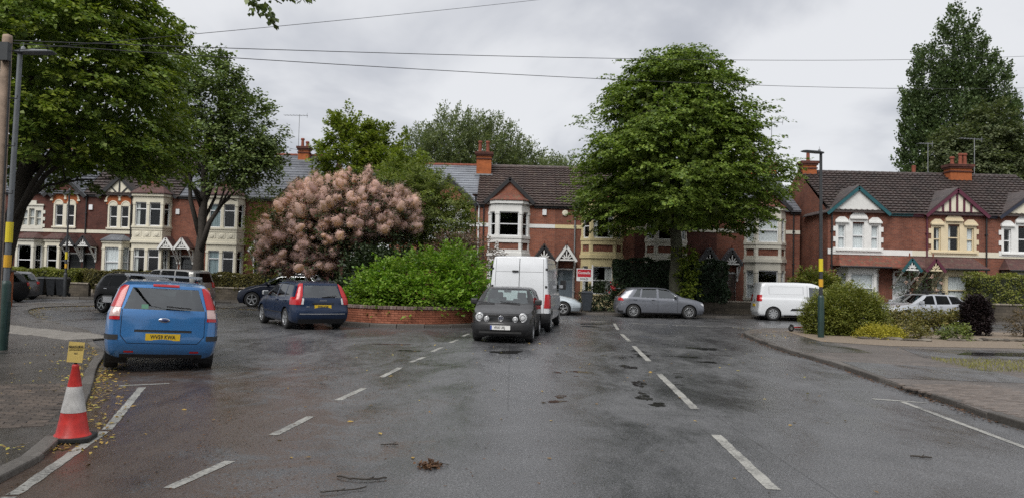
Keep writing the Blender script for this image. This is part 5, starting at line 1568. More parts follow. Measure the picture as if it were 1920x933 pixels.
me.polygons.foreach_set('use_smooth', [True] * len(me.polygons)); link('plume_cores', me, 'smoke_plume', SB)['kind'] = 'stuff'
leaf_object('plumes', np.concatenate(PP), np.concatenate(PA), np.concatenate(PN), np.concatenate(PS), 'smoke_plume', SB, 0.20, 0.0)
m = MB()
rnd = random.Random(5)
for k in range(9):
    a = rnd.uniform(0, 6.28); l = lobes[k % len(lobes)]
    m.tube([(rnd.uniform(-.3, .3), rnd.uniform(-.3, .3), -0.05), (l[0] * 0.5, l[1] * 0.5, l[2] * 0.5), (l[0], l[1], l[2] + 0.3)], [0.09, 0.06, 0.02], 7)
m.build('stems', 'bark_dark', SB, smooth=True)
shrub('philadelphus_bush', 'bright lime green bushy shrub spilling over the brick planter wall', (-3.25, 27.4, 0.6), [(0, 0, 0.75, 1.7, 1.3, 0.95), (1.1, -0.1, 0.95, 1.1, 1.1, 1.0), (-1.1, -0.3, 0.55, 1.0, 1.0, 0.75), (1.7, -0.4, 0.45, 0.6, 0.9, 0.75), (0.2, -1.3, 0.2, 1.6, 0.75, 0.55), (-1.5, -0.6, 0.25, 0.7, 0.9, 0.5)], 1350, 0.125, 'bright_shrub', 0.62, 0.20, 0.3, per=20, hollow=0.5, jit=0.03)
shrub('laurel_bush', 'dark glossy green bush between the blue estate car and the bright shrub', (-5.35, 29.0, 0.6), [(0, 0, 0.8, 1.0, 1.0, 1.1), (0.8, 0.3, 1.2, 0.8, 0.9, 0.8), (-0.5, -0.9, 0.3, 0.6, 0.8, 0.5)], 700, 0.13, 'dark_shrub', 0.45, 0.2, 0.1, per=16)
shrub('purple_bush', 'dusky purple leaved bush right of the smoke bush, above the bright shrub', (-2.35, 31.2, 0.6), [(0, 0, 2.0, 1.0, 1.0, 0.75), (0.9, 0, 2.0, 0.75, 0.8, 0.6), (0.3, 0, 1.1, 1.0, 0.9, 0.9)], 560, 0.10, 'purple_leaf', 0.45, 0.2, 0.1, per=15)
T = tree('hornbeam_tree', 'pointed yellow-green tree rising behind the pink smoke bush', (-7.1, 36.3, -0.7))
for cx, cz, rx, rz, n in ((0.3, 6.0, 2.6, 2.0, 260), (-0.8, 7.6, 1.5, 1.7, 130), (-1.0, 9.0, 0.7, 1.0, 46), (0.6, 8.2, 0.9, 1.1, 70), (1.5, 7.0, 1.3, 1.0, 90), (2.0, 6.2, 1.0, 1.1, 70), (-1.9, 5.7, 0.9, 0.7, 50), (-0.2, 4.2, 2.2, 1.4, 120)):
    th = RG.uniform(0, 2 * np.pi, n); u = RG.uniform(-1, 1, n); s = np.sqrt(1 - u * u); f = 0.35 + 0.65 * RG.random(n) ** 0.5
    d = np.stack([s * np.cos(th), s * np.sin(th), u], 1); dd = d * 0.9; dd[:, 2] += 0.4
    crown(T, np.array([cx, 0, cz]) + d * f[:, None] * np.array([rx, rx, rz]), dd, 84, 0.75, 0.32, 0.12, 0.14, 'yellow_green_leaf', 0.06, 0.2, 0.8, 0.0)
trunk_and_limbs(T, (0, 0, -0.1), (-0.5, 0, 7.5), 0.2, rand_limbs((0, 0, 0), 12, 4.5, 8.5, 2, 0.4, 1, 0.07, 29), 'bark_dark', 0.08, 0.3)
T = tree('rowan_tree', 'light green feathery small tree on the right of the smoke bush', (-4.0, 33.0, 0.6))
for cx, cz, rx, rz, n in ((-0.1, 4.1, 1.8, 1.3, 270), (0.9, 3.1, 1.2, 1.2, 200), (-0.9, 5.0, 1.3, 0.8, 110), (0.0, 5.2, 0.9, 0.6, 60), (1.4, 3.7, 0.6, 0.7, 60)):
    th = RG.uniform(0, 2 * np.pi, n); u = RG.uniform(-1, 1, n); s = np.sqrt(1 - u * u); f = 0.35 + 0.65 * RG.random(n) ** 0.5
    d = np.stack([s * np.cos(th), s * np.sin(th), u], 1)
    crown(T, np.array([cx, 0, cz]) + d * f[:, None] * np.array([rx, rx, rz]), d, 50, 0.6, 0.3, 0.3, 0.12, 'fern_leaf', 0.04, 0.0, 0.45, 0.0)
trunk_and_limbs(T, (0, 0, -0.1), (0.2, 0, 4.6), 0.1, rand_limbs((0, 0, 0), 9, 2.8, 5.2, 1.6, 0.35, 1, 0.04, 39), 'bark_dark', 0.05, 0.3)
shrub('elder_bush', 'small yellow-green bush beside the sycamore crown, above the smoke bush', (-14.4, 44.6, 0.1), [(0, 0, 5.6, 0.7, 0.7, 0.7), (-0.3, 0, 4.2, 0.9, 0.8, 1.0), (0, 0, 2.4, 1.0, 0.8, 1.4)], 260, 0.16, 'yellow_green_leaf', 0.5, 0.25, 0.1, per=14)

# ---- hedges and shrubs before the houses
hedge('privet_hedge', 'clipped bright green hedge above the dark stone wall, behind the black car', -29.7, -25.0, 43.5, 44.6, 0.6, 1.55, 'privet', 9000, 0.10)
hedge('beech_hedge', 'brownish clipped hedge behind the silver people carrier', -24.6, -13.4, 43.6, 44.6, 0.5, 1.55, 'hedge_brown', 15000, 0.10)
hedge('ivy_hedge', 'dark ivy covered hedge mass behind the grey car at far left', -40.0, -31.6, 42.8, 44.4, 0.05, 2.9, 'hedge_dark', 13000, 0.15, lump=0.18)
hedge('yew_hedge', 'tall dark green hedge behind the grey hatchback, left of the tree trunk', 5.7, 11.3, 41.0, 42.3, 0.05, 2.85, 'hedge_dark', 16000, 0.12, lump=0.10)
hedge('laurel_hedge', 'dark hedge right of the big tree trunk', 9.9, 11.6, 40.6, 41.6, 0.7, 2.7, 'hedge_dark', 4200, 0.14, lump=0.12)
hedge('box_hedge', 'rounded clipped green hedge on the wall at the right edge', 24.4, 34.5, 39.5, 41.0, 0.75, 2.45, 'privet', 17000, 0.10, lump=0.10)
shrub('rose_bush', 'dark garden bush with a red flower below the estate agent board', (5.0, 40.4, 0.1), [(0, 0, 0.6, 0.9, 0.7, 0.75), (-0.7, 0, 0.4, 0.6, 0.6, 0.5), (0.8, 0, 0.5, 0.6, 0.6, 0.6)], 340, 0.12, 'dark_shrub', 0.4, 0.2, 0.1, per=14)
T = bpy.data.objects['rose_bush']
k = 40
leaf_object('flower', np.array([0.35, -0.55, 1.2]) + RG.normal(0, 0.09, (k, 3)), RG.normal(0, 1, (k, 3)), RG.normal(0, 1, (k, 3)), np.full(k, 0.11), 'red_petal', T, 0.9)
shrub('laurel_bush', 'leafy mid green bush behind the small white van, at the foot of the gable wall', (16.0, 40.0, 0.1), [(0, 0, 1.0, 1.2, 1.0, 1.25), (0.9, 0, 0.9, 0.9, 0.9, 0.9)], 620, 0.16, 'privet', 0.45, 0.22, 0.1, per=16)
# corner garden on the right
shrub('box_bush', 'big rounded feathery green hedge bush on the pavement corner, beside the right lamp post', (11.5, 25.6, 0.09), [(-0.72, 0, 0.55, 0.7, 0.8, 0.64), (0.0, 0.1, 0.66, 0.8, 0.8, 0.80), (0.5, 0.2, 0.6, 0.5, 0.7, 0.66), (-0.9, -0.1, 0.42, 0.45, 0.7, 0.45)], 2300, 0.075, 'privet', 0.30, 0.12, 0.05, per=20, ratio=0.5, hollow=0.72)
for i, (x, y, w) in enumerate(((13.5, 27.0, 0.85), (15.0, 27.4, 0.95), (16.3, 27.7, 0.8))):
    lb = ['open-branched low azalea shrub nearest the big corner hedge bush', 'open-branched low azalea shrub in the middle of the gravel bed', 'open-branched low azalea shrub touching the dark clipped dome'][i]
    shrub('azalea_shrub', lb, (x, y, 0.09), [(-0.35 * w, 0, 0.46, 0.6 * w, 0.5, 0.18), (0.4 * w, 0.05, 0.44, 0.6 * w, 0.5, 0.18), (0, -0.1, 0.52, 0.5 * w, 0.5, 0.16)], 210, 0.085, 'azalea_leaf', 0.25, 0.14, 0.0, per=13, stems=5, group='azalea shrubs on the gravel', hollow=0.3)
shrub('dome_bush', 'dark purple-black clipped dome bush in the gravel bed', (16.5, 26.9, 0.09), [(0, 0, 0.62, 0.38, 0.38, 0.64), (0, 0, 0.45, 0.33, 0.35, 0.5), (0, 0, 0.95, 0.36, 0.36, 0.30)], 900, 0.07, 'dark_purple', 0.16, 0.08, 0.0, per=16, hollow=0.8)
shrub('brown_bush', 'small brown twiggy bush right of the dark clipped dome', (18.2, 26.6, 0.09), [(0, 0, 0.38, 0.55, 0.45, 0.38), (0.5, 0, 0.3, 0.4, 0.4, 0.3)], 240, 0.07, 'brown_bush_leaf', 0.28, 0.14, 0.0, per=12, stems=9)
shrub('heather_mound', 'low yellow heather mound at the edge of the gravel', (11.55, 24.0, 0.09), [(0, 0, 0.10, 0.55, 0.45, 0.20), (0.5, 0.1, 0.1, 0.35, 0.4, 0.16)], 420, 0.05, 'heather', 0.14, 0.08, 0.0, per=16, stems=3)
shrub('juniper_mound', 'low spreading green mound beside the yellow heather', (12.6, 24.6, 0.09), [(0, 0, 0.12, 0.7, 0.45, 0.24), (0.5, 0.0, 0.08, 0.5, 0.4, 0.16)], 320, 0.06, 'azalea_leaf', 0.2, 0.1, 0.0, per=14, stems=3)
shrub('small_weed', 'small bright green plant at the edge of the rockery', (14.2, 24.2, 0.09), [(0, 0, 0.15, 0.4, 0.3, 0.17)], 90, 0.09, 'fern_leaf', 0.2, 0.1, 0.0, per=12, stems=3)
# roses by the porch of the right terrace
shrub('rose_bush', 'tall rose bush with pale pink blooms in front of the teal porch', (20.2, 38.6, 0.1), [(0, 0, 1.5, 0.5, 0.4, 0.9), (1.2, 0, 1.4, 0.5, 0.4, 0.9), (0.5, 0, 0.9, 0.8, 0.4, 0.5)], 260, 0.10, 'dark_shrub', 0.35, 0.15, 0.1, per=10, stems=8, hollow=0.3)
T = bpy.data.objects['rose_bush.001']
for fx, fz in ((-0.3, 1.9), (0.25, 2.1), (-0.1, 1.35), (0.5, 1.1), (1.0, 2.2), (1.5, 1.9), (1.25, 1.5), (0.7, 0.85)):
    leaf_object('flower', np.array([fx, -0.4, fz]) + RG.normal(0, 0.04, (26, 3)), RG.normal(0, 1, (26, 3)), RG.normal(0, 1, (26, 3)), np.full(26, 0.08), 'rose_petal', T, 0.9)
# grass verge on the right and weeds by the left kerb
k = 5200
gp_ = np.array([(9.7, 17.3), (9.3, 15.6), (9.5, 14.9), (13, 15.0), (16, 17.4), (11.9, 17.5)])
from mathutils.geometry import intersect_point_tri_2d
u, v = RG.uniform(9.3, 15.0, k), RG.uniform(14.9, 17.4, k)
ok = (u < 12.5 + (v - 15) * 1.3) & (u > 9.25 + np.abs(v - 15.6) * 0.2)
p = np.stack([u, v, np.full(k, 0.085)], 1)[ok]
ax = RG.normal(0, 0.55, p.shape); ax[:, 2] = np.abs(ax[:, 2]) + 0.8
o = leaf_object('grass', p, ax, RG.normal(0, 1, p.shape), RG.uniform(0.03, 0.10, len(p)), 'grass_blade', None, 0.12)
tag(o, 'thin yellowing grass verge on the right pavement', 'grass', None, 'stuff')
shrub('tall_weed', 'small weed growing in the grass verge at the right edge', (12.0, 17.2, 0.09), [(0, 0, 0.2, 0.16, 0.14, 0.22)], 40, 0.07, 'fern_leaf', 0.2, 0.06, 0.0, per=10, stems=3)
shrub('kerb_weed', 'light green weeds at the foot of the brick pillar, far left', (-19.2, 27.5, 0.045), [(0, 0, 0.2, 0.5, 0.3, 0.2), (-0.4, 0.3, 0.25, 0.4, 0.3, 0.3)], 150, 0.11, 'bright_shrub', 0.25, 0.1, 0.0, per=10, stems=3)
# rockery stones
rnd = random.Random(17)
rock_mes = []
for k in range(5):
    bm = bmesh.new(); bmesh.ops.create_icosphere(bm, subdivisions=2, radius=1)
    for v_ in bm.verts:
        v_.co *= 1 + rnd.uniform(-0.16, 0.16); v_.co.z *= 0.5; v_.co.x *= 1.4
    me = bpy.data.meshes.new('rock'); bm.to_mesh(me); bm.free(); rock_mes.append(me)
    me.materials.append(MATS['rock_piece'])
rk = empty('rockery', (0, 0, 0.09), 0, 'irregular edging of grey and brown stones along the gravel bed', 'rockery')
for i in range(46):
    x = 11.0 + i * 0.19 + rnd.uniform(-0.05, 0.05)
    if 12.9 < x < 13.7: continue
    y = 23.35 + 0.25 * math.sin(x * 1.3) + (0.55 if x > 13.5 else 0) + rnd.uniform(-0.08, 0.08)
    o = link('stone', rock_mes[i % 5], None, rk); s = rnd.uniform(0.06, 0.14)
    o.location = (x, y, s * 0.25); o.scale = (s * 1.3, s, s); o.rotation_euler = (0, 0, rnd.uniform(0, 6.3))
# a leafy bough hanging into the top of the view from a tree beside the road
T = empty('overhanging_bough', (-4.6, 9.0, 6.42), 0, 'dark leafy bough hanging into the top of the picture', 'branch')
MB().tube([(-3.2, -0.6, 0.9), (-1.2, -0.3, 0.3), (0.5, 0, -0.7), (1.3, 0, -1.25), (1.75, 0.02, -1.5)], [0.07, 0.055, 0.03, 0.014, 0.006], 7).tube([(0.5, 0, -0.7), (1.3, 0.1, -0.9), (2.0, 0.1, -1.25)], [0.02, 0.014, 0.006], 6).build('branch', 'bark_dark', T, smooth=True)
p = np.array([(1.2, 0, -1.15), (1.35, 0.05, -1.3), (1.5, 0, -1.42), (1.6, -0.05, -1.5), (1.45, 0.1, -1.2), (1.75, 0.05, -1.25), (1.9, 0, -1.22), (1.6, 0, -1.2), (1.35, 0, -1.45), (1.55, 0.1, -1.6), (1.3, -0.1, -1.1), (1.7, 0, -1.35), (2.0, 0.1, -1.28)])
d = np.tile(np.array([0.3, 0, -0.8]), (len(p), 1)) + RG.normal(0, 0.3, (len(p), 3))
leaf_object('foliage', *sprays(p, d, 26, 0.16, 0.10, 0.2, 0.075, 0.025), 'sycamore_leaf', T, 0.75)

# unseen limes added behind the viewer so cars and wet road mirror trees
def copy_tree(src, loc, rz, label, sc=1.0):
    o = src.copy(); COL.objects.link(o); o.location = loc; o.rotation_euler = (0, 0, rz); o.scale = (sc, sc, sc); o['label'] = label
    for ch in list(src.children):
        c = ch.copy(); COL.objects.link(c); c.parent = o
    return o
src = bpy.data.objects['lime_tree']
copy_tree(src, (-11.5, -3.0, 0.05), 1.0, 'unseen lime tree added for reflections beside the left pavement behind the viewer, just outside the picture', 1.0)
copy_tree(src, (14.0, -5.0, 0.05), 2.2, 'unseen lime tree added for reflections beside the right pavement behind the viewer, just outside the picture', 1.0)
copy_tree(src, (-12.5, -17.0, 0.05), 4.0, 'unseen lime tree added for reflections farther back on the left of the street behind the viewer', 1.1)
copy_tree(src, (13.0, -19.0, 0.05), 5.0, 'unseen lime tree added for reflections farther back on the right of the street behind the viewer', 1.1)
copy_tree(src, (1.0, -34.0, 0.05), 0.3, 'unseen lime tree added for reflections, closing the far end of the street behind the viewer', 1.2)
# ------------------------------------------------------------------ vehicles
paint_mat('paint_blue', (0.030, 0.155, 0.39), 0.35, 0.30)
paint_mat('paint_navy', (0.007, 0.019, 0.052), 0.15, 0.30, 0.4, dirt=0.015, spec=0.35)
paint_mat('paint_black', (0.009, 0.0095, 0.011), 0.0, 0.3, 0.08, dirt=0.0, spec=0.16)
paint_mat('paint_midnight', (0.008, 0.012, 0.026), 0.0, 0.3, 0.15, dirt=0.0, spec=0.25)
paint_mat('paint_dull_black', (0.013, 0.0125, 0.013), 0.1, 0.36, 0.5, dirt=0.015, spec=0.35)
paint_mat('paint_white', (0.66, 0.68, 0.70), 0.0, 0.4, 0.8, dirt=0.06)
paint_mat('paint_silver', (0.46, 0.48, 0.51), 0.45, 0.36)
paint_mat('paint_pale', (0.50, 0.56, 0.60), 0.35, 0.36)
paint_mat('paint_grey', (0.155, 0.165, 0.19), 0.5, 0.34)
paint_mat('paint_bronze', (0.22, 0.22, 0.21), 0.45, 0.34)
paint_mat('paint_dgrey', (0.075, 0.075, 0.08), 0.4, 0.34)
glass_mat('car_glass', (0.74, 0.84, 0.82), 0.015, 1.5, 0.12)
glass_mat('car_glass_dark', (0.08, 0.09, 0.095), 0.015, 1.3, 0.0)
M('trim_black', (0.016, 0.016, 0.017), 0.55, var=0.2)
M('chrome', (0.62, 0.63, 0.65), 0.16, metal=1.0, var=0.04)
M('alloy', (0.50, 0.51, 0.52), 0.32, metal=0.7, var=0.08)
M('alloy_dark', (0.05, 0.05, 0.052), 0.5, metal=0.3, var=0.1)
M('tyre', (0.016, 0.016, 0.016), 0.85, var=0.25)
M('seat_cloth', (0.035, 0.036, 0.04), 0.9, var=0.15)
M('seat_grey', (0.13, 0.135, 0.14), 0.9, var=0.15)
M('lamp_red', (0.40, 0.008, 0.012), 0.25, var=0.1, coat=0.4)
M('lamp_clear', (0.55, 0.56, 0.57), 0.12, var=0.2, vs_=25, coat=1.0)
M('lamp_pink', (0.52, 0.36, 0.34), 0.2, var=0.12, vs_=25, coat=1.0)
M('plate_yellow', (0.66, 0.44, 0.02), 0.4, var=0.05)
M('plate_white', (0.70, 0.70, 0.68), 0.4, var=0.05)
M('plate_blue', (0.01, 0.05, 0.30), 0.4, var=0.05)
M('badge_blue', (0.012, 0.03, 0.12), 0.2, var=0.05, coat=1.0)
M('sticker_green', (0.02, 0.42, 0.16), 0.5, var=0.05)

def interp(tab, x):
    return float(np.interp(x, [a for a, _ in tab], [b for _, b in tab]))
def smooth_tab(tab, n=6):
    """rounds the corners of a piecewise table a little"""
    xs = np.linspace(tab[0][0], tab[-1][0], 160)
    ys = np.interp(xs, [a for a, _ in tab], [b for _, b in tab])
    k = np.ones(n) / n
    yp = np.concatenate([np.full(n, ys[0]), ys, np.full(n, ys[-1])])
    ys2 = np.convolve(yp, k, 'same')[n:-n]
    w = np.clip(np.minimum(np.arange(160), np.arange(160)[::-1]) / 4.0, 0, 1)
    return list(zip(xs, ys * (1 - w) + ys2 * w))
def in_poly(p, poly):
    x, y = p; c = False; j = len(poly) - 1
    for i in range(len(poly)):
        if (poly[i][1] > y) != (poly[j][1] > y) and x < (poly[j][0] - poly[i][0]) * (y - poly[i][1]) / (poly[j][1] - poly[i][1]) + poly[i][0]:
            c = not c
        j = i
    return c
class Body:
    """car body shell lofted from its profile; panels, panes and lamps are cut out of it along real outlines"""
    def __init__(s, L, W, H, top, belt, bot, nose, tail, roofw=0.80, kf=0.16, kr=0.08, planf=(0.80, 0.12), planr=(0.90, 0.08), flat=0.0, bulge=1.0):
        s.L, s.W, s.H = L, W, H
        top, belt, nose, tail = smooth_tab(top), smooth_tab(belt, 8), smooth_tab(nose), smooth_tab(tail)
        hw = W / 2
        us = sorted({*np.linspace(0, 1, 41).tolist(), 0.006, 0.014, 0.035, 0.994, 0.986, 0.965})
        rings = []
        for u in us:
            zt, zb = interp(top, u), interp(belt, u)
            zb = min(zb, zt - 0.02)
            pf = planf[0] + (1 - planf[0]) * (1 - max(0, 1 - u / planf[1]) ** 2.2)
            pr = planr[0] + (1 - planr[0]) * (1 - max(0, 1 - (1 - u) / planr[1]) ** 2.2)
            w = hw * min(pf, pr)
            g = zt - zb
            ratio = min(1, max(0, g / (H - zb)))
            ytop = (0.955 + (roofw - 0.955) * ratio) * w
            k = min(1.0, g / 0.25) * (1 - flat * 0.5)
            pts = [(0, bot), (0.55 * w, bot), (0.84 * w, bot), (0.945 * w, bot + 0.05), (0.978 * w, bot + 0.15), (0.996 * w, bot + 0.38 * (zb - bot)), (w, bot + 0.58 * (zb - bot)), (0.995 * w, bot + 0.8 * (zb - bot)), (0.98 * w, zb - 0.045), (0.955 * w, zb)]
            for f in (0.22, 0.45, 0.68, 0.86):
                z = zb + f * (g - 0.05 * k)
                yy = (0.955 + (roofw - 0.955) * min(1, max(0, (z - zb) / (H - zb))) ** 1.15) * w
                pts.append((yy, z))
            pts += [(ytop - 0.012 * k, zt - 0.055 * k - 0.004), (ytop - 0.05, zt - 0.026 * k - 0.003), (ytop * 0.82, zt - 0.012 * k - 0.002), (ytop * 0.45, zt - 0.003 * k - 0.001), (0, zt)]
            pts = catmull(pts, 2)
            ring = []
            for y, z in pts:
                ef = 1 - smoothstep(0, 0.30, u); er = 1 - smoothstep(0, 0.30, 1 - u)
                x = L / 2 - u * L - ef * (interp(nose, z) + kf * (y / hw) ** 2) + er * (interp(tail, z) + kr * (y / hw) ** 2)
                ring.append((x, y, z))
            rings.append(ring)
        bm = bmesh.new()
        m = len(rings[0])
        grid = []
        for ring in rings:
            row = [bm.verts.new(p) for p in ring] + [bm.verts.new((p[0], -p[1], p[2])) for p in reversed(ring[1:-1])]
            grid.append(row)
        n = len(grid[0])
        for a, b in zip(grid[:-1], grid[1:]):
            for j in range(n):
                bm.faces.new((a[j], a[(j + 1) % n], b[(j + 1) % n], b[j]))
        for ring, sgn, end, tab, kk in ((rings[0], 1, 0, nose, kf), (rings[-1], -1, -1, tail, kr)):
            cols = 12
            rows = []
            for x, y, z in ring:
                r = []
                for c in range(cols + 1):
                    yy = y * (1 - 2 * c / cols)
                    xx = sgn * (L / 2 - interp(tab, z) - kk * (yy / hw) ** 2)
                    r.append(bm.verts.new((xx, yy, z)))
                rows.append(r)
            for r0, r1 in zip(rows[:-1], rows[1:]):
                for c in range(cols):
                    try: bm.faces.new((r0[c], r0[c + 1], r1[c + 1], r1[c]))
                    except ValueError: pass
        bmesh.ops.remove_doubles(bm, verts=bm.verts, dist=0.0015)
        bmesh.ops.recalc_face_normals(bm, faces=bm.faces)
        s.bm = bm
    def x(s, u):
        return s.L / 2 - u * s.L
    def select(s, poly, axis, cond):
        bm = s.bm
        ia, ib = (0, 2) if axis == 'y' else (1, 2)
        a0, a1 = min(p[0] for p in poly) - 0.01, max(p[0] for p in poly) + 0.01
        b0, b1 = min(p[1] for p in poly) - 0.01, max(p[1] for p in poly) + 0.01
        def near(f):
            va = [v.co[ia] for v in f.verts]; vb = [v.co[ib] for v in f.verts]
            return max(va) > a0 and min(va) < a1 and max(vb) > b0 and min(vb) < b1
        cand = [f for f in bm.faces if near(f) and cond(f.calc_center_median(), f.normal)]
        for i in range(len(poly)):
            p, q = poly[i], poly[(i + 1) % len(poly)]
            co, no = [0, 0, 0], [0, 0, 0]
            co[ia], co[ib] = p
            no[ia], no[ib] = q[1] - p[1], -(q[0] - p[0])
            if abs(no[ia]) + abs(no[ib]) < 1e-6: continue
            geom = list({*cand, *[e for f in cand for e in f.edges], *[v for f in cand for v in f.verts]})
            res = bmesh.ops.bisect_plane(bm, geom=geom, dist=1e-5, plane_co=co, plane_no=no)
            cand = [g for g in res['geom'] if isinstance(g, bmesh.types.BMFace) and g.is_valid]
        out = []
        for f in cand:
            c = f.calc_center_median()
            if cond(c, f.normal) and in_poly((c[ia], c[ib]), poly): out.append(f)
        return out
    def cut(s, poly, axis, cond, off=0.0, thick=0.0):
        """removes the outlined faces from the shell and returns them as mesh data"""
        fs = s.select(poly, axis, cond)
        vs_, idx, faces = [], {}, []
        for f in fs:
            r = []
            for v in f.verts:
                if v not in idx:
                    idx[v] = len(vs_); vs_.append(v.co + v.normal * off)
                r.append(idx[v])
            faces.append(r)
        bmesh.ops.delete(s.bm, geom=fs, context='FACES')
        return [tuple(v) for v in vs_], faces
def panel(name, data, mat, parent, thick=0.0, keep=None, smooth=True):
    vs_, fs = data
    if keep:
        fs = [f for f in fs if keep(sum((Vector(vs_[i]) for i in f), Vector()) / len(f))]
    if not fs: return None
    used = sorted({i for f in fs for i in f}); mp = {k: i for i, k in enumerate(used)}
    me = bpy.data.meshes.new(name); me.from_pydata([vs_[k] for k in used], [], [[mp[i] for i in f] for f in fs])
    if thick:
        bm = bmesh.new(); bm.from_mesh(me)
        bmesh.ops.solidify(bm, geom=bm.faces, thickness=thick)
        bm.to_mesh(me); bm.free()
    if smooth: me.polygons.foreach_set('use_smooth', [True] * len(me.polygons))
    return link(name, me, mat, parent)
_wheels = {}
def wheel(V, x, y, r, wd, style):
    sgn = 1 if y > 0 else -1
    key = (round(r, 3), style, sgn)
    if key not in _wheels:
        t = MB().lathe([(r * 0.66, -wd * 0.5), (r * 0.9, -wd * 0.52), (r * 0.985, -wd * 0.40), (r, -wd * 0.2), (r, wd * 0.2), (r * 0.985, wd * 0.40), (r * 0.9, wd * 0.52), (r * 0.66, wd * 0.5)], 28, 'y').mesh('wheel', True)
        t.materials.append(MATS['tyre'])
        o = wd * 0.44 * sgn
        b = MB().lathe([(r * 0.66, wd * 0.3 * sgn), (r * 0.5, wd * 0.12 * sgn), (0.0, wd * 0.1 * sgn)], 28, 'y').mesh('brake_disc', True, True)
        b.materials.append(MATS['alloy_dark'])
        m = MB().lathe([(r * 0.665, o * 1.12), (r * 0.635, o * 1.16), (r * 0.60, o * 1.02), (r * 0.60, o * 0.6)], 28, 'y')
        m.lathe([(0.0, o * 1.0), (r * 0.13, o * 0.98), (r * 0.16, o * 0.7)], 12, 'y')
        n, sw, double = {'five': (5, 0.15, False), 'ten': (10, 0.065, False), 'twin': (5, 0.055, True), 'steel': (9, 0.15, False)}[style]
        for k in range(n):
            a = 2 * math.pi * (k + 0.25) / n
            for da in ((-0.13, 0.13) if double else (0.0,)):
                p = (r * 0.11 * math.cos(a), o * 0.92, r * 0.11 * math.sin(a)); q = (r * 0.615 * math.cos(a + da), o * 1.0, r * 0.615 * math.sin(a + da))
                m.bar(p, q, r * sw * (1.0 if style != 'steel' else 1.4), 0.03, (0, 1, 0)) if style == 'steel' else m.bar(p, q, r * sw, 0.03, (0, 1, 0))
        rim = m.mesh('rim', False, True); rim.materials.append(MATS['alloy'])
        _wheels[key] = (t, b, rim)
    t, b, rim = _wheels[key]
    w = link('wheel', t, None, V); w.location = (x, y, r)
    link('brake_disc', b, None, w); link('rim', rim, None, w)
    return w
def seats(V, B, xf, xr, zf, cloth='seat_cloth', wide=0.5):
    def one(cx, cy, w, h, z0):
        m = MB()
        m.cbox((cx + 0.2, cy, z0 + 0.08), (0.5, w, 0.16)); m.cbox((cx - 0.06, cy, z0 + 0.15 + h / 2), (0.13, w, h), Euler((0, R(-14), 0)))
        o = m.build('seat', cloth, V); bevel(o, 0.035, 2)
        k = MB().cbox((cx - 0.06 - 0.11 - h * 0.12, cy, z0 + h + 0.24), (0.08, w * 0.55, 0.18)).build('headrest', cloth, o); bevel(k, 0.03, 2)
    for s in (-1, 1): one(xf, s * wide * 0.72, 0.46, 0.56, zf)
    if xr is not None:
        m = MB(); m.cbox((xr + 0.2, 0, zf + 0.06), (0.5, wide * 2.3, 0.16)); m.cbox((xr - 0.05, 0, zf + 0.36), (0.14, wide * 2.3, 0.46), Euler((0, R(-14), 0)))
        o = m.build('seat', cloth, V); bevel(o, 0.03, 2)
        for s in (-1, 1):
            k = MB().cbox((xr - 0.17, s * wide * 0.7, zf + 0.66), (0.07, 0.24, 0.14)).build('headrest', cloth, o); bevel(k, 0.025, 2)
def mirror(V, x, y, z, mat):
    s = 1 if y > 0 else -1
    m = MB().cbox((x - 0.02, y + s * 0.10, z + 0.02), (0.12, 0.20, 0.15)).build('mirror', mat, V); bevel(m, 0.035, 2)
    MB().bar((x + 0.02, y - s * 0.06, z - 0.05), (x, y + s * 0.06, z - 0.03), 0.06, 0.04).build('stalk', 'trim_black', m)
    MB().cbox((x - 0.082, y + s * 0.10, z + 0.02), (0.004, 0.15, 0.11)).build('mirror_glass', 'chrome', m)
def plate(V, x, z, text, mat, facing, tilt=0.0, blue=False, w=0.52, h=0.111):
    """facing -1 rear, +1 front"""
    p = MB().cbox((x, 0, z), (0.012, w, h)).build('number_plate', mat, V)
    if text:
        mt = frame_mtx((x + facing * 0.0075, (-0.02 if facing > 0 else 0) * 0 + (0.02 if blue else 0) * -1, z), (0, facing, 0))
        put_text('lettering', text, h * 0.80, 'ink', p, mt, 0.0015, 0.80)
    if blue: MB().cbox((x + facing * 0.003, -w / 2 * facing + 0.022 * facing, z), (0.010, 0.04, h - 0.006)).build('country_band', 'plate_blue', p)
    return p
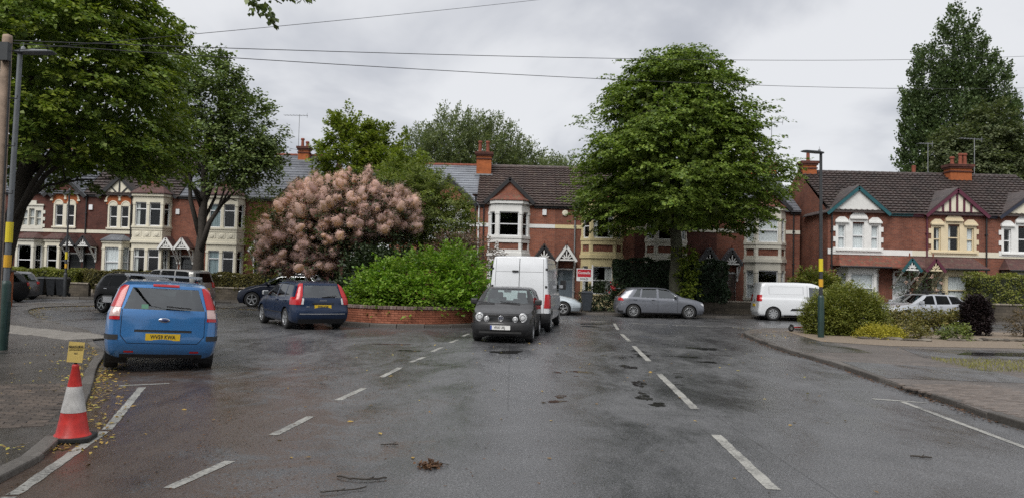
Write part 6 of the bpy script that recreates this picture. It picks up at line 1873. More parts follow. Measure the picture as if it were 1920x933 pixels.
def build_vehicle(name, label, loc, heading, spec, paint, cat='car', roll=0.0, group='parked vehicles'):
    """spec gives the outline. heading in degrees, counter-clockwise from +x"""
    V = empty(name, (loc[0], loc[1], loc[2] if len(loc) > 2 else 0.0), 0, label, cat, group)
    V.rotation_euler = (R(roll), 0, R(heading))
    sp = spec
    B = Body(sp['L'], sp['W'], sp['H'], sp['top'], sp['belt'], sp.get('bot', 0.2), sp['nose'], sp['tail'], sp.get('roofw', 0.8), sp.get('kf', 0.16), sp.get('kr', 0.08), sp.get('planf', (0.80, 0.12)), sp.get('planr', (0.90, 0.08)), sp.get('flat', 0.0))
    hw = B.W / 2
    r = sp['r']; xf = B.L / 2 - sp['fo']; xr = xf - sp['wb']
    ra = r + sp.get('arch', 0.055)
    for xc in (xf, xr):
        poly = [(xc + ra * math.cos(2 * math.pi * k / 22), r * 0.98 + ra * math.sin(2 * math.pi * k / 22)) for k in range(22)]
        B.cut(poly, 'y', lambda c, n: abs(c.y) > hw * 0.62)
        for s in (-1, 1):
            l = MB()
            n = 18
            a0 = R(-30)
            pts = [(xc + (ra + 0.004) * math.cos(a0 + (math.pi - 2 * a0) * k / n), r * 0.98 + (ra + 0.004) * math.sin(a0 + (math.pi - 2 * a0) * k / n)) for k in range(n + 1)]
            vs_ = [(x_, s * (hw - 0.035), z_) for x_, z_ in pts] + [(x_, s * hw * 0.58, z_) for x_, z_ in pts]
            l.add(vs_, [(k, k + 1, k + n + 2, k + n + 1) for k in range(n)]); l.add([(x_, s * hw * 0.6, z_) for x_, z_ in pts], [tuple(range(n + 1))])
            l.build('wheel_arch', 'trim_black', V, fix=False)
            wheel(V, xc, s * (hw - sp.get('tread', 0.125)), r, sp.get('tw', 0.205), sp.get('rim', 'five'))
    # glazing
    glass = sp.get('glass', 'car_glass')
    for i, poly in enumerate(sp['side']):
        pl = [(B.x(u), z) for u, z in poly]
        d = B.cut(pl, 'y', lambda c, n: abs(c.y) > hw * 0.5 and abs(n.y) > 0.25, -0.006)
        g = sp.get('side_glass', [glass] * 9)[i]
        panel('side_window', d, g, V, keep=lambda c: c.y > 0); panel('side_window', d, g, V, keep=lambda c: c.y < 0)
    if 'screen' in sp:
        panel('windscreen', B.cut(sp['screen'], 'x', lambda c, n: c.x > B.x(sp.get('screen_u', 0.5)) and n.x > 0.12 and c.z > sp['screen_z'], -0.005), glass, V)
    if 'rear' in sp:
        panel('rear_window', B.cut(sp['rear'], 'x', lambda c, n: c.x < -B.L / 2 + 0.9 and n.x < -0.12, -0.005), sp.get('rear_glass', glass), V)
    for pn, poly, axis, mat, off in sp.get('panels', []):
        pl = [(B.x(u), z) for u, z in poly] if axis == 'y' else poly
        if axis == 'y': cond = lambda c, n: abs(c.y) > hw * 0.5
        elif axis == 'front': cond = lambda c, n: c.x > B.L / 2 - sp.get('front_depth', 0.55)
        elif axis == 'bonnet': cond = lambda c, n: c.x > 0 and n.x > 0.1
        else: cond = lambda c, n: c.x < -B.L / 2 + sp.get('rear_depth', 0.42)
        d = B.cut(pl, 'y' if axis == 'y' else 'x', cond, off)
        if axis == 'y':
            panel(pn, d, mat, V, keep=lambda c: c.y > 0); panel(pn, d, mat, V, keep=lambda c: c.y < 0)
        else: panel(pn, d, mat, V)
    me = bpy.data.meshes.new('body'); B.bm.to_mesh(me); B.bm.free()
    me.polygons.foreach_set('use_smooth', [True] * len(me.polygons))
    body = link('body', me, paint, V)
    zc = interp(sp['belt'], 0.5)
    if sp.get('seats', True):
        seats(V, B, B.x(0.52), B.x(0.76), zc - 0.55, sp.get('cloth', 'seat_cloth'), hw * 0.56)
        MB().cbox((B.x(0.30), 0, zc - 0.14), (0.45, hw * 1.6, 0.2)).build('dashboard', 'trim_black', V)
        MB().lathe([(0.17, -0.012), (0.185, 0), (0.17, 0.012)], 16, 'x', (B.x(0.37), -hw * 0.4, zc - 0.02)).build('steering_wheel', 'trim_black', V)
    mu, mz = sp.get('mirror', (0.34, zc + 0.10))
    for s in (-1, 1): mirror(V, B.x(mu), s * (hw * 0.95), mz, sp.get('mirror_mat', paint))
    return V, B
def profile(H, zn=0.70, zh=0.86, zc=1.0, uc=0.25, ur=0.43, ue=0.90, zre=None, drop=0.06):
    """(top, belt) tables of a hatchback or estate"""
    zre = zre or H - drop
    top = [(0, zn), (0.02, zn + 0.06), (0.05, zh - 0.02), (uc * 0.6, zh + (zc - zh) * 0.55), (uc, zc), (ur, H - 0.035), (ur + 0.10, H), (0.72, H - 0.005), (ue, H - 0.02), (1.0, zre)]
    return top
# -------- blue hatchback, seen from behind
S = dict(L=4.02, W=1.72, H=1.50, wb=2.485, fo=0.78, r=0.315, bot=0.24, rim='twin', roofw=0.76, kr=0.07, planr=(0.92, 0.07),
         top=profile(1.50, 0.72, 0.88, 1.02, 0.24, 0.40, 0.92, 1.43), belt=[(0, 0.70), (0.25, 0.95), (0.6, 0.98), (1, 1.0)],
         nose=[(0.2, 0.10), (0.5, 0.0), (0.72, 0.05), (0.9, 0.14)], tail=[(0.2, 0.12), (0.34, 0.03), (0.5, 0.0), (0.66, 0.02), (0.9, 0.05), (1.02, 0.09), (1.44, 0.30)],
         side=[[(0.295, 1.0), (0.415, 1.40), (0.54, 1.42), (0.54, 1.0)], [(0.565, 1.0), (0.565, 1.42), (0.74, 1.41), (0.76, 1.01)]],
         screen=[(-0.62, 1.03), (0.62, 1.03), (0.52, 1.42), (-0.52, 1.42)], screen_z=0.98, rear=[(-0.615, 1.025), (0.615, 1.025), (0.575, 1.14), (0.50, 1.375), (-0.50, 1.375), (-0.575, 1.14)],
         panels=[('tail_light', [(0.655, 0.85), (0.80, 0.85), (0.80, 0.90), (0.655, 0.90)], 'rear', 'lamp_red', 0.012), ('tail_light', [(-0.655, 0.90), (-0.80, 0.90), (-0.80, 0.85), (-0.655, 0.85)], 'rear', 'lamp_red', 0.012),
                 ('reversing_light', [(0.658, 0.905), (0.80, 0.905), (0.78, 1.045), (0.645, 1.045)], 'rear', 'lamp_pink', 0.012), ('reversing_light', [(-0.645, 1.045), (-0.78, 1.045), (-0.80, 0.905), (-0.658, 0.905)], 'rear', 'lamp_pink', 0.012),
                 ('tail_light', [(0.643, 1.05), (0.79, 1.05), (0.66, 1.40), (0.555, 1.40)], 'rear', 'lamp_red', 0.012), ('tail_light', [(-0.555, 1.40), (-0.66, 1.40), (-0.79, 1.05), (-0.643, 1.05)], 'rear', 'lamp_red', 0.012),
                 ('stop_lamp', [(-0.20, 1.402), (0.20, 1.402), (0.20, 1.432), (-0.20, 1.432)], 'rear', 'lamp_red', 0.012),
                 ('shut_line', [(-0.632, 0.60), (-0.622, 0.60), (-0.622, 1.02), (-0.632, 1.02)], 'rear', 'trim_black', -0.008), ('shut_line', [(0.622, 0.60), (0.632, 0.60), (0.632, 1.02), (0.622, 1.02)], 'rear', 'trim_black', -0.008),
                 ('shut_line', [(-0.632, 0.60), (-0.53, 0.475), (-0.525, 0.485), (-0.622, 0.607)], 'rear', 'trim_black', -0.008), ('shut_line', [(0.53, 0.475), (0.632, 0.60), (0.622, 0.607), (0.525, 0.485)], 'rear', 'trim_black', -0.008),
                 ('shut_line', [(-0.53, 0.472), (0.53, 0.472), (0.53, 0.483), (-0.53, 0.483)], 'rear', 'trim_black', -0.008),
                 ('plate_recess', [(-0.43, 0.66), (0.43, 0.66), (0.43, 0.70), (-0.43, 0.70)], 'rear', 'trim_black', -0.006),
                 ('rub_strip', [(0.66, 0.53), (0.9, 0.53), (0.9, 0.61), (0.66, 0.61)], 'rear', 'trim_black', 0.008), ('rub_strip', [(-0.9, 0.53), (-0.66, 0.53), (-0.66, 0.61), (-0.9, 0.61)], 'rear', 'trim_black', 0.008),
                 ('reflector', [(0.42, 0.325), (0.56, 0.325), (0.56, 0.355), (0.42, 0.355)], 'rear', 'lamp_red', 0.006), ('reflector', [(-0.56, 0.325), (-0.42, 0.325), (-0.42, 0.355), (-0.56, 0.355)], 'rear', 'lamp_red', 0.006),
                 ('lower_bumper', [(-0.62, 0.235), (0.62, 0.235), (0.62, 0.30), (-0.62, 0.30)], 'rear', 'trim_black', 0.0)],
         mirror=(0.33, 1.05), mirror_mat='trim_black', side_glass=['car_glass', 'car_glass', 'car_glass'])
V, B = build_vehicle('hatchback_car', 'bright blue hatchback with roof bars, nearest car, seen from behind', (-6.60, 14.25, 0.0), 116.5, S, 'paint_blue', roll=2.2)
xr_ = -B.L / 2
plate(V, xr_ + 0.012, 0.585, 'WV59 KWA', 'plate_yellow', -1)
lg = MB().lathe([(0.0, -0.016), (0.045, -0.015), (0.05, -0.008), (0.05, 0.0)], 24, 'x', (0, 0, 0)).mesh('badge', True)
lg.transform(Matrix.Diagonal((1, 1.75, 0.72, 1))); o = link('badge', lg, 'chrome', V); o.location = (xr_ + 0.048, 0, 0.86)
lg = MB().lathe([(0.0, -0.0185), (0.04, -0.0175), (0.042, -0.01)], 24, 'x').mesh('badge_centre', True); lg.transform(Matrix.Diagonal((1, 1.75, 0.66, 1))); o2 = link('badge_centre', lg, 'badge_blue', o)
MB().bar((xr_ + 0.055, -0.02, 1.085), (xr_ + 0.05, -0.40, 1.06), 0.02, 0.02).build('wiper', 'trim_black', V)
MB().cbox((xr_ + 0.16, 0.30, 1.07), (0.004, 0.10, 0.07)).build('sticker', 'sticker_green', V)
for s in (-1, 1):
    MB().tube([(0.55, s * 0.60, 1.46), (0.5, s * 0.60, 1.535), (-1.0, s * 0.59, 1.535), (-1.25, s * 0.58, 1.45)], 0.016, 8).build('roof_rail', 'trim_black', V)
MB().cbox((-0.30, 0, 1.575), (0.075, 1.30, 0.035)).cbox((-0.30, 0.59, 1.555), (0.10, 0.06, 0.05)).cbox((-0.30, -0.59, 1.555), (0.10, 0.06, 0.05)).build('roof_bar', 'alloy', V)
MB().cbox((0.35, 0, 1.575), (0.075, 1.30, 0.035)).cbox((0.35, 0.59, 1.555), (0.10, 0.06, 0.05)).cbox((0.35, -0.59, 1.555), (0.10, 0.06, 0.05)).build('roof_bar', 'alloy', V)
MB().cbox((B.x(0.41), 0, 1.33), (0.03, 0.22, 0.07)).build('rear_view_mirror', 'trim_black', V)

# -------- dark blue estate, rear three-quarter
S = dict(L=4.52, W=1.78, H=1.45, wb=2.64, fo=0.90, r=0.318, bot=0.20, rim='five', roofw=0.74, kr=0.10, planr=(0.90, 0.08),
         top=profile(1.45, 0.66, 0.84, 0.98, 0.27, 0.43, 0.93, 1.40), belt=[(0, 0.66), (0.25, 0.90), (0.6, 0.93), (1, 0.97)],
         nose=[(0.2, 0.10), (0.5, 0.0), (0.7, 0.08), (0.9, 0.16)], tail=[(0.2, 0.14), (0.36, 0.03), (0.55, 0.0), (0.68, 0.05), (0.9, 0.07), (0.98, 0.10), (1.40, 0.36)],
         side=[[(0.315, 0.96), (0.435, 1.35), (0.55, 1.375), (0.55, 0.955)], [(0.57, 0.955), (0.57, 1.375), (0.715, 1.37), (0.735, 0.97)], [(0.755, 0.98), (0.735, 1.36), (0.865, 1.335), (0.885, 1.02)]],
         screen=[(-0.64, 0.99), (0.64, 0.99), (0.52, 1.38), (-0.52, 1.38)], screen_z=0.94, rear=[(-0.60, 0.97), (0.60, 0.97), (0.50, 1.34), (-0.50, 1.34)],
         panels=[('tail_light', [(0.605, 0.99), (0.79, 0.99), (0.64, 1.38), (0.54, 1.38)], 'rear', 'lamp_red', 0.012), ('tail_light', [(-0.54, 1.38), (-0.64, 1.38), (-0.79, 0.99), (-0.605, 0.99)], 'rear', 'lamp_red', 0.012),
                 ('tail_light', [(0.66, 0.76), (0.95, 0.76), (0.95, 0.985), (0.62, 0.985)], 'rear', 'lamp_red', 0.012), ('tail_light', [(-0.62, 0.985), (-0.95, 0.985), (-0.95, 0.76), (-0.66, 0.76)], 'rear', 'lamp_red', 0.012),
                 ('reversing_light', [(0.585, 0.77), (0.655, 0.77), (0.612, 0.96), (0.565, 0.94)], 'rear', 'lamp_clear', 0.012), ('reversing_light', [(-0.565, 0.94), (-0.612, 0.96), (-0.655, 0.77), (-0.585, 0.77)], 'rear', 'lamp_clear', 0.012),
                 ('shut_line', [(-0.56, 0.58), (0.56, 0.58), (0.56, 0.592), (-0.56, 0.592)], 'rear', 'trim_black', -0.008),
                 ('bright_strip', [(-0.70, 0.475), (0.70, 0.475), (0.70, 0.50), (-0.70, 0.50)], 'rear', 'alloy', 0.008),
                 ('lower_bumper', [(-0.72, 0.195), (0.72, 0.195), (0.72, 0.33), (-0.72, 0.33)], 'rear', 'trim_black', 0.0),
                 ('shut_line', [(0.556, 0.30), (0.559, 0.30), (0.559, 0.94), (0.556, 0.94)], 'y', 'trim_black', -0.006), ('shut_line', [(0.745, 0.62), (0.748, 0.62), (0.748, 0.95), (0.745, 0.95)], 'y', 'trim_black', -0.006),
                 ('shut_line', [(0.318, 0.30), (0.321, 0.30), (0.321, 0.90), (0.318, 0.90)], 'y', 'trim_black', -0.006), ('side_moulding', [(0.30, 0.47), (0.73, 0.47), (0.73, 0.50), (0.30, 0.50)], 'y', 'trim_black', 0.006)],
         mirror=(0.345, 1.02), mirror_mat='alloy', side_glass=['car_glass_dark', 'car_glass_dark', 'car_glass_dark'], rear_depth=0.5)
V, B = build_vehicle('estate_car', 'dark blue estate car with tall red tail lights, parked left of the brick planter', (-6.85, 24.72, 0.0), 123, S, 'paint_navy')
xr_ = -B.L / 2
plate(V, xr_ + 0.052, 0.70, 'FY08 HGM', 'plate_yellow', -1)
MB().cbox((xr_ + 0.05, 0, 0.80), (0.03, 0.66, 0.025)).build('plate_lamp_bar', 'trim_black', V)
put_text('badge', 'VOLVO', 0.05, 'chrome', V, frame_mtx((xr_ + 0.055, 0, 0.885), (0, -1, 0)), 0.001, 1.3)
put_text('badge', 'V50', 0.05, 'chrome', V, frame_mtx((xr_ + 0.055, 0.46, 0.70), (0, -1, 0)), 0.001, 1.3)
MB().bar((xr_ + 0.08, 0.02, 0.99), (xr_ + 0.10, -0.42, 1.03), 0.02, 0.02).build('wiper', 'trim_black', V)
for s in (-1, 1):
    MB().tube([(0.35, s * 0.585, 1.40), (0.25, s * 0.60, 1.465), (-1.45, s * 0.585, 1.46), (-1.65, s * 0.57, 1.39)], 0.014, 8).build('roof_rail', 'trim_black', V)
    for u in (0.60, 0.79): MB().cbox((B.x(u), s * 0.893, 0.86), (0.18, 0.03, 0.035)).build('door_handle', 'paint_navy', V)

# -------- black supermini facing the camera
S = dict(L=3.90, W=1.65, H=1.465, wb=2.46, fo=0.79, r=0.30, bot=0.20, rim='five', roofw=0.76, kf=0.20, planf=(0.82, 0.10),
         top=[(0, 0.74), (0.015, 0.79), (0.04, 0.83), (0.14, 0.93), (0.235, 1.01), (0.395, 1.42), (0.47, 1.465), (0.75, 1.46), (0.92, 1.43), (1, 1.38)], belt=[(0, 0.72), (0.25, 0.94), (0.6, 0.96), (1, 0.99)],
         nose=[(0.2, 0.10), (0.34, 0.01), (0.48, 0.0), (0.53, 0.03), (0.74, 0.06), (0.9, 0.20)], tail=[(0.2, 0.1), (0.5, 0.0), (0.9, 0.05), (1.4, 0.4)],
         side=[[(0.28, 0.98), (0.40, 1.37), (0.55, 1.40), (0.55, 0.975)], [(0.575, 0.975), (0.575, 1.40), (0.76, 1.38), (0.80, 1.0)]],
         screen=[(-0.625, 1.025), (0.625, 1.025), (0.525, 1.395), (-0.525, 1.395)], screen_z=0.99, screen_u=0.45, rear=[(-0.58, 1.02), (0.58, 1.02), (0.50, 1.33), (-0.50, 1.33)], cloth='seat_grey',
         panels=[('bumper', [(-0.95, 0.195), (0.95, 0.195), (0.95, 0.505), (-0.95, 0.505)], 'front', 'trim_black', 0.014),
                 ('grille', [(-0.33, 0.575), (0.33, 0.575), (0.31, 0.695), (-0.31, 0.695)], 'front', 'trim_black', -0.012),
                 ('shut_line', [(-0.72, 0.758), (0.72, 0.758), (0.72, 0.766), (-0.72, 0.766)], 'front', 'trim_black', -0.006)],
         mirror=(0.315, 1.03), mirror_mat='trim_black')
V, B = build_vehicle('supermini_car', 'black small car with four round headlights facing the camera', (-0.05, 21.6, 0.0), 264, S, 'paint_dull_black')
x0 = B.L / 2
def round_lamp(V, y, z, r, x):
    l = MB().lathe([(r, -0.06), (r, 0.005), (r * 0.94, 0.018), (r * 0.90, 0.012)], 24, 'x', (x, y, z)).build('headlight', 'chrome', V, smooth=True)
    MB().lathe([(r * 0.90, 0.008), (r * 0.6, 0.022), (0.0, 0.028)], 24, 'x', (x, y, z)).build('lens', 'lamp_clear', l, smooth=True)
    MB().lathe([(r * 0.62, 0.021), (r * 0.56, 0.032), (r * 0.5, 0.026)], 20, 'x', (x, y, z)).build('lens_ring', 'alloy_dark', l, smooth=True)
for s in (-1, 1):
    round_lamp(V, s * 0.565, 0.675, 0.118, x0 - 0.135); round_lamp(V, s * 0.375, 0.63, 0.075, x0 - 0.085)
for k in range(3): MB().cbox((x0 - 0.062 - 0.0, 0, 0.60 + 0.035 * k), (0.02, 0.60, 0.009)).build('grille_bar', 'dark_metal', V)
o = MB().lathe([(0.075, -0.02), (0.075, 0.0), (0.068, 0.008), (0.062, 0.0)], 28, 'x', (x0 - 0.05, 0, 0.645)).build('badge', 'chrome', V, smooth=True)
m = MB()
for a, b in (((-0.042, 0.042), (-0.012, -0.004)), ((0.042, 0.042), (0.012, -0.004)), ((-0.012, -0.004), (0.0, 0.012)), ((0.012, -0.004), (0.0, 0.012))):
    pass
for pts in ([(-0.03, 0.055), (0.0, 0.0), (0.03, 0.055)], [(-0.058, 0.02), (-0.03, -0.052), (0.0, -0.008), (0.03, -0.052), (0.058, 0.02)]):
    for a, b in zip(pts[:-1], pts[1:]): m.bar((x0 - 0.048, a[0], 0.645 + a[1]), (x0 - 0.048, b[0], 0.645 + b[1]), 0.012, 0.014, (1, 0, 0))
m.build('badge_letters', 'chrome', o)
MB().lathe([(0.0, -0.004), (0.07, -0.006)], 24, 'x', (x0 - 0.052, 0, 0.645)).build('badge_ground', 'badge_blue', o)
plate(V, x0 + 0.026, 0.415, 'VK05 URJ', 'plate_white', 1, blue=True)
MB().cbox((x0 + 0.0, 0, 0.29), (0.04, 1.1, 0.05)).build('bumper_slot', 'rubber', V)
for s in (0.42, -0.28): MB().bar((B.x(0.232), s, 1.015), (B.x(0.252), s - 0.55, 1.055), 0.018, 0.018).build('wiper', 'trim_black', V)
MB().cbox((B.x(0.40), 0, 1.33), (0.03, 0.20, 0.06)).build('rear_view_mirror', 'trim_black', V)

# -------- tall white panel van seen from behind
S = dict(L=5.65, W=1.98, H=2.42, wb=3.75, fo=0.93, r=0.345, bot=0.30, rim='steel', roofw=0.86, kf=0.2, kr=0.03, planr=(0.965, 0.03), planf=(0.80, 0.10), flat=0.3, arch=0.075,
         top=[(0, 0.95), (0.02, 1.05), (0.10, 1.22), (0.145, 1.30), (0.27, 2.02), (0.34, 2.34), (0.42, 2.41), (0.6, 2.42), (0.98, 2.41), (1, 2.38)], belt=[(0, 0.93), (0.15, 1.18), (0.5, 1.22), (1, 1.22)],
         nose=[(0.3, 0.08), (0.6, 0.0), (0.9, 0.1), (1.1, 0.2)], tail=[(0.3, 0.05), (0.46, 0.0), (0.6, 0.02), (1.6, 0.04), (2.1, 0.09), (2.4, 0.16)],
         side=[[(0.195, 1.26), (0.275, 1.86), (0.375, 1.90), (0.375, 1.24)]], screen=[(-0.82, 1.34), (0.82, 1.34), (0.72, 2.0), (-0.72, 2.0)], screen_z=1.28, screen_u=0.35,
         panels=[('tail_light', [(0.80, 0.78), (1.1, 0.78), (1.1, 1.22), (0.83, 1.22)], 'rear', 'lamp_red', 0.012), ('tail_light', [(-0.83, 1.22), (-1.1, 1.22), (-1.1, 0.78), (-0.80, 0.78)], 'rear', 'lamp_red', 0.012),
                 ('shut_line', [(-0.010, 0.62), (0.012, 0.62), (0.012, 2.33), (-0.010, 2.33)], 'rear', 'trim_black', -0.012),
                 ('shut_line', [(-0.795, 0.62), (-0.783, 0.62), (-0.745, 2.33), (-0.757, 2.33)], 'rear', 'trim_black', -0.008), ('shut_line', [(0.783, 0.62), (0.795, 0.62), (0.757, 2.33), (0.745, 2.33)], 'rear', 'trim_black', -0.008),
                 ('shut_line', [(-0.75, 1.905), (0.75, 1.905), (0.75, 1.915), (-0.75, 1.915)], 'rear', 'trim_black', -0.006),
                 ('rear_bumper', [(-1.1, 0.295), (1.1, 0.295), (1.1, 0.62), (-1.1, 0.62)], 'rear', 'trim_black', 0.02),
                 ('side_moulding', [(0.14, 0.58), (0.33, 0.58), (0.33, 0.66), (0.14, 0.66)], 'y', 'trim_black', 0.01),
                 ('shut_line', [(0.40, 0.45), (0.404, 0.45), (0.404, 1.95), (0.40, 1.95)], 'y', 'trim_black', -0.006), ('shut_line', [(0.62, 0.60), (0.623, 0.60), (0.623, 1.9), (0.62, 1.9)], 'y', 'trim_black', -0.006),
                 ('shut_line', [(0.41, 1.16), (0.97, 1.16), (0.97, 1.168), (0.41, 1.168)], 'y', 'trim_black', -0.005), ('shut_line', [(0.41, 1.95), (0.97, 1.95), (0.97, 1.958), (0.41, 1.958)], 'y', 'trim_black', -0.005)],
         mirror=(0.235, 1.42), mirror_mat='trim_black', rear_depth=0.3)
V, B = build_vehicle('panel_van', 'tall white panel van seen from behind, parked behind the black small car', (0.62, 26.75, 0.0), 82.4, S, 'paint_white', 'van')
xr_ = -B.L / 2
MB().cbox((xr_ + 0.045, 0.13, 1.93), (0.03, 0.20, 0.045)).build('door_latch', 'trim_black', V)
for s in (-1, 1):
    for z in (0.85, 1.45, 2.0): MB().cbox((xr_ + 0.075 + 0.05 * (z > 1.9), s * 0.86, z), (0.06, 0.07, 0.07)).build('hinge', 'trim_black', V)
MB().cbox((xr_ + 0.02, -0.12, 1.15), (0.03, 0.10, 0.16)).build('door_handle', 'trim_black', V)
MB().cbox((B.x(0.235), -1.12, 1.50), (0.16, 0.20, 0.34)).build('mirror_housing', 'trim_black', V)

# -------- grey hatchback, side view
def wrap_side(S, lights):
    S['panels'] = S.get('panels', []) + lights
    return S
def hatch_spec(L, W, H, wb, fo, r, rim='ten', zn=0.77, zh=0.91, zc=1.02, uc=0.27, ur=0.44, belt=0.93, drop=0.12, tailtop=0.42, glass='car_glass_dark', roofw=0.76, rear_z=(0.98, 1.34), doors=(0.33, 0.56, 0.77), dlo=0.885, dhi=0.835, **kw):
    zr = H - 0.075
    S = dict(L=L, W=W, H=H, wb=wb, fo=fo, r=r, bot=0.19, rim=rim, roofw=roofw, kr=0.12, planr=(0.86, 0.10),
             top=profile(H, zn, zh, zc, uc, ur, 0.93, H - drop), belt=[(0, zn), (uc, belt - 0.03), (0.6, belt), (1, belt + 0.05)],
             nose=[(0.2, 0.10), (0.40, 0.0), (0.60, 0.02), (0.74, 0.07), (0.85, 0.16)], tail=[(0.2, 0.12), (0.4, 0.0), (0.62, 0.02), (0.9, 0.08), (belt + 0.06, 0.12), (H - drop, tailtop)],
             side=[[(uc + 0.06, belt + 0.02), (ur + 0.005, zr - 0.03), (doors[1] - 0.012, zr), (doors[1] - 0.012, belt + 0.02)], [(doors[1] + 0.012, belt + 0.02), (doors[1] + 0.012, zr), (doors[2] - 0.03, zr - 0.01), (doors[2] - 0.012, belt + 0.035)], [(doors[2] + 0.006, belt + 0.04), (doors[2] - 0.012, zr - 0.015), (dhi, zr - 0.05), (dlo, belt + 0.07)]],
             screen=[(-0.66 * W / 1.8, zc + 0.02), (0.66 * W / 1.8, zc + 0.02), (0.54 * W / 1.8, H - 0.07), (-0.54 * W / 1.8, H - 0.07)], screen_z=zc - 0.03,
             rear=[(-0.60 * W / 1.8, rear_z[0]), (0.60 * W / 1.8, rear_z[0]), (0.50 * W / 1.8, rear_z[1]), (-0.50 * W / 1.8, rear_z[1])],
             glass='car_glass', side_glass=[glass] * 3, rear_glass=glass, mirror=(uc + 0.075, belt + 0.08),
             panels=[('shut_line', [(doors[1] - 0.003, 0.30), (doors[1], 0.30), (doors[1], belt), (doors[1] - 0.003, belt)], 'y', 'trim_black', -0.006),
                     ('shut_line', [(doors[0], 0.30), (doors[0] + 0.003, 0.30), (doors[0] + 0.003, belt - 0.03), (doors[0], belt - 0.03)], 'y', 'trim_black', -0.006),
                     ('sill', [(0.26, 0.185), (0.74, 0.185), (0.74, 0.27), (0.26, 0.27)], 'y', 'trim_black', 0.004)])
    S.update(kw)
    return S
def handles(V, B, us, z, mat):
    for s in (-1, 1):
        for u in us:
            o = MB().cbox((B.x(u), s * (B.W / 2 + 0.006), z), (0.17, 0.03, 0.032)).build('door_handle', mat, V); bevel(o, 0.01, 1)
S = hatch_spec(4.26, 1.79, 1.45, 2.62, 0.86, 0.318, 'ten', glass='car_glass', doors=(0.33, 0.55, 0.745), dlo=0.825, dhi=0.775, tailtop=0.46)
S['panels'] += [('tail_light', [(0.925, 0.80), (1.02, 0.80), (1.02, 0.93), (0.94, 0.94)], 'y', 'lamp_red', 0.01), ('headlight', [(-0.02, 0.58), (0.055, 0.63), (0.075, 0.73), (0.02, 0.72)], 'y', 'lamp_clear', 0.008), ('lower_trim', [(0.93, 0.24), (1.02, 0.24), (1.02, 0.34), (0.93, 0.34)], 'y', 'trim_black', 0.004)]
V, B = build_vehicle('hatchback_car', 'metallic grey hatchback parked side on at the foot of the big dome-shaped tree', (7.06, 36.35, 0.0), 2, S, 'paint_grey')
handles(V, B, (0.60, 0.80), 0.86, 'paint_grey')
MB().cbox((B.x(0.965), 0, 1.36), (0.10, 1.1, 0.03)).build('spoiler', 'paint_grey', V)
# -------- pale car nose behind the tall van
S = hatch_spec(4.63, 1.76, 1.45, 2.67, 0.95, 0.325, 'twin', zn=0.60, zh=0.84, zc=0.99, uc=0.30, ur=0.47, drop=0.20, tailtop=0.75)
S['panels'] += [('headlight', [(-0.02, 0.62), (0.06, 0.66), (0.085, 0.76), (0.0, 0.74)], 'y', 'lamp_clear', 0.008), ('tail_light', [(0.93, 0.76), (1.02, 0.76), (1.02, 0.9), (0.94, 0.9)], 'y', 'lamp_red', 0.01), ('shut_line', [(0.01, 0.44), (0.14, 0.44), (0.14, 0.448), (0.01, 0.448)], 'y', 'trim_black', -0.004)]
V, B = build_vehicle('saloon_car', 'pale silver blue car whose nose shows to the right of the tall white van', (1.15, 37.0, 0.0), -1, S, 'paint_pale')
# -------- small white van on the right
S = dict(L=4.40, W=1.85, H=1.84, wb=2.78, fo=0.89, r=0.325, bot=0.22, rim='steel', roofw=0.82, kf=0.2, kr=0.05, planr=(0.95, 0.04), flat=0.2,
         top=[(0, 0.86), (0.02, 0.95), (0.10, 1.08), (0.20, 1.18), (0.34, 1.70), (0.42, 1.82), (0.6, 1.84), (0.97, 1.82), (1, 1.78)], belt=[(0, 0.84), (0.22, 1.05), (0.6, 1.08), (1, 1.08)],
         nose=[(0.2, 0.1), (0.5, 0.0), (0.8, 0.06), (1.0, 0.14)], tail=[(0.2, 0.08), (0.4, 0.0), (0.6, 0.03), (1.1, 0.06), (1.8, 0.20)],
         side=[[(0.285, 1.11), (0.36, 1.58), (0.46, 1.62), (0.46, 1.10)]], screen=[(-0.74, 1.2), (0.74, 1.2), (0.64, 1.68), (-0.64, 1.68)], screen_z=1.15, glass='car_glass',
         panels=[('tail_light', [(0.955, 0.92), (0.99, 0.92), (0.985, 1.22), (0.95, 1.22)], 'y', 'lamp_red', 0.01), ('side_moulding', [(0.28, 0.50), (0.66, 0.50), (0.64, 0.60), (0.30, 0.60)], 'y', 'trim_black', 0.012),
                 ('shut_line', [(0.478, 0.34), (0.481, 0.34), (0.481, 1.7), (0.478, 1.7)], 'y', 'trim_black', -0.006), ('shut_line', [(0.52, 1.26), (0.88, 1.26), (0.88, 1.266), (0.52, 1.266)], 'y', 'trim_black', -0.005),
                 ('shut_line', [(0.52, 1.62), (0.88, 1.62), (0.88, 1.626), (0.52, 1.626)], 'y', 'trim_black', -0.005), ('shut_line', [(0.52, 1.27), (0.523, 1.27), (0.523, 1.62), (0.52, 1.62)], 'y', 'trim_black', -0.005), ('shut_line', [(0.877, 1.27), (0.88, 1.27), (0.88, 1.62), (0.877, 1.62)], 'y', 'trim_black', -0.005),
                 ('sill', [(0.30, 0.215), (0.72, 0.215), (0.72, 0.29), (0.30, 0.29)], 'y', 'trim_black', 0.004), ('shut_line', [(-0.006, 0.4), (0.006, 0.4), (0.006, 1.74), (-0.006, 1.74)], 'rear', 'trim_black', -0.006)],
         mirror=(0.315, 1.18), mirror_mat='trim_black', rear_depth=0.3)
V, B = build_vehicle('compact_van', 'small white van parked side on behind the corner hedge bush', (13.95, 36.6, 0.0), -5, S, 'paint_white', 'van')
MB().cbox((-B.L / 2 + 0.03, 0.0, 0.72), (0.02, 0.52, 0.12)).build('number_plate', 'plate_yellow', V)
MB().cbox((-B.L / 2 + 0.05, -0.12, 0.95), (0.03, 0.14, 0.06)).build('door_handle', 'trim_black', V)
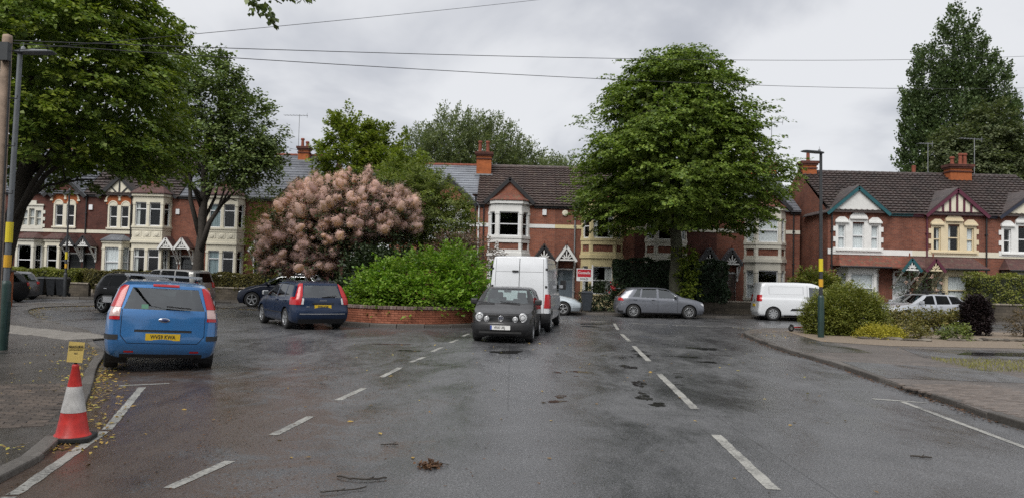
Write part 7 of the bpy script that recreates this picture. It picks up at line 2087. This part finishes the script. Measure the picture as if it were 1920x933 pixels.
# -------- silver estate in front of the right terrace
S = hatch_spec(4.70, 1.81, 1.46, 2.84, 0.83, 0.335, 'twin', zn=0.64, zh=0.86, zc=0.99, uc=0.28, ur=0.46, belt=0.95, drop=0.11, tailtop=0.55, doors=(0.33, 0.55, 0.74), dlo=0.90, dhi=0.845, glass='car_glass_dark')
S['panels'] += [('headlight', [(-0.02, 0.60), (0.06, 0.64), (0.085, 0.74), (0.0, 0.72)], 'y', 'lamp_clear', 0.008), ('tail_light', [(0.93, 0.80), (1.02, 0.80), (1.02, 0.93), (0.94, 0.94)], 'y', 'lamp_red', 0.01)]
V, B = build_vehicle('estate_car', 'silver estate car with black roof rack, behind the azalea shrubs', (19.3, 36.0, 0.0), 196, S, 'paint_silver')
handles(V, B, (0.60, 0.79), 0.89, 'paint_silver')
for k in (0.50, 0.70):
    rb = MB().cbox((B.x(k), 0, 1.53), (0.07, 1.25, 0.035))
    for s in (-1, 1): rb.cbox((B.x(k), s * 0.58, 1.48), (0.12, 0.07, 0.10))
    rb.build('roof_bar', 'trim_black', V)
MB().bar((B.x(0.44), 0.2, 1.585), (B.x(0.80), 0.2, 1.585), 0.10, 0.03).cbox((B.x(0.55), 0.2, 1.63), (0.16, 0.06, 0.10)).build('cycle_carrier', 'trim_black', V)
# -------- black crossover behind the blue hatchback
S = hatch_spec(4.06, 1.76, 1.55, 2.59, 0.82, 0.335, 'five', zn=0.72, zh=0.92, zc=1.06, uc=0.25, ur=0.42, belt=1.0, drop=0.10, tailtop=0.36, rear_z=(1.06, 1.42), glass='car_glass_dark')
S['panels'] += [('arch_trim', [(0.10, 0.19), (0.32, 0.19), (0.32, 0.30), (0.10, 0.30)], 'y', 'trim_black', 0.01)]
V, B = build_vehicle('crossover_car', 'black crossover hatchback with roof rails, partly hidden by the blue hatchback', (-14.2, 29.6, 0.0), -22, S, 'paint_black')
for s in (-1, 1):
    MB().tube([(0.45, s * 0.58, 1.49), (0.35, s * 0.60, 1.585), (-1.05, s * 0.59, 1.58), (-1.3, s * 0.57, 1.48)], 0.02, 8).build('roof_rail', 'trim_black', V)
handles(V, B, (0.61, 0.79), 0.93, 'chrome')
# -------- silver people carrier
S = hatch_spec(4.60, 1.86, 1.76, 2.75, 0.90, 0.335, 'five', zn=0.74, zh=0.96, zc=1.12, uc=0.22, ur=0.40, belt=1.05, drop=0.08, tailtop=0.28, rear_z=(1.12, 1.58), doors=(0.29, 0.52, 0.73), dlo=0.92, dhi=0.885)
S['panels'] += [('tail_light', [(0.94, 0.86), (1.02, 0.86), (1.02, 1.12), (0.955, 1.12)], 'y', 'lamp_red', 0.012), ('tail_light', [(0.72, 0.86), (1.0, 0.86), (1.0, 1.10), (0.74, 1.10)], 'rear', 'lamp_red', 0.012), ('tail_light', [(-0.74, 1.10), (-1.0, 1.10), (-1.0, 0.86), (-0.72, 0.86)], 'rear', 'lamp_red', 0.012)]
V, B = build_vehicle('people_carrier', 'bronze silver people carrier with dark glass, behind the blue hatchback roof', (-17.6, 39.1, 0.0), 163, S, 'paint_bronze')
plate(V, -B.L / 2 + 0.035, 0.78, None, 'plate_yellow', -1)
# -------- dark blue sport utility car
S = hatch_spec(4.63, 1.88, 1.65, 2.80, 0.88, 0.37, 'five', zn=0.78, zh=0.98, zc=1.12, uc=0.27, ur=0.46, belt=1.08, drop=0.20, tailtop=0.62, rear_z=(1.14, 1.42), doors=(0.33, 0.55, 0.76), dlo=0.90, dhi=0.83, glass='car_glass')
S['panels'] += [('headlight', [(-0.02, 0.70), (0.05, 0.74), (0.075, 0.86), (0.0, 0.84)], 'y', 'lamp_clear', 0.008), ('tail_light', [(0.93, 0.92), (1.02, 0.92), (1.02, 1.06), (0.94, 1.06)], 'y', 'lamp_red', 0.01)]
V, B = build_vehicle('utility_car', 'dark blue sport utility car side on, between the people carrier and the smoke bush', (-11.05, 37.5, 0.0), 180, S, 'paint_midnight')
handles(V, B, (0.60, 0.80), 1.0, 'paint_midnight')
for s in (-1, 1): MB().tube([(0.25, s * 0.63, 1.60), (0.15, s * 0.65, 1.69), (-1.35, s * 0.63, 1.62), (-1.55, s * 0.61, 1.52)], 0.018, 8).build('roof_rail', 'alloy', V)
for s in (-1, 1):
    MB().tube([(B.x(0.33), s * 0.885, 1.10), (B.x(0.46), s * 0.74, 1.57), (B.x(0.62), s * 0.73, 1.60), (B.x(0.80), s * 0.74, 1.54), (B.x(0.90), s * 0.84, 1.14)], 0.012, 6).build('window_trim', 'chrome', V)
# -------- grey hatchback and black car at the left edge
S = hatch_spec(4.25, 1.80, 1.47, 2.60, 0.86, 0.318, 'five')
S['panels'] += [('tail_light', [(0.62, 0.80), (0.95, 0.80), (0.95, 0.95), (0.60, 0.93)], 'rear', 'lamp_red', 0.012), ('tail_light', [(-0.60, 0.93), (-0.95, 0.95), (-0.95, 0.80), (-0.62, 0.80)], 'rear', 'lamp_red', 0.012)]
S['rear_glass'] = 'car_glass'
V, B = build_vehicle('hatchback_car', 'dark grey hatchback seen from behind beside the bins, far left', (-26.7, 39.9, 0.0), 150, S, 'paint_dgrey')
plate(V, -B.L / 2 + 0.03, 0.62, None, 'plate_yellow', -1)
S = hatch_spec(4.25, 1.80, 1.47, 2.60, 0.86, 0.318, 'five')
S['panels'] += [('tail_light', [(0.62, 0.80), (0.95, 0.80), (0.95, 0.95), (0.60, 0.93)], 'rear', 'lamp_red', 0.012), ('tail_light', [(-0.60, 0.93), (-0.95, 0.95), (-0.95, 0.80), (-0.62, 0.80)], 'rear', 'lamp_red', 0.012)]
V, B = build_vehicle('hatchback_car', 'black car cut off by the left edge, behind the brick pillar', (-25.3, 36.3, 0.0), 165, S, 'paint_black')
# ------------------------------------------------------------------ street furniture
def street_lamp(label, x, y, h, head_dir, bands=True, col='grey_metal', lower='green_metal', lean=0.0):
    T = empty('street_lamp', (x, y, 0.045), 0, label, 'street lamp', 'street lamps')
    T.rotation_euler = (0, lean, 0)
    MB().lathe([(0.095, 0), (0.095, 1.28), (0.08, 1.34), (0.055, 1.36)], 16).build('lamp_base', lower, T, smooth=True)
    MB().lathe([(0.056, 1.34), (0.050, 3.2), (0.044, h - 0.1), (0.042, h)], 12).build('lamp_post', col, T, smooth=True)
    if bands:
        MB().lathe([(0.068, 1.62), (0.068, 1.86)], 12).build('band', 'orange_band', T); MB().lathe([(0.066, 2.1), (0.066, 2.5)], 12).build('band', 'yellow_band', T)
    MB().box(0.094, 0.098, -0.04, 0.04, 0.35, 0.95).build('access_door', lower, T)
    s = head_dir
    hd = MB()
    d = Vector((math.cos(s), math.sin(s), 0)); n = Vector((-d.y, d.x, 0))
    o = Vector((0, 0, h))
    pts = [(-0.08, 0.07, 0.02, 0.07), (0.12, 0.13, 0.03, 0.09), (0.55, 0.14, 0.06, 0.10), (0.64, 0.10, 0.075, 0.095)]
    vs_ = []
    for t, w, zb, zt in pts:
        for ww, z in ((-w, zb), (w, zb), (w, zt), (-w, zt)): vs_.append(o + d * t + n * ww + Vector((0, 0, z - 0.02)))
    fs = [(0, 1, 2, 3), (12, 15, 14, 13)]
    for i in range(3):
        for k in range(4): fs.append((i * 4 + k, i * 4 + (k + 1) % 4, i * 4 + 4 + (k + 1) % 4, i * 4 + 4 + k))
    hd.add(vs_, fs)
    L = hd.build('lamp_head', col, T); bevel(L, 0.012, 2)
    MB().lathe([(0.04, 0), (0.04, 0.05), (0.025, 0.07), (0.0, 0.075)], 10, 'z', tuple(o + d * 0.05 + Vector((0, 0, 0.07)))).build('photocell', 'lead', L)
    MB().tube([o + d * 0.05 + Vector((0, 0, 0.14)), o + d * 0.05 + Vector((0, 0, 0.22))], 0.006, 5).build('bird_spike', 'lead', L)
    return T
street_lamp('street lamp with green base and yellow bands at the left edge, beside the timber pole', -9.93, 14.9, 5.86, R(8), lean=R(0.6))
street_lamp('street lamp with green base and yellow bands beside the corner hedge bush, right', 9.72, 23.75, 5.80, R(188), col='dark_metal', lean=R(-0.5))
street_lamp('dark street lamp in front of the white bay house, behind the brick planter', -1.9, 38.4, 5.75, R(268), bands=False, col='dark_metal', lower='dark_metal')
street_lamp('slim street lamp in front of the twin arched windows, by the bins', -24.45, 41.6, 5.85, R(100), col='dark_metal', lower='dark_metal')
# telegraph pole and wires
T = empty('telegraph_pole', (-9.66, 14.2, 0.045), 0, 'brown timber telegraph pole at the left edge', 'pole')
MB().lathe([(0.115, 0), (0.105, 2.5), (0.085, 5.95), (0.08, 6.0), (0.0, 6.03)], 14).build('pole', 'pole_wood', T, smooth=True)
MB().cbox((0.06, -0.13, 5.65), (0.16, 0.12, 0.34)).build('junction_box', 'dark_metal', T)
for k in range(7):
    s = -1 if k % 2 else 1
    MB().tube([(s * 0.10, 0, 3.0 + k * 0.45), (s * 0.24, 0, 3.0 + k * 0.45), (s * 0.24, 0, 3.06 + k * 0.45)], 0.011, 6).build('climbing_step', 'dark_metal', T)
MB().tube([(0.12, -0.05, 0.2), (0.115, -0.06, 5.5)], 0.018, 6).build('cable_duct', 'trim_black', T)
def wire(label, a, b, sag, r=0.011):
    pts = []
    for i in range(25):
        t = i / 24
        p = Vector(a).lerp(Vector(b), t); p.z -= sag * 4 * t * (1 - t)
        pts.append(p)
    o = MB().tube(pts, r, 5).build('overhead_wire', 'wire_black', None)
    tag(o, label, 'wire', 'overhead wires')
wire('topmost overhead wire, rising steeply to the top of the picture', (-9.66, 14.2, 5.75), (1.9, 28.3, 12.4), 0.05, 0.007)
wire('upper of the two long overhead wires crossing the whole sky', (-9.66, 14.2, 5.95), (33.0, 44.0, 15.7), 0.40, 0.009)
wire('lower of the two long overhead wires crossing the whole sky', (-9.6, 14.2, 5.90), (33.0, 44.0, 13.76), 0.45, 0.009)
wire('thin wire running down to the left hand chimney with an aerial', (-15.0, 54.0, 10.4), (-30.0, 40.0, 12.4), 0.2, 0.010)
# traffic cone with its paper notice
T = empty('traffic_cone', (-4.25, 7.47, 0.004), R(14), 'red and white traffic cone carrying a yellow paper notice', 'cone')
T.scale = (0.90, 0.90, 0.95)
b = MB()
b.prism([(-0.17, -0.21), (0.17, -0.21), (0.21, -0.17), (0.21, 0.17), (0.17, 0.21), (-0.17, 0.21), (-0.21, 0.17), (-0.21, -0.17)], 0.0, 0.05)
o = b.build('cone_base', 'rubber', T); bevel(o, 0.012, 2)
rc = lambda z: 0.165 - (z - 0.05) * (0.165 - 0.034) / 0.70
MB().lathe([(0.185, 0.05), (0.175, 0.065), (rc(0.07), 0.075), (rc(0.29), 0.29)], 28).build('cone_body', 'cone_red', T, smooth=True)
MB().lathe([(rc(0.29) + 0.003, 0.29), (rc(0.55) + 0.003, 0.55)], 28).build('reflective_sleeve', 'cone_white', T, smooth=True)
MB().lathe([(rc(0.55), 0.55), (rc(0.74), 0.74), (0.038, 0.755), (0.030, 0.775), (0.018, 0.775)], 28).build('cone_tip', 'cone_red', T, smooth=True)
MB().tube([(0, 0, 0.73), (0, 0, 0.99)], 0.014, 8).build('stick', 'bark_dark', T)
nt_ = MB().cbox((0.0, -0.018, 0.90), (0.155, 0.006, 0.21), Euler((R(-4), R(4), 0))).build('notice', 'sign_paper', T)
for s, z, sz, sx in (('PRIVATE DRIVE', 0.955, 0.034, 0.62), ('NO', 0.886, 0.026, 0.9), ('PARKING', 0.842, 0.030, 0.85)):
    mt = Matrix.Translation((0.003, -0.0225 - (0.90 - z) * 0.07 * 0 - 0.0035 * (z - 0.9) / 0.05, z)) @ Euler((R(86), R(4) * 0, 0)).to_matrix().to_4x4()
    put_text('lettering', s, sz, 'ink', nt_, mt, 0.0008, sx)
MB().cbox((0.0, -0.0225, 0.925), (0.135, 0.002, 0.004)).build('rule', 'ink', nt_)
# wheelie bins
def wheelie_bin(label, x, y, mat, rz, h=1.07, group='wheelie bins'):
    T = empty('wheelie_bin', (x, y, 0.10), rz, label, 'bin', group)
    m = MB()
    a, c = (0.20, 0.23), (0.275, 0.30)
    m.add([(-a[0], -a[1], 0.06), (a[0], -a[1], 0.06), (a[0], a[1], 0.06), (-a[0], a[1], 0.06), (-c[0], -c[1], h - 0.12), (c[0], -c[1], h - 0.12), (c[0], c[1], h - 0.12), (-c[0], c[1], h - 0.12)],
          [(0, 3, 2, 1), (4, 5, 6, 7), (0, 1, 5, 4), (1, 2, 6, 5), (2, 3, 7, 6), (3, 0, 4, 7)])
    o = m.build('bin_body', mat, T); bevel(o, 0.03, 2)
    m = MB().box(-0.29, 0.29, -0.33, 0.31, h - 0.125, h - 0.08)
    m.add([(-0.27, -0.30, h - 0.081), (0.27, -0.30, h - 0.081), (0.27, 0.30, h - 0.081), (-0.27, 0.30, h - 0.081), (-0.22, -0.2, h - 0.02), (0.22, -0.2, h - 0.02), (0.22, 0.3, h), (-0.22, 0.3, h)], [(4, 5, 6, 7), (0, 1, 5, 4), (1, 2, 6, 5), (2, 3, 7, 6), (3, 0, 4, 7)])
    o = m.build('bin_lid', mat, T); bevel(o, 0.012, 2)
    MB().tube([(-0.22, 0.36, h - 0.1), (0.22, 0.36, h - 0.1)], 0.016, 8).build('handle', mat, T)
    for s in (-1, 1):
        MB().lathe([(0.03, -0.025), (0.10, -0.025), (0.10, 0.025), (0.03, 0.025)], 14, 'x', (s * 0.24, 0.24, 0.10)).build('bin_wheel', 'rubber', T)
wheelie_bin('black wheelie bin nearest the grey hatchback, leftmost of the three', -25.95, 41.9, 'bin_black', 0.1)
wheelie_bin('black wheelie bin in the middle of the three by the hedge', -25.3, 41.95, 'bin_black', -0.05)
wheelie_bin('black wheelie bin beside the slim street lamp, rightmost of the three', -24.72, 41.85, 'bin_black', 0.05)
wheelie_bin('dark grey wheelie bin at the nose of the pale silver blue car', 3.86, 38.6, 'bin_grey', 0.0)
# estate agent's board
T = empty('agent_board', (4.32, 40.45, 0.1), 0, 'red and white estate agent board on a white post', 'sign')
MB().box(-0.035, 0.035, -0.03, 0.03, 0, 2.42).build('post', 'sign_white', T)
MB().box(-0.84, -0.037, -0.032, -0.008, 1.56, 2.22).build('board', 'sign_white', T)
MB().box(-0.80, -0.075, -0.036, -0.0325, 1.78, 2.18).build('red_field', 'sign_red', T)
mt = lambda x, z: frame_mtx((x, -0.0385, z), (1, 0, 0))
put_text('lettering', 'Connells', 0.19, 'sign_white', T, mt(-0.4375, 2.0), 0.004, 0.95)
put_text('lettering', 'SOLD', 0.15, 'ink', T, frame_mtx((-0.4375, -0.0345, 1.665), (1, 0, 0)), 0.004, 1.15)
# red electric scooter lying on its side at the corner
T = empty('kick_scooter', (9.75, 26.35, 0.09), R(10), 'red and black kick scooter lying on the pavement by the corner hedge bush', 'scooter')
MB().lathe([(0.05, -0.02), (0.105, -0.025), (0.115, 0.0), (0.105, 0.025), (0.05, 0.02)], 18, 'y', (0, 0, 0.115)).build('wheel', 'rubber', T, smooth=True)
MB().lathe([(0.0, -0.024), (0.05, -0.022), (0.05, 0.022), (0.0, 0.024)], 12, 'y', (0, 0, 0.115)).build('hub', 'alloy', T)
MB().tube([(0.02, 0, 0.14), (0.45, 0.05, 0.16), (1.05, 0.10, 0.14)], 0.024, 8).build('stem', 'scooter_red', T)
MB().cbox((0.55, 0.02, 0.07), (0.75, 0.13, 0.04)).build('deck', 'trim_black', T)
MB().tube([(-0.06, -0.02, 0.235), (0.0, 0, 0.245), (0.09, 0.02, 0.20)], 0.02, 6).build('mudguard', 'trim_black', T)
MB().lathe([(0.05, -0.02), (0.105, -0.025), (0.115, 0.0), (0.105, 0.025), (0.05, 0.02)], 18, 'y', (1.0, 0.05, 0.115)).build('wheel', 'rubber', T, smooth=True)
# brick pillar at the left edge
T = empty('brick_pillar', (-20.85, 30.9, 0.045), 0, 'orange brick pillar with grey cap at the left edge behind the lamp post', 'pillar')
MB().box(-0.6, 0.35, -0.35, 0.35, 0, 1.42).build('pillar_shaft', 'pillar_orange', T)
o = MB().box(-0.66, 0.41, -0.41, 0.41, 1.421, 1.50).build('pillar_cap', 'stone_dark', T); bevel(o, 0.02, 2)

# ------------------------------------------------------------------ leaf litter and debris
def litter(name, label, pts, size, mat, lift=0.004, ratio=0.5, kind='stuff', cat='litter'):
    k = len(pts)
    ax = RG.normal(0, 1, (k, 3)); ax[:, 2] = RG.normal(0, 0.12, k)
    nr = RG.normal(0, 0.22, (k, 3)); nr[:, 2] = 1
    o = leaf_object(name, pts + np.array([0, 0, lift]), ax, nr, size * RG.uniform(0.5, 1.4, k), mat, None, ratio, 0.06)
    return tag(o, label, cat, None, kind)
# along the left kerb, thickest in the gutter beside the blue car
L_xy = np.array(left_line); seg = np.diff(L_xy, axis=0); sl = np.linalg.norm(seg, axis=1)
def along(y0, y1, k, s0, s1):
    ok = np.where((L_xy[:-1, 1] > y0) & (L_xy[:-1, 1] < y1))[0]
    i = RG.choice(ok, k, p=sl[ok] / sl[ok].sum()); t = RG.random(k)[:, None]
    d = seg[i] / sl[i][:, None]; n = np.stack([d[:, 1], -d[:, 0]], 1)
    off = (s0 + (s1 - s0) * RG.random(k) ** 2)[:, None]
    return L_xy[i] + seg[i] * t + n * off
q = along(6.2, 15, 1100, 0.02, 0.5); p1 = np.concatenate([q, np.full((len(q), 1), 0.006)], 1)
q = along(10.0, 16.5, 800, -0.15, -1.3); p2 = np.concatenate([q, np.full((len(q), 1), 0.062)], 1)
q = along(24, 36, 2600, 0.02, 0.6); p3 = np.concatenate([q, np.full((len(q), 1), 0.006)], 1)
q = along(5.2, 7.4, 300, -0.2, -0.9); p4 = np.concatenate([q, np.full((len(q), 1), 0.062)], 1)
pp = np.concatenate([p1, p2, p3, p4])
cl = np.sin(pp[:, 0] * 3.3 + pp[:, 1] * 1.9) + np.sin(pp[:, 0] * 5.1 - pp[:, 1] * 3.2 + 2.0) + RG.normal(0, 0.7, len(pp))
litter('fallen_leaves', 'yellow and brown fallen leaves gathered along the left kerb', pp[cl > 0.15], 0.055, 'fallen_leaf')
R_xy = np.array(right_line)
k = 900; i = RG.choice(np.where((R_xy[:-1, 1] > 7) & (R_xy[:-1, 1] < 26))[0], k); t = RG.random(k)[:, None]
q = R_xy[i] + (R_xy[i + 1] - R_xy[i]) * t + np.stack([-np.abs(RG.normal(0, 0.09, k)) + 0.0, np.zeros(k)], 1)
litter('kerb_silt', 'dark leaves and silt in the gutter of the right kerb', np.concatenate([q, np.full((k, 1), 0.004)], 1), 0.05, 'brown_litter')
q = np.stack([RG.normal(8.6, 0.7, 260), RG.normal(24.6, 1.6, 260)], 1)
litter('fallen_leaves', 'orange seed husks scattered on the right pavement corner', np.concatenate([q[q[:, 0] > 7.9], np.full(((q[:, 0] > 7.9).sum(), 1), 0.095)], 1), 0.05, 'fallen_leaf')
k = 5200
x = -5.0 + np.abs(RG.normal(0, 2.0, k)); y = RG.uniform(4.2, 14, k)
cl = np.sin(x * 2.3 + y * 1.1) + np.sin(x * 4.1 - y * 2.7 + 1.0) + RG.normal(0, 0.8, k)
ok = (cl > 0.2) & ~((x < -3.4) & (y > 10.6)) & (x > -3.6 - (y - 5.0) * 0.33)
litter('seed_husks', 'brown seed husks and bits of leaf scattered over the near left road', np.stack([x, y, np.full(k, 0.003)], 1)[ok], 0.030, 'brown_litter', 0.003, 0.35)
k = 150
litter('fallen_leaves', 'scattered single fallen leaves on the open road', np.stack([RG.uniform(-4, 6, k), RG.uniform(4.5, 20, k), np.full(k, 0.005)], 1), 0.065, 'fallen_leaf')
def twig(label, pts, r):
    rr = random.Random(int(pts[0][0] * 1000))
    m = MB().tube([(x, y, 0.012 + rr.uniform(0, 0.01)) for x, y in catmull(pts, 4)], r, 6)
    a = pts[len(pts) // 2]
    m.tube([(a[0], a[1], 0.014), (a[0] + 0.05, a[1] + 0.05, 0.025)], r * 0.6, 5)
    tag(m.build('twig', 'bark_dark', None), label, 'twig', 'twigs on the road')
twig('longest dark curved twig lying on the road, lower left of the leaf clump', [(-1.40, 6.34), (-1.28, 6.27), (-1.14, 6.26), (-0.99, 6.33)], 0.008)
twig('dark straight twig nearest the bottom edge of the road', [(-1.42, 5.86), (-1.3, 5.9), (-1.1, 6.03)], 0.006)
twig('short dark twig on the road above the curved twig', [(-1.25, 7.55), (-1.16, 7.57), (-1.08, 7.56)], 0.006)
twig('small dark stick on the road right of the centre line', [(4.02, 7.62), (4.12, 7.60), (4.2, 7.56)], 0.009)
T = empty('leaf_clump', (-0.68, 6.78, 0.003), 0, 'small clump of wet brown leaves in the middle of the road', 'debris')
k = 120
p = RG.normal(0, 1, (k, 3)) * np.array([0.055, 0.045, 0.012]); p[:, 2] = np.abs(p[:, 2]) + 0.006
leaf_object('leaves', p, RG.normal(0, 1, (k, 3)) * np.array([1, 1, 0.3]), RG.normal(0, 0.5, (k, 3)) + np.array([0, 0, 1.0]), RG.uniform(0.03, 0.07, k), 'brown_litter', T, 0.5)
MB().tube([(0.02, 0, 0.01), (0.09, 0.03, 0.03), (0.17, 0.02, 0.012)], 0.003, 5).tube([(-0.05, 0, 0.01), (0.02, 0.05, 0.03), (0.12, 0.07, 0.01)], 0.003, 5).build('stalks', 'bark_dark', T)
